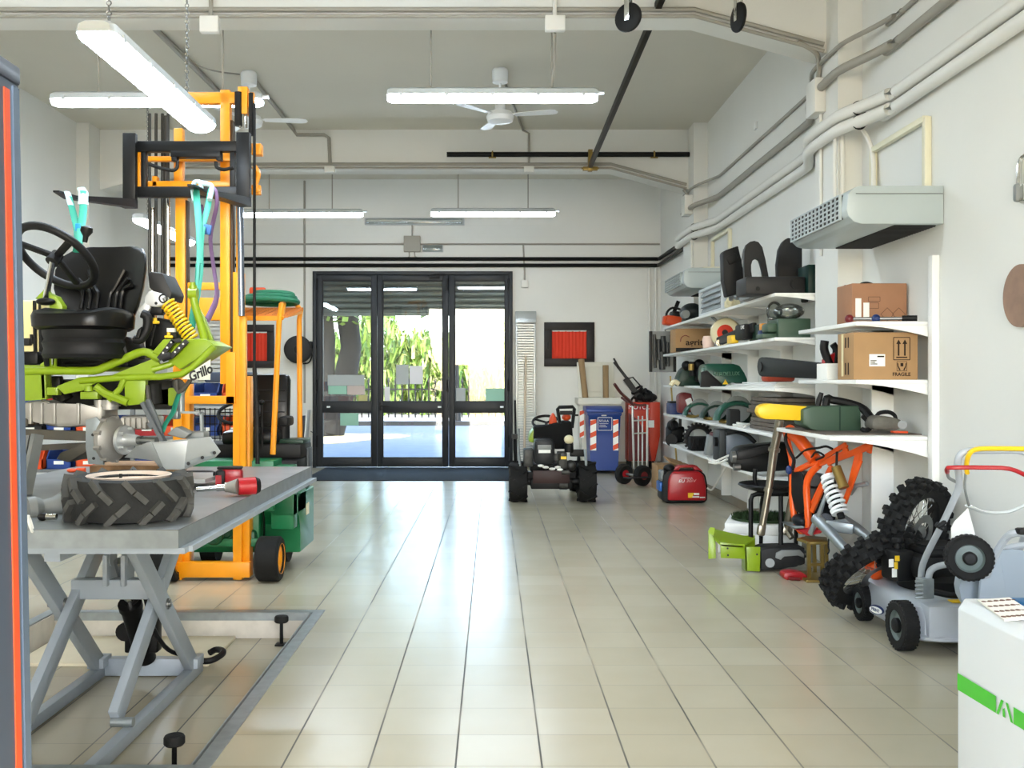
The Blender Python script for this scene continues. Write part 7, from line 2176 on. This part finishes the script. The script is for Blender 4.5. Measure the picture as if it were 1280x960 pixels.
b = B(); vbar(b, 232, 293, 495, 505, .0, .08); vbar(b, 282, 294, 440, 505, .0, .06); b.build('lower_crossmember', ORANGE, t)
b = B(); vbar(b, 216, 312, 703, 722, .01, .08); vbar(b, 216, 300, 648, 660, .03, .08); b.build('foot_crossmember', ORANGE, t)
b = B(); vbar(b, 297, 309, 108, 142, -.02, .05); vbar(b, 310, 317, 115, 135, -.02, .03); b.build('chain_anchor', ORANGE, t)
b = B()
for px, dy in ((195, .1), (203, .12), (210, .12), (187, .12)):
    b.cyl((fx(px, dy), YM + dy, fz(345, dy)), (fx(px, dy), YM + dy, fz(142, dy)), .012, n=8)
b.cyl((fx(207, .1), YM + .1, fz(420, .1)), (fx(207, .1), YM + .1, fz(145, .1)), .016, n=8)
b.build('hydraulic_pipe', mat('pipe_dark', (72, 70, 64), .4, .4), t)
b = B(); b.cyl((fx(191, .15), YM + .15, fz(430, .15)), (fx(191, .15), YM + .15, fz(260, .15)), .03, n=14); b.cyl((fx(210, -.01), YM, fz(365)), (fx(210), YM, fz(240)), .014, n=12); tag(b.build('lift_ram', CHROME, t), 'bright steel lift ram')
b = B(); b.cyl((fx(302, -.02), YM - .02, fz(395, -.02)), (fx(300, -.02), YM - .02, fz(252, -.02)), .024, n=16); b.build('lift_ram', mat('ram_steel', (150, 160, 178), .2, .9), t)
b = B(); vbar(b, 299, 307, 395, 590, -.01, .04); b.build('ram_sleeve', ORANGE, t)
b = B(); b.cyl((fx(318, -.02), YM - .02, fz(130)), (fx(318, -.02), YM - .02, fz(460)), .011, n=8); b.tube([F(318, 460, -.02), F(321, 510, -.02), F(322, 580, -.02)], .016, n=8); b.build('hose', BLACKP, t)
b = B(); b.cyl((fx(298, -.01), YM - .01, fz(158)), (fx(298, -.01), YM - .01, fz(116)), .028, n=14); b.cyl((fx(314, -.01), YM - .01, fz(170)), (fx(314, -.01), YM - .01, fz(117)), .020, n=14); b.build('chain', BLACKM, t)
b = B()
for px in (300, 304, 308): b.cyl(F(px, 143, -.02), F(px, 160, -.02), .008, n=6)
b.build('chain_bolt', CHROME, t)
b = B(); vbar(b, 314, 326, 179, 193, .0, .08); b.tube([F(318, 208, 0), F(323, 218, 0), F(319, 232, 0), F(323, 240, 0)], .02, smooth=3); vbar(b, 314, 325, 231, 243, .0, .05); b.build('roller_bracket', ORANGE, t)
# carriage
CB = mat('carriage_black', (32, 34, 36), .45, .2, var=.2, scale=6)
YC = -.22
b = B()
vbar(b, 168, 312, 176, 189, YC, YC + .06); vbar(b, 170, 312, 233, 246, YC, YC + .06); vbar(b, 176, 182, 188, 234, YC + .01, YC + .06); vbar(b, 287, 293, 188, 234, YC + .01, YC + .06); vbar(b, 213, 275, 188, 196, YC, YC + .08); vbar(b, 214, 221, 196, 201, YC, YC + .06); vbar(b, 270, 276, 196, 200, YC, YC + .06)
b.build('carriage', CB, t)
b = B(); vbar(b, 182, 288, 195, 201, -.05, .0); vbar(b, 168, 176, 188, 234, YC + .03, YC + .05); vbar(b, 180, 288, 226, 233, -.06, -.01); vbar(b, 190, 196, 220, 234, -.06, -.0); b.build('carriage_plate', ORANGE, t)
b = B(); b.tube([F(186, 205, YC), F(200, 210, YC), F(215, 213, YC), F(221, 210, YC), F(222, 202, YC)], .013, smooth=3); b.build('carriage_hose', BLACKP, t)
b = B(); b.tube([F(270, 202, YC), F(271, 209, YC), F(280, 212, YC), F(292, 209, YC)], .013, smooth=3); b.build('carriage_hose', BLACKP, t)
def fork(px0, px1, pyt, pyb, tip, heel_py, tipw):
    b = B()
    y0 = YC - .05
    vbar(b, px0, px1, pyt, pyb, y0, YC)
    xm0, xm1 = fx(px0, y0), fx(px1, y0)
    zb = fz(pyb, y0)
    yt = YM + YC - 1.02
    zt_ = P(0, tip[1], yt).z; xt_ = P(tip[0], 0, yt).x
    w = (xm1 - xm0)
    r0 = [(xm0, YM + YC, zb + .03), (xm1, YM + YC, zb + .03), (xm1, YM + YC, zb - .03), (xm0, YM + YC, zb - .03)]
    r1 = [(xm0, YM + y0 - .05, zb + .025), (xm1, YM + y0 - .05, zb + .025), (xm1, YM + y0 - .05, zb - .035), (xm0, YM + y0 - .05, zb - .035)]
    r2 = [(xt_ - w * .42, yt + .2, zt_ + .012), (xt_ + w * .42, yt + .2, zt_ + .012), (xt_ + w * .42, yt + .2, zt_ - .012), (xt_ - w * .42, yt + .2, zt_ - .012)]
    r3 = [(xt_ - w * .2, yt, zt_ + .005), (xt_ + w * .2, yt, zt_ + .005), (xt_ + w * .2, yt, zt_ - .005), (xt_ - w * .2, yt, zt_ - .005)]
    b.skin([[b.bm.verts.new(p) for p in r] for r in (r0, r1, r2, r3)])
    return b.build('fork', CB, t)
fork(153, 169, 166, 254, (70, 239), 258, 8)
fork(295, 312, 165, 252, (238, 231), 258, 8)
# body
GF = GREENF
XRb = -1.50; XLb = -2.62
b = B()
b.box(-2.5, XRb - .14, 7.32, 7.62, .50, .88, .01); b.box(-2.3, XRb - .26, 7.36, 7.5, .25, .5, .01)
b.build('front_cowl', GF, t)
b = B()
b.prism([(XRb, 7.52, .47), (XRb, 7.52, .60), (XRb, 7.66, .60), (XRb, 8.2, .60), (XRb, 8.2, .14), (XRb, 7.62, .14), (XRb, 7.62, .36), (XRb, 7.54, .44)], (XLb - XRb, 0, 0), .01)
b.build('chassis', GF, t)
b = B(); b.box(XRb - .17, XRb, 7.36, 7.50, .36, .84, .006); b.box(XRb - .17, XRb, 7.36, 7.85, .46, .62, .004); b.build('side_panel', GF, t)
b = B(); b.box(XLb, XRb - .02, 7.6, 8.12, .60, .86, .01); b.build('battery_box', BLACKM, t)
b = B(); b.box(XRb - .02, XRb - .005, 7.98, 8.15, .62, .93, .004); b.build('rear_panel', mat('panel_slate', (86, 92, 98), .45), t)
b = B(); b.box(XLb + .1, XRb - .02, 7.75, 8.2, .86, .98, .02); b.build('seat_base', BLACKP, t)
b = B(); b.box(XRb - .28, XRb - .01, 7.8, 8.12, .975, 1.01, .006); b.build('step_cover', GREEND, t)
b = B(); b.box(XRb - .001, XRb + .004, 7.86, 7.97, .40, .49); tag(b.build('rating_plate', CREAM, t), 'cream rating plate')
b = B(); b.box(XRb - .06, XRb - .0, 7.5, 7.58, .66, .72, .004); b.build('white_box', PAPER, t)
for k, (x0, x1) in enumerate(((-1.735, -1.56), (-2.48, -2.32))):
    c = V((x0 + x1) / 2, 7.22, .165)
    if k == 0: c = V(-1.645, 7.22, .165)
    b = B(); b.lathe([(.10, -.085), (.15, -.085), (.165, -.07), (.165, .07), (.15, .085), (.10, .085)], c, (1, 0, 0), n=36, closed=True); w_ = b.build('wheel', RUBBER, t)
    b = B(); b.lathe([(.001, .06), (.04, .06), (.06, .075), (.10, .07), (.112, .088), (.112, .06), (.112, -.06), (.001, -.06)], c, (1, 0, 0), n=30); tag(b.build('wheel_rim', ORANGE, w_), 'orange rim')
for x in (-1.72, -2.3):
    b = B(); b.cyl((x - .06, 8.0, .15), (x + .06, 8.0, .15), .15, n=28); b.build('wheel', RUBBER, t)
b = B()
GM = mat('motor_green', (18, 104, 66), .45, var=.3, scale=12)
b.cyl((fx(225), 7.40, .46), (fx(270), 7.40, .50), .10, n=20); b.cyl((fx(272), 7.40, .50), (fx(290), 7.40, .52), .13, n=20); b.obox((-2.05, 7.40, .30), (.55, .2, .12), None, .03); b.torus((fx(262), 7.28, .34), (.3, 1, .2), .07, .022, n=20, m=8); b.torus((fx(278), 7.30, .36), (.3, 1, .2), .06, .018, n=20, m=8)
b.build('drive_motor', GM, t)
b = B(); b.box(-2.45, -1.74, 7.29, 7.33, .24, .30, .004); b.build('front_axle', GF, t)
b = B(); b.box(-2.40, -1.76, 7.52, 7.56, .2, .85); b.build('bulkhead', BLACKM, t)
# seat and guard
b = B()
b.obox((-1.93, 7.98, 1.03), (.46, .46, .12), (.05, 0, 0), .04); b.obox((-1.93, 8.2, 1.28), (.46, .12, .52), (-.15, 0, 0), .05); b.build('seat', LEATHER, t)
b = B()
for k in range(4): b.obox((-1.93, 8.125 + .012 * k, 1.13 + .09 * k), (.40, .02, .012), (-.15, 0, 0), .004)
b.build('seat_seam', BLACKP, t)
b = B(); b.cyl((-1.70, 7.95, 1.0), (-1.70, 7.95, 1.12), .05); b.obox((-1.69, 8.0, 1.15), (.08, .25, .08), None, .02); b.build('armrest', BLACKP, t)
b = B(); c = V(-2.0, 7.72, 1.23); b.torus(c, (0, -.55, 1), .165, .014, n=32, m=8); b.cyl(c, c + V(0, -.12, -.35), .022); b.bar(c - V(.16, 0, 0), c + V(.16, 0, 0), .02, .01); b.build('steering_wheel', BLACKP, t)
b = B(); b.cyl((-1.86, 7.62, .95), (-1.84, 7.60, 1.36), .008, n=8); b.sph((-1.84, 7.6, 1.38), .025); b.cyl((-1.80, 7.63, .95), (-1.80, 7.62, 1.30), .008, n=8); b.sph((-1.80, 7.62, 1.31), .022); b.build('lever', BLACKP, t)
zg = 2.02
b = B()
b.tube([P(341, 568, 7.55), P(349, 398, 7.55), P(352, 380, 7.6)], .022, n=8)
b.tube([P(375, 575, 8.2), P(374, 400, 8.2), P(376, 388, 8.2), P(370, 380, 8.2), P(350, 378, 8.2)], .022, n=8)
gl, gr = P(226, 0, 7.55).x, P(350, 0, 7.55).x
b.bar((gl, 7.55, P(0, 398, 7.55).z), (gr, 7.55, P(0, 398, 7.55).z), .035, .035); b.bar((gl, 8.2, P(0, 390, 8.2).z), (P(376, 0, 8.2).x, 8.2, P(0, 390, 8.2).z), .035, .035)
b.bar((gr, 7.55, P(0, 396, 7.55).z), (P(376, 0, 8.2).x, 8.2, P(0, 390, 8.2).z), .03, .03); b.tube([P(352, 398, 7.55), P(355, 380, 7.8), P(352, 376, 7.9)], .018)
b.build('overhead_guard', ORANGE, t)
b = B()
z0g, z1g = P(0, 397, 7.55).z, P(0, 388, 8.2).z
for k in range(16):
    f = k / 15; y = 7.57 + .6 * f; z = z0g + (z1g - z0g) * f + .012
    b.bar((gl + .02, y, z), (gr + .06, y, z), .006, .02)
for k in range(14):
    x = gl + .05 + (gr - gl) * k / 13; b.bar((x, 7.57, z0g + .012), (x, 8.17, z1g + .012), .004, .02)
b.build('guard_mesh', mat('mesh_orange', (218, 130, 44), .5), t)
# hose coil on guard
t2 = thing('hose_coil', 'flat green hose coil with an orange fitting lying on the forklift roof', 'hose', (-1.85, 7.85, z1g))
b = B()
for k in range(3):
    b.torus((-1.80 + .01 * k, 7.9, z1g + .05 + .028 * k), (0, .03, 1), .22 - .03 * k, .022, n=32, m=8)
b.tube([(-2.02, 7.8, z1g + .07), (-2.1, 7.75, z1g + .08), (-2.13, 7.72, z1g + .05)], .02, smooth=3); b.build('hose', mat('hose_green', (30, 146, 108), .5, var=.15, scale=20), t2)
b = B(); b.obox((-1.88, 7.82, z1g + .125), (.13, .08, .06), (0, 0, .2), .015); tag(b.build('fitting', ORANGES, t2), 'orange fitting')
# white stickers on the mast
# wire basket between mast rails
t2 = thing('wire_basket', 'black wire basket full of parts behind the forklift mast', 'basket', (-2.5, 8.75, 0))
b = B()
for k in range(13):
    z = .45 + k * .065; b.bar((-2.62, 8.6, z), (-2.0, 8.6, z), .007, .007); b.bar((-2.62, 8.6, z), (-2.62, 8.9, z), .007, .007)
for k in range(15):
    x = -2.62 + k * .044; b.bar((x, 8.6, .45), (x, 8.6, 1.24), .007, .007)
for x in (-2.6, -2.02):
    for y in (8.62, 8.9): b.box(x - .015, x + .015, y - .015, y + .015, 0, .46)
b.box(-2.62, -2.0, 8.6, 8.92, .44, .46); b.build('wire', BLACKM, t2)
b = B()
for k in range(9):
    b.obox((-2.5 + .055 * k, 8.75, .6 + .05 * (k % 3)), (.04, .14, .25 + .1 * (k % 4)), (.2, .1 * (k % 3), k), .01)
t3 = b.single('metal_parts', mat('parts_mix', (120, 126, 130), .35, .6, var=.5, scale=9), 'assorted steel parts heaped in the black wire basket', 'parts')
t3['kind'] = 'stuff'

# slings
TEAL = mat('sling_teal', (28, 150, 122), .7)
PURP = mat('sling_purple', (142, 104, 150), .7)
WHS = mat('sling_white', (170, 196, 196), .7)
yf0 = 6.1
b = B(); b.tube([P(245, 232, yf0), P(246, 250, 6.0), P(249, 285, 5.8), P(250, 330, 5.6), P(247, 360, 5.4), P(243, 385, 5.25), P(239, 410, 5.2)], [.02, .02, .022, .014, .012, .012, .018], n=8, smooth=3, flat=.25)
b.tube([P(264, 236, yf0), P(259, 262, 6.0), P(252, 290, 5.8), P(249.5, 330, 5.6)], .019, n=8, smooth=3, flat=.3); b.tube([P(248, 330, 5.6), P(246, 370, 5.35), P(245, 400, 5.25)], .015, n=6)
sl = thing('lifting_sling', 'turquoise lifting sling hanging in a Y from the fork beside the orange mast', 'sling', P(250, 400, 5.3))
b.build('strap', TEAL, sl)
b = B(); b.tube([P(243, 252, 6.02), P(241, 236, yf0 - .02), P(244, 228, yf0), P(250, 228, yf0), P(252, 236, yf0)], .014, n=8, smooth=3); b.tube([P(250, 229, yf0), P(262, 231, yf0), P(265, 236, yf0), P(262, 250, 6.03)], .016, n=8, smooth=3); tag(b.build('eye_sleeve', WHS, sl), 'white sleeve')
b = B(); b.obox(P(259, 287, 5.85), (.05, .02, .06), (0, .2, 0), .005); tag(b.build('tag', mat('tag_blue', (44, 112, 190), .5), sl), 'blue tag')
b = B(); b.tube([P(250, 256, 6.15), P(254, 272, 6.1), P(256, 290, 6.05)], .02, n=8, smooth=3, flat=.3); b.tube([P(262, 231, 6.16), P(270, 238, 6.15), P(271, 256, 6.1), P(267, 275, 6.1), P(263, 300, 6.05), P(268, 340, 6.0), P(271, 362, 5.9), P(270, 376, 5.8), P(264, 390, 5.7), P(259, 400, 5.6)], [.02, .02, .022, .022, .018, .018, .022, .026, .026, .024], n=8, smooth=3, flat=.35)
b.single('lifting_sling', PURP, 'purple lifting sling hanging behind the turquoise one', 'sling')
sl = thing('lifting_sling', 'turquoise lifting sling hanging from the tip of the left fork over the steering wheel', 'sling', P(98, 292, 5.3))
b = B(); b.tube([P(104, 239, 6.0), P(104, 262, 5.8), P(102, 280, 5.6), P(99, 300, 5.3), P(95, 320, 5.3)], [.022, .022, .02, .018, .016], n=8, smooth=3, flat=.25); b.tube([P(86, 246, 6.0), P(92, 268, 5.8), P(97, 290, 5.5), P(96, 310, 5.3)], .02, n=8, smooth=3, flat=.3); b.build('strap', TEAL, sl)
b = B(); b.tube([P(104, 256, 5.85), P(104, 240, 6.0), P(101, 235, 6.02)], [.028, .028, .024], n=8, flat=.3); b.tube([P(84, 240, 6.02), P(86, 246, 6.0), P(89, 257, 5.9)], .02, n=8, flat=.3); tag(b.build('eye_sleeve', WHS, sl), 'white sleeve')
b = B(); b.obox(P(97.5, 285, 5.5), (.03, .012, .05), None, .004); tag(b.build('tag', mat('tag_blue2', (36, 150, 210), .5), sl), 'blue tag')
b = B(); b.tube([P(224, 492, 5.1), P(219, 506, 5.08), P(216, 516, 5.06), P(208, 528, 5.05), P(203, 540, 5.04)], [.022, .024, .02, .022, .018], n=8, smooth=3, flat=.3); b.single('lifting_sling', TEAL, 'short turquoise sling looped under the rear of the slope mower', 'sling')

# ================================================================== shelving with bins in the back left corner
t = thing('parts_rack', 'grey parts rack in the far left corner behind the mower', 'rack', (-3.6, 10.2, 0))
RX0, RX1, RY0, RY1 = -4.9, -2.45, 9.9, 10.4
RG = mat('rack_grey', (136, 140, 142), .5)
b = B()
for z in (.58, .92, 1.26): b.box(RX0, RX1, RY0, RY1, z - .03, z, .003)
b.build('shelf_board', RG, t)
for x in (RX0, (RX0 + RX1) / 2, RX1 - .04):
    for y in (RY0, RY1 - .04):
        b = B(); b.box(x, x + .04, y, y + .04, 0, 1.5); b.build('post', RG, t)
bc = [(ORANGES, 'orange'), (BLUE, 'blue'), (ORANGES, 'orange'), (DARKGREY, 'black'), (BLUE, 'blue'), (ORANGES, 'orange'), (BLUE, 'blue'), (RED, 'red')]
base_lab = ['low rack shelf', 'middle rack shelf', 'top rack shelf']
words = ['first', 'second', 'third', 'fourth', 'fifth', 'sixth', 'seventh', 'eighth']
for si, z in enumerate((.58, .92, 1.26)):
    for k in range(8):
        m, cn = bc[(k + si * 3) % 8]
        x0 = RX0 + .06 + k * .298
        tb = thing('storage_bin', f'{cn} storage bin, {words[k]} from the side wall, {base_lab[si]}', 'bin', (x0 + .13, 10.1, z), 'storage bins on the corner rack')
        b = B()
        b.prism([(x0, 9.93, z + .001), (x0, 10.3, z + .001), (x0, 10.3, z + .2), (x0, 10.0, z + .2), (x0, 9.93, z + .1)], (.012, 0, 0)); b.prism([(x0 + .25, 9.93, z + .001), (x0 + .25, 10.3, z + .001), (x0 + .25, 10.3, z + .2), (x0 + .25, 10.0, z + .2), (x0 + .25, 9.93, z + .1)], (.012, 0, 0))
        b.box(x0, x0 + .262, 9.93, 9.945, z + .001, z + .1); b.box(x0, x0 + .262, 10.29, 10.3, z + .001, z + .2); b.box(x0, x0 + .262, 9.93, 10.3, z + .001, z + .012)
        b.build('tub', m, tb)
        b = B(); b.box(x0 + .08, x0 + .18, 9.926, 9.931, z + .05, z + .085); b.build('label', PAPER, tb)
b = B(); b.box(-2.95, -2.47, 9.98, 10.3, 1.465, 1.57, .02); b.single('blue_crate', mat('slate_blue', (84, 96, 122), .5), 'slate blue crate on top of the corner rack bins', 'crate')
t = thing('slat_rack', 'white slatted panel standing against the back wall behind the forklift mast', 'panel', (-4.75, 16.5, 0))
b = B()
z = .3
while z < 2.5:
    b.box(-5.0, -4.2, 16.5, 16.53, z, z + .05, .004); z += .07
b.build('slats', WHITE, t)
for x in (-5.02, -4.2):
    b = B(); b.box(x, x + .04, 16.5, 16.56, 0, 2.55); b.build('post', WHITE, t)
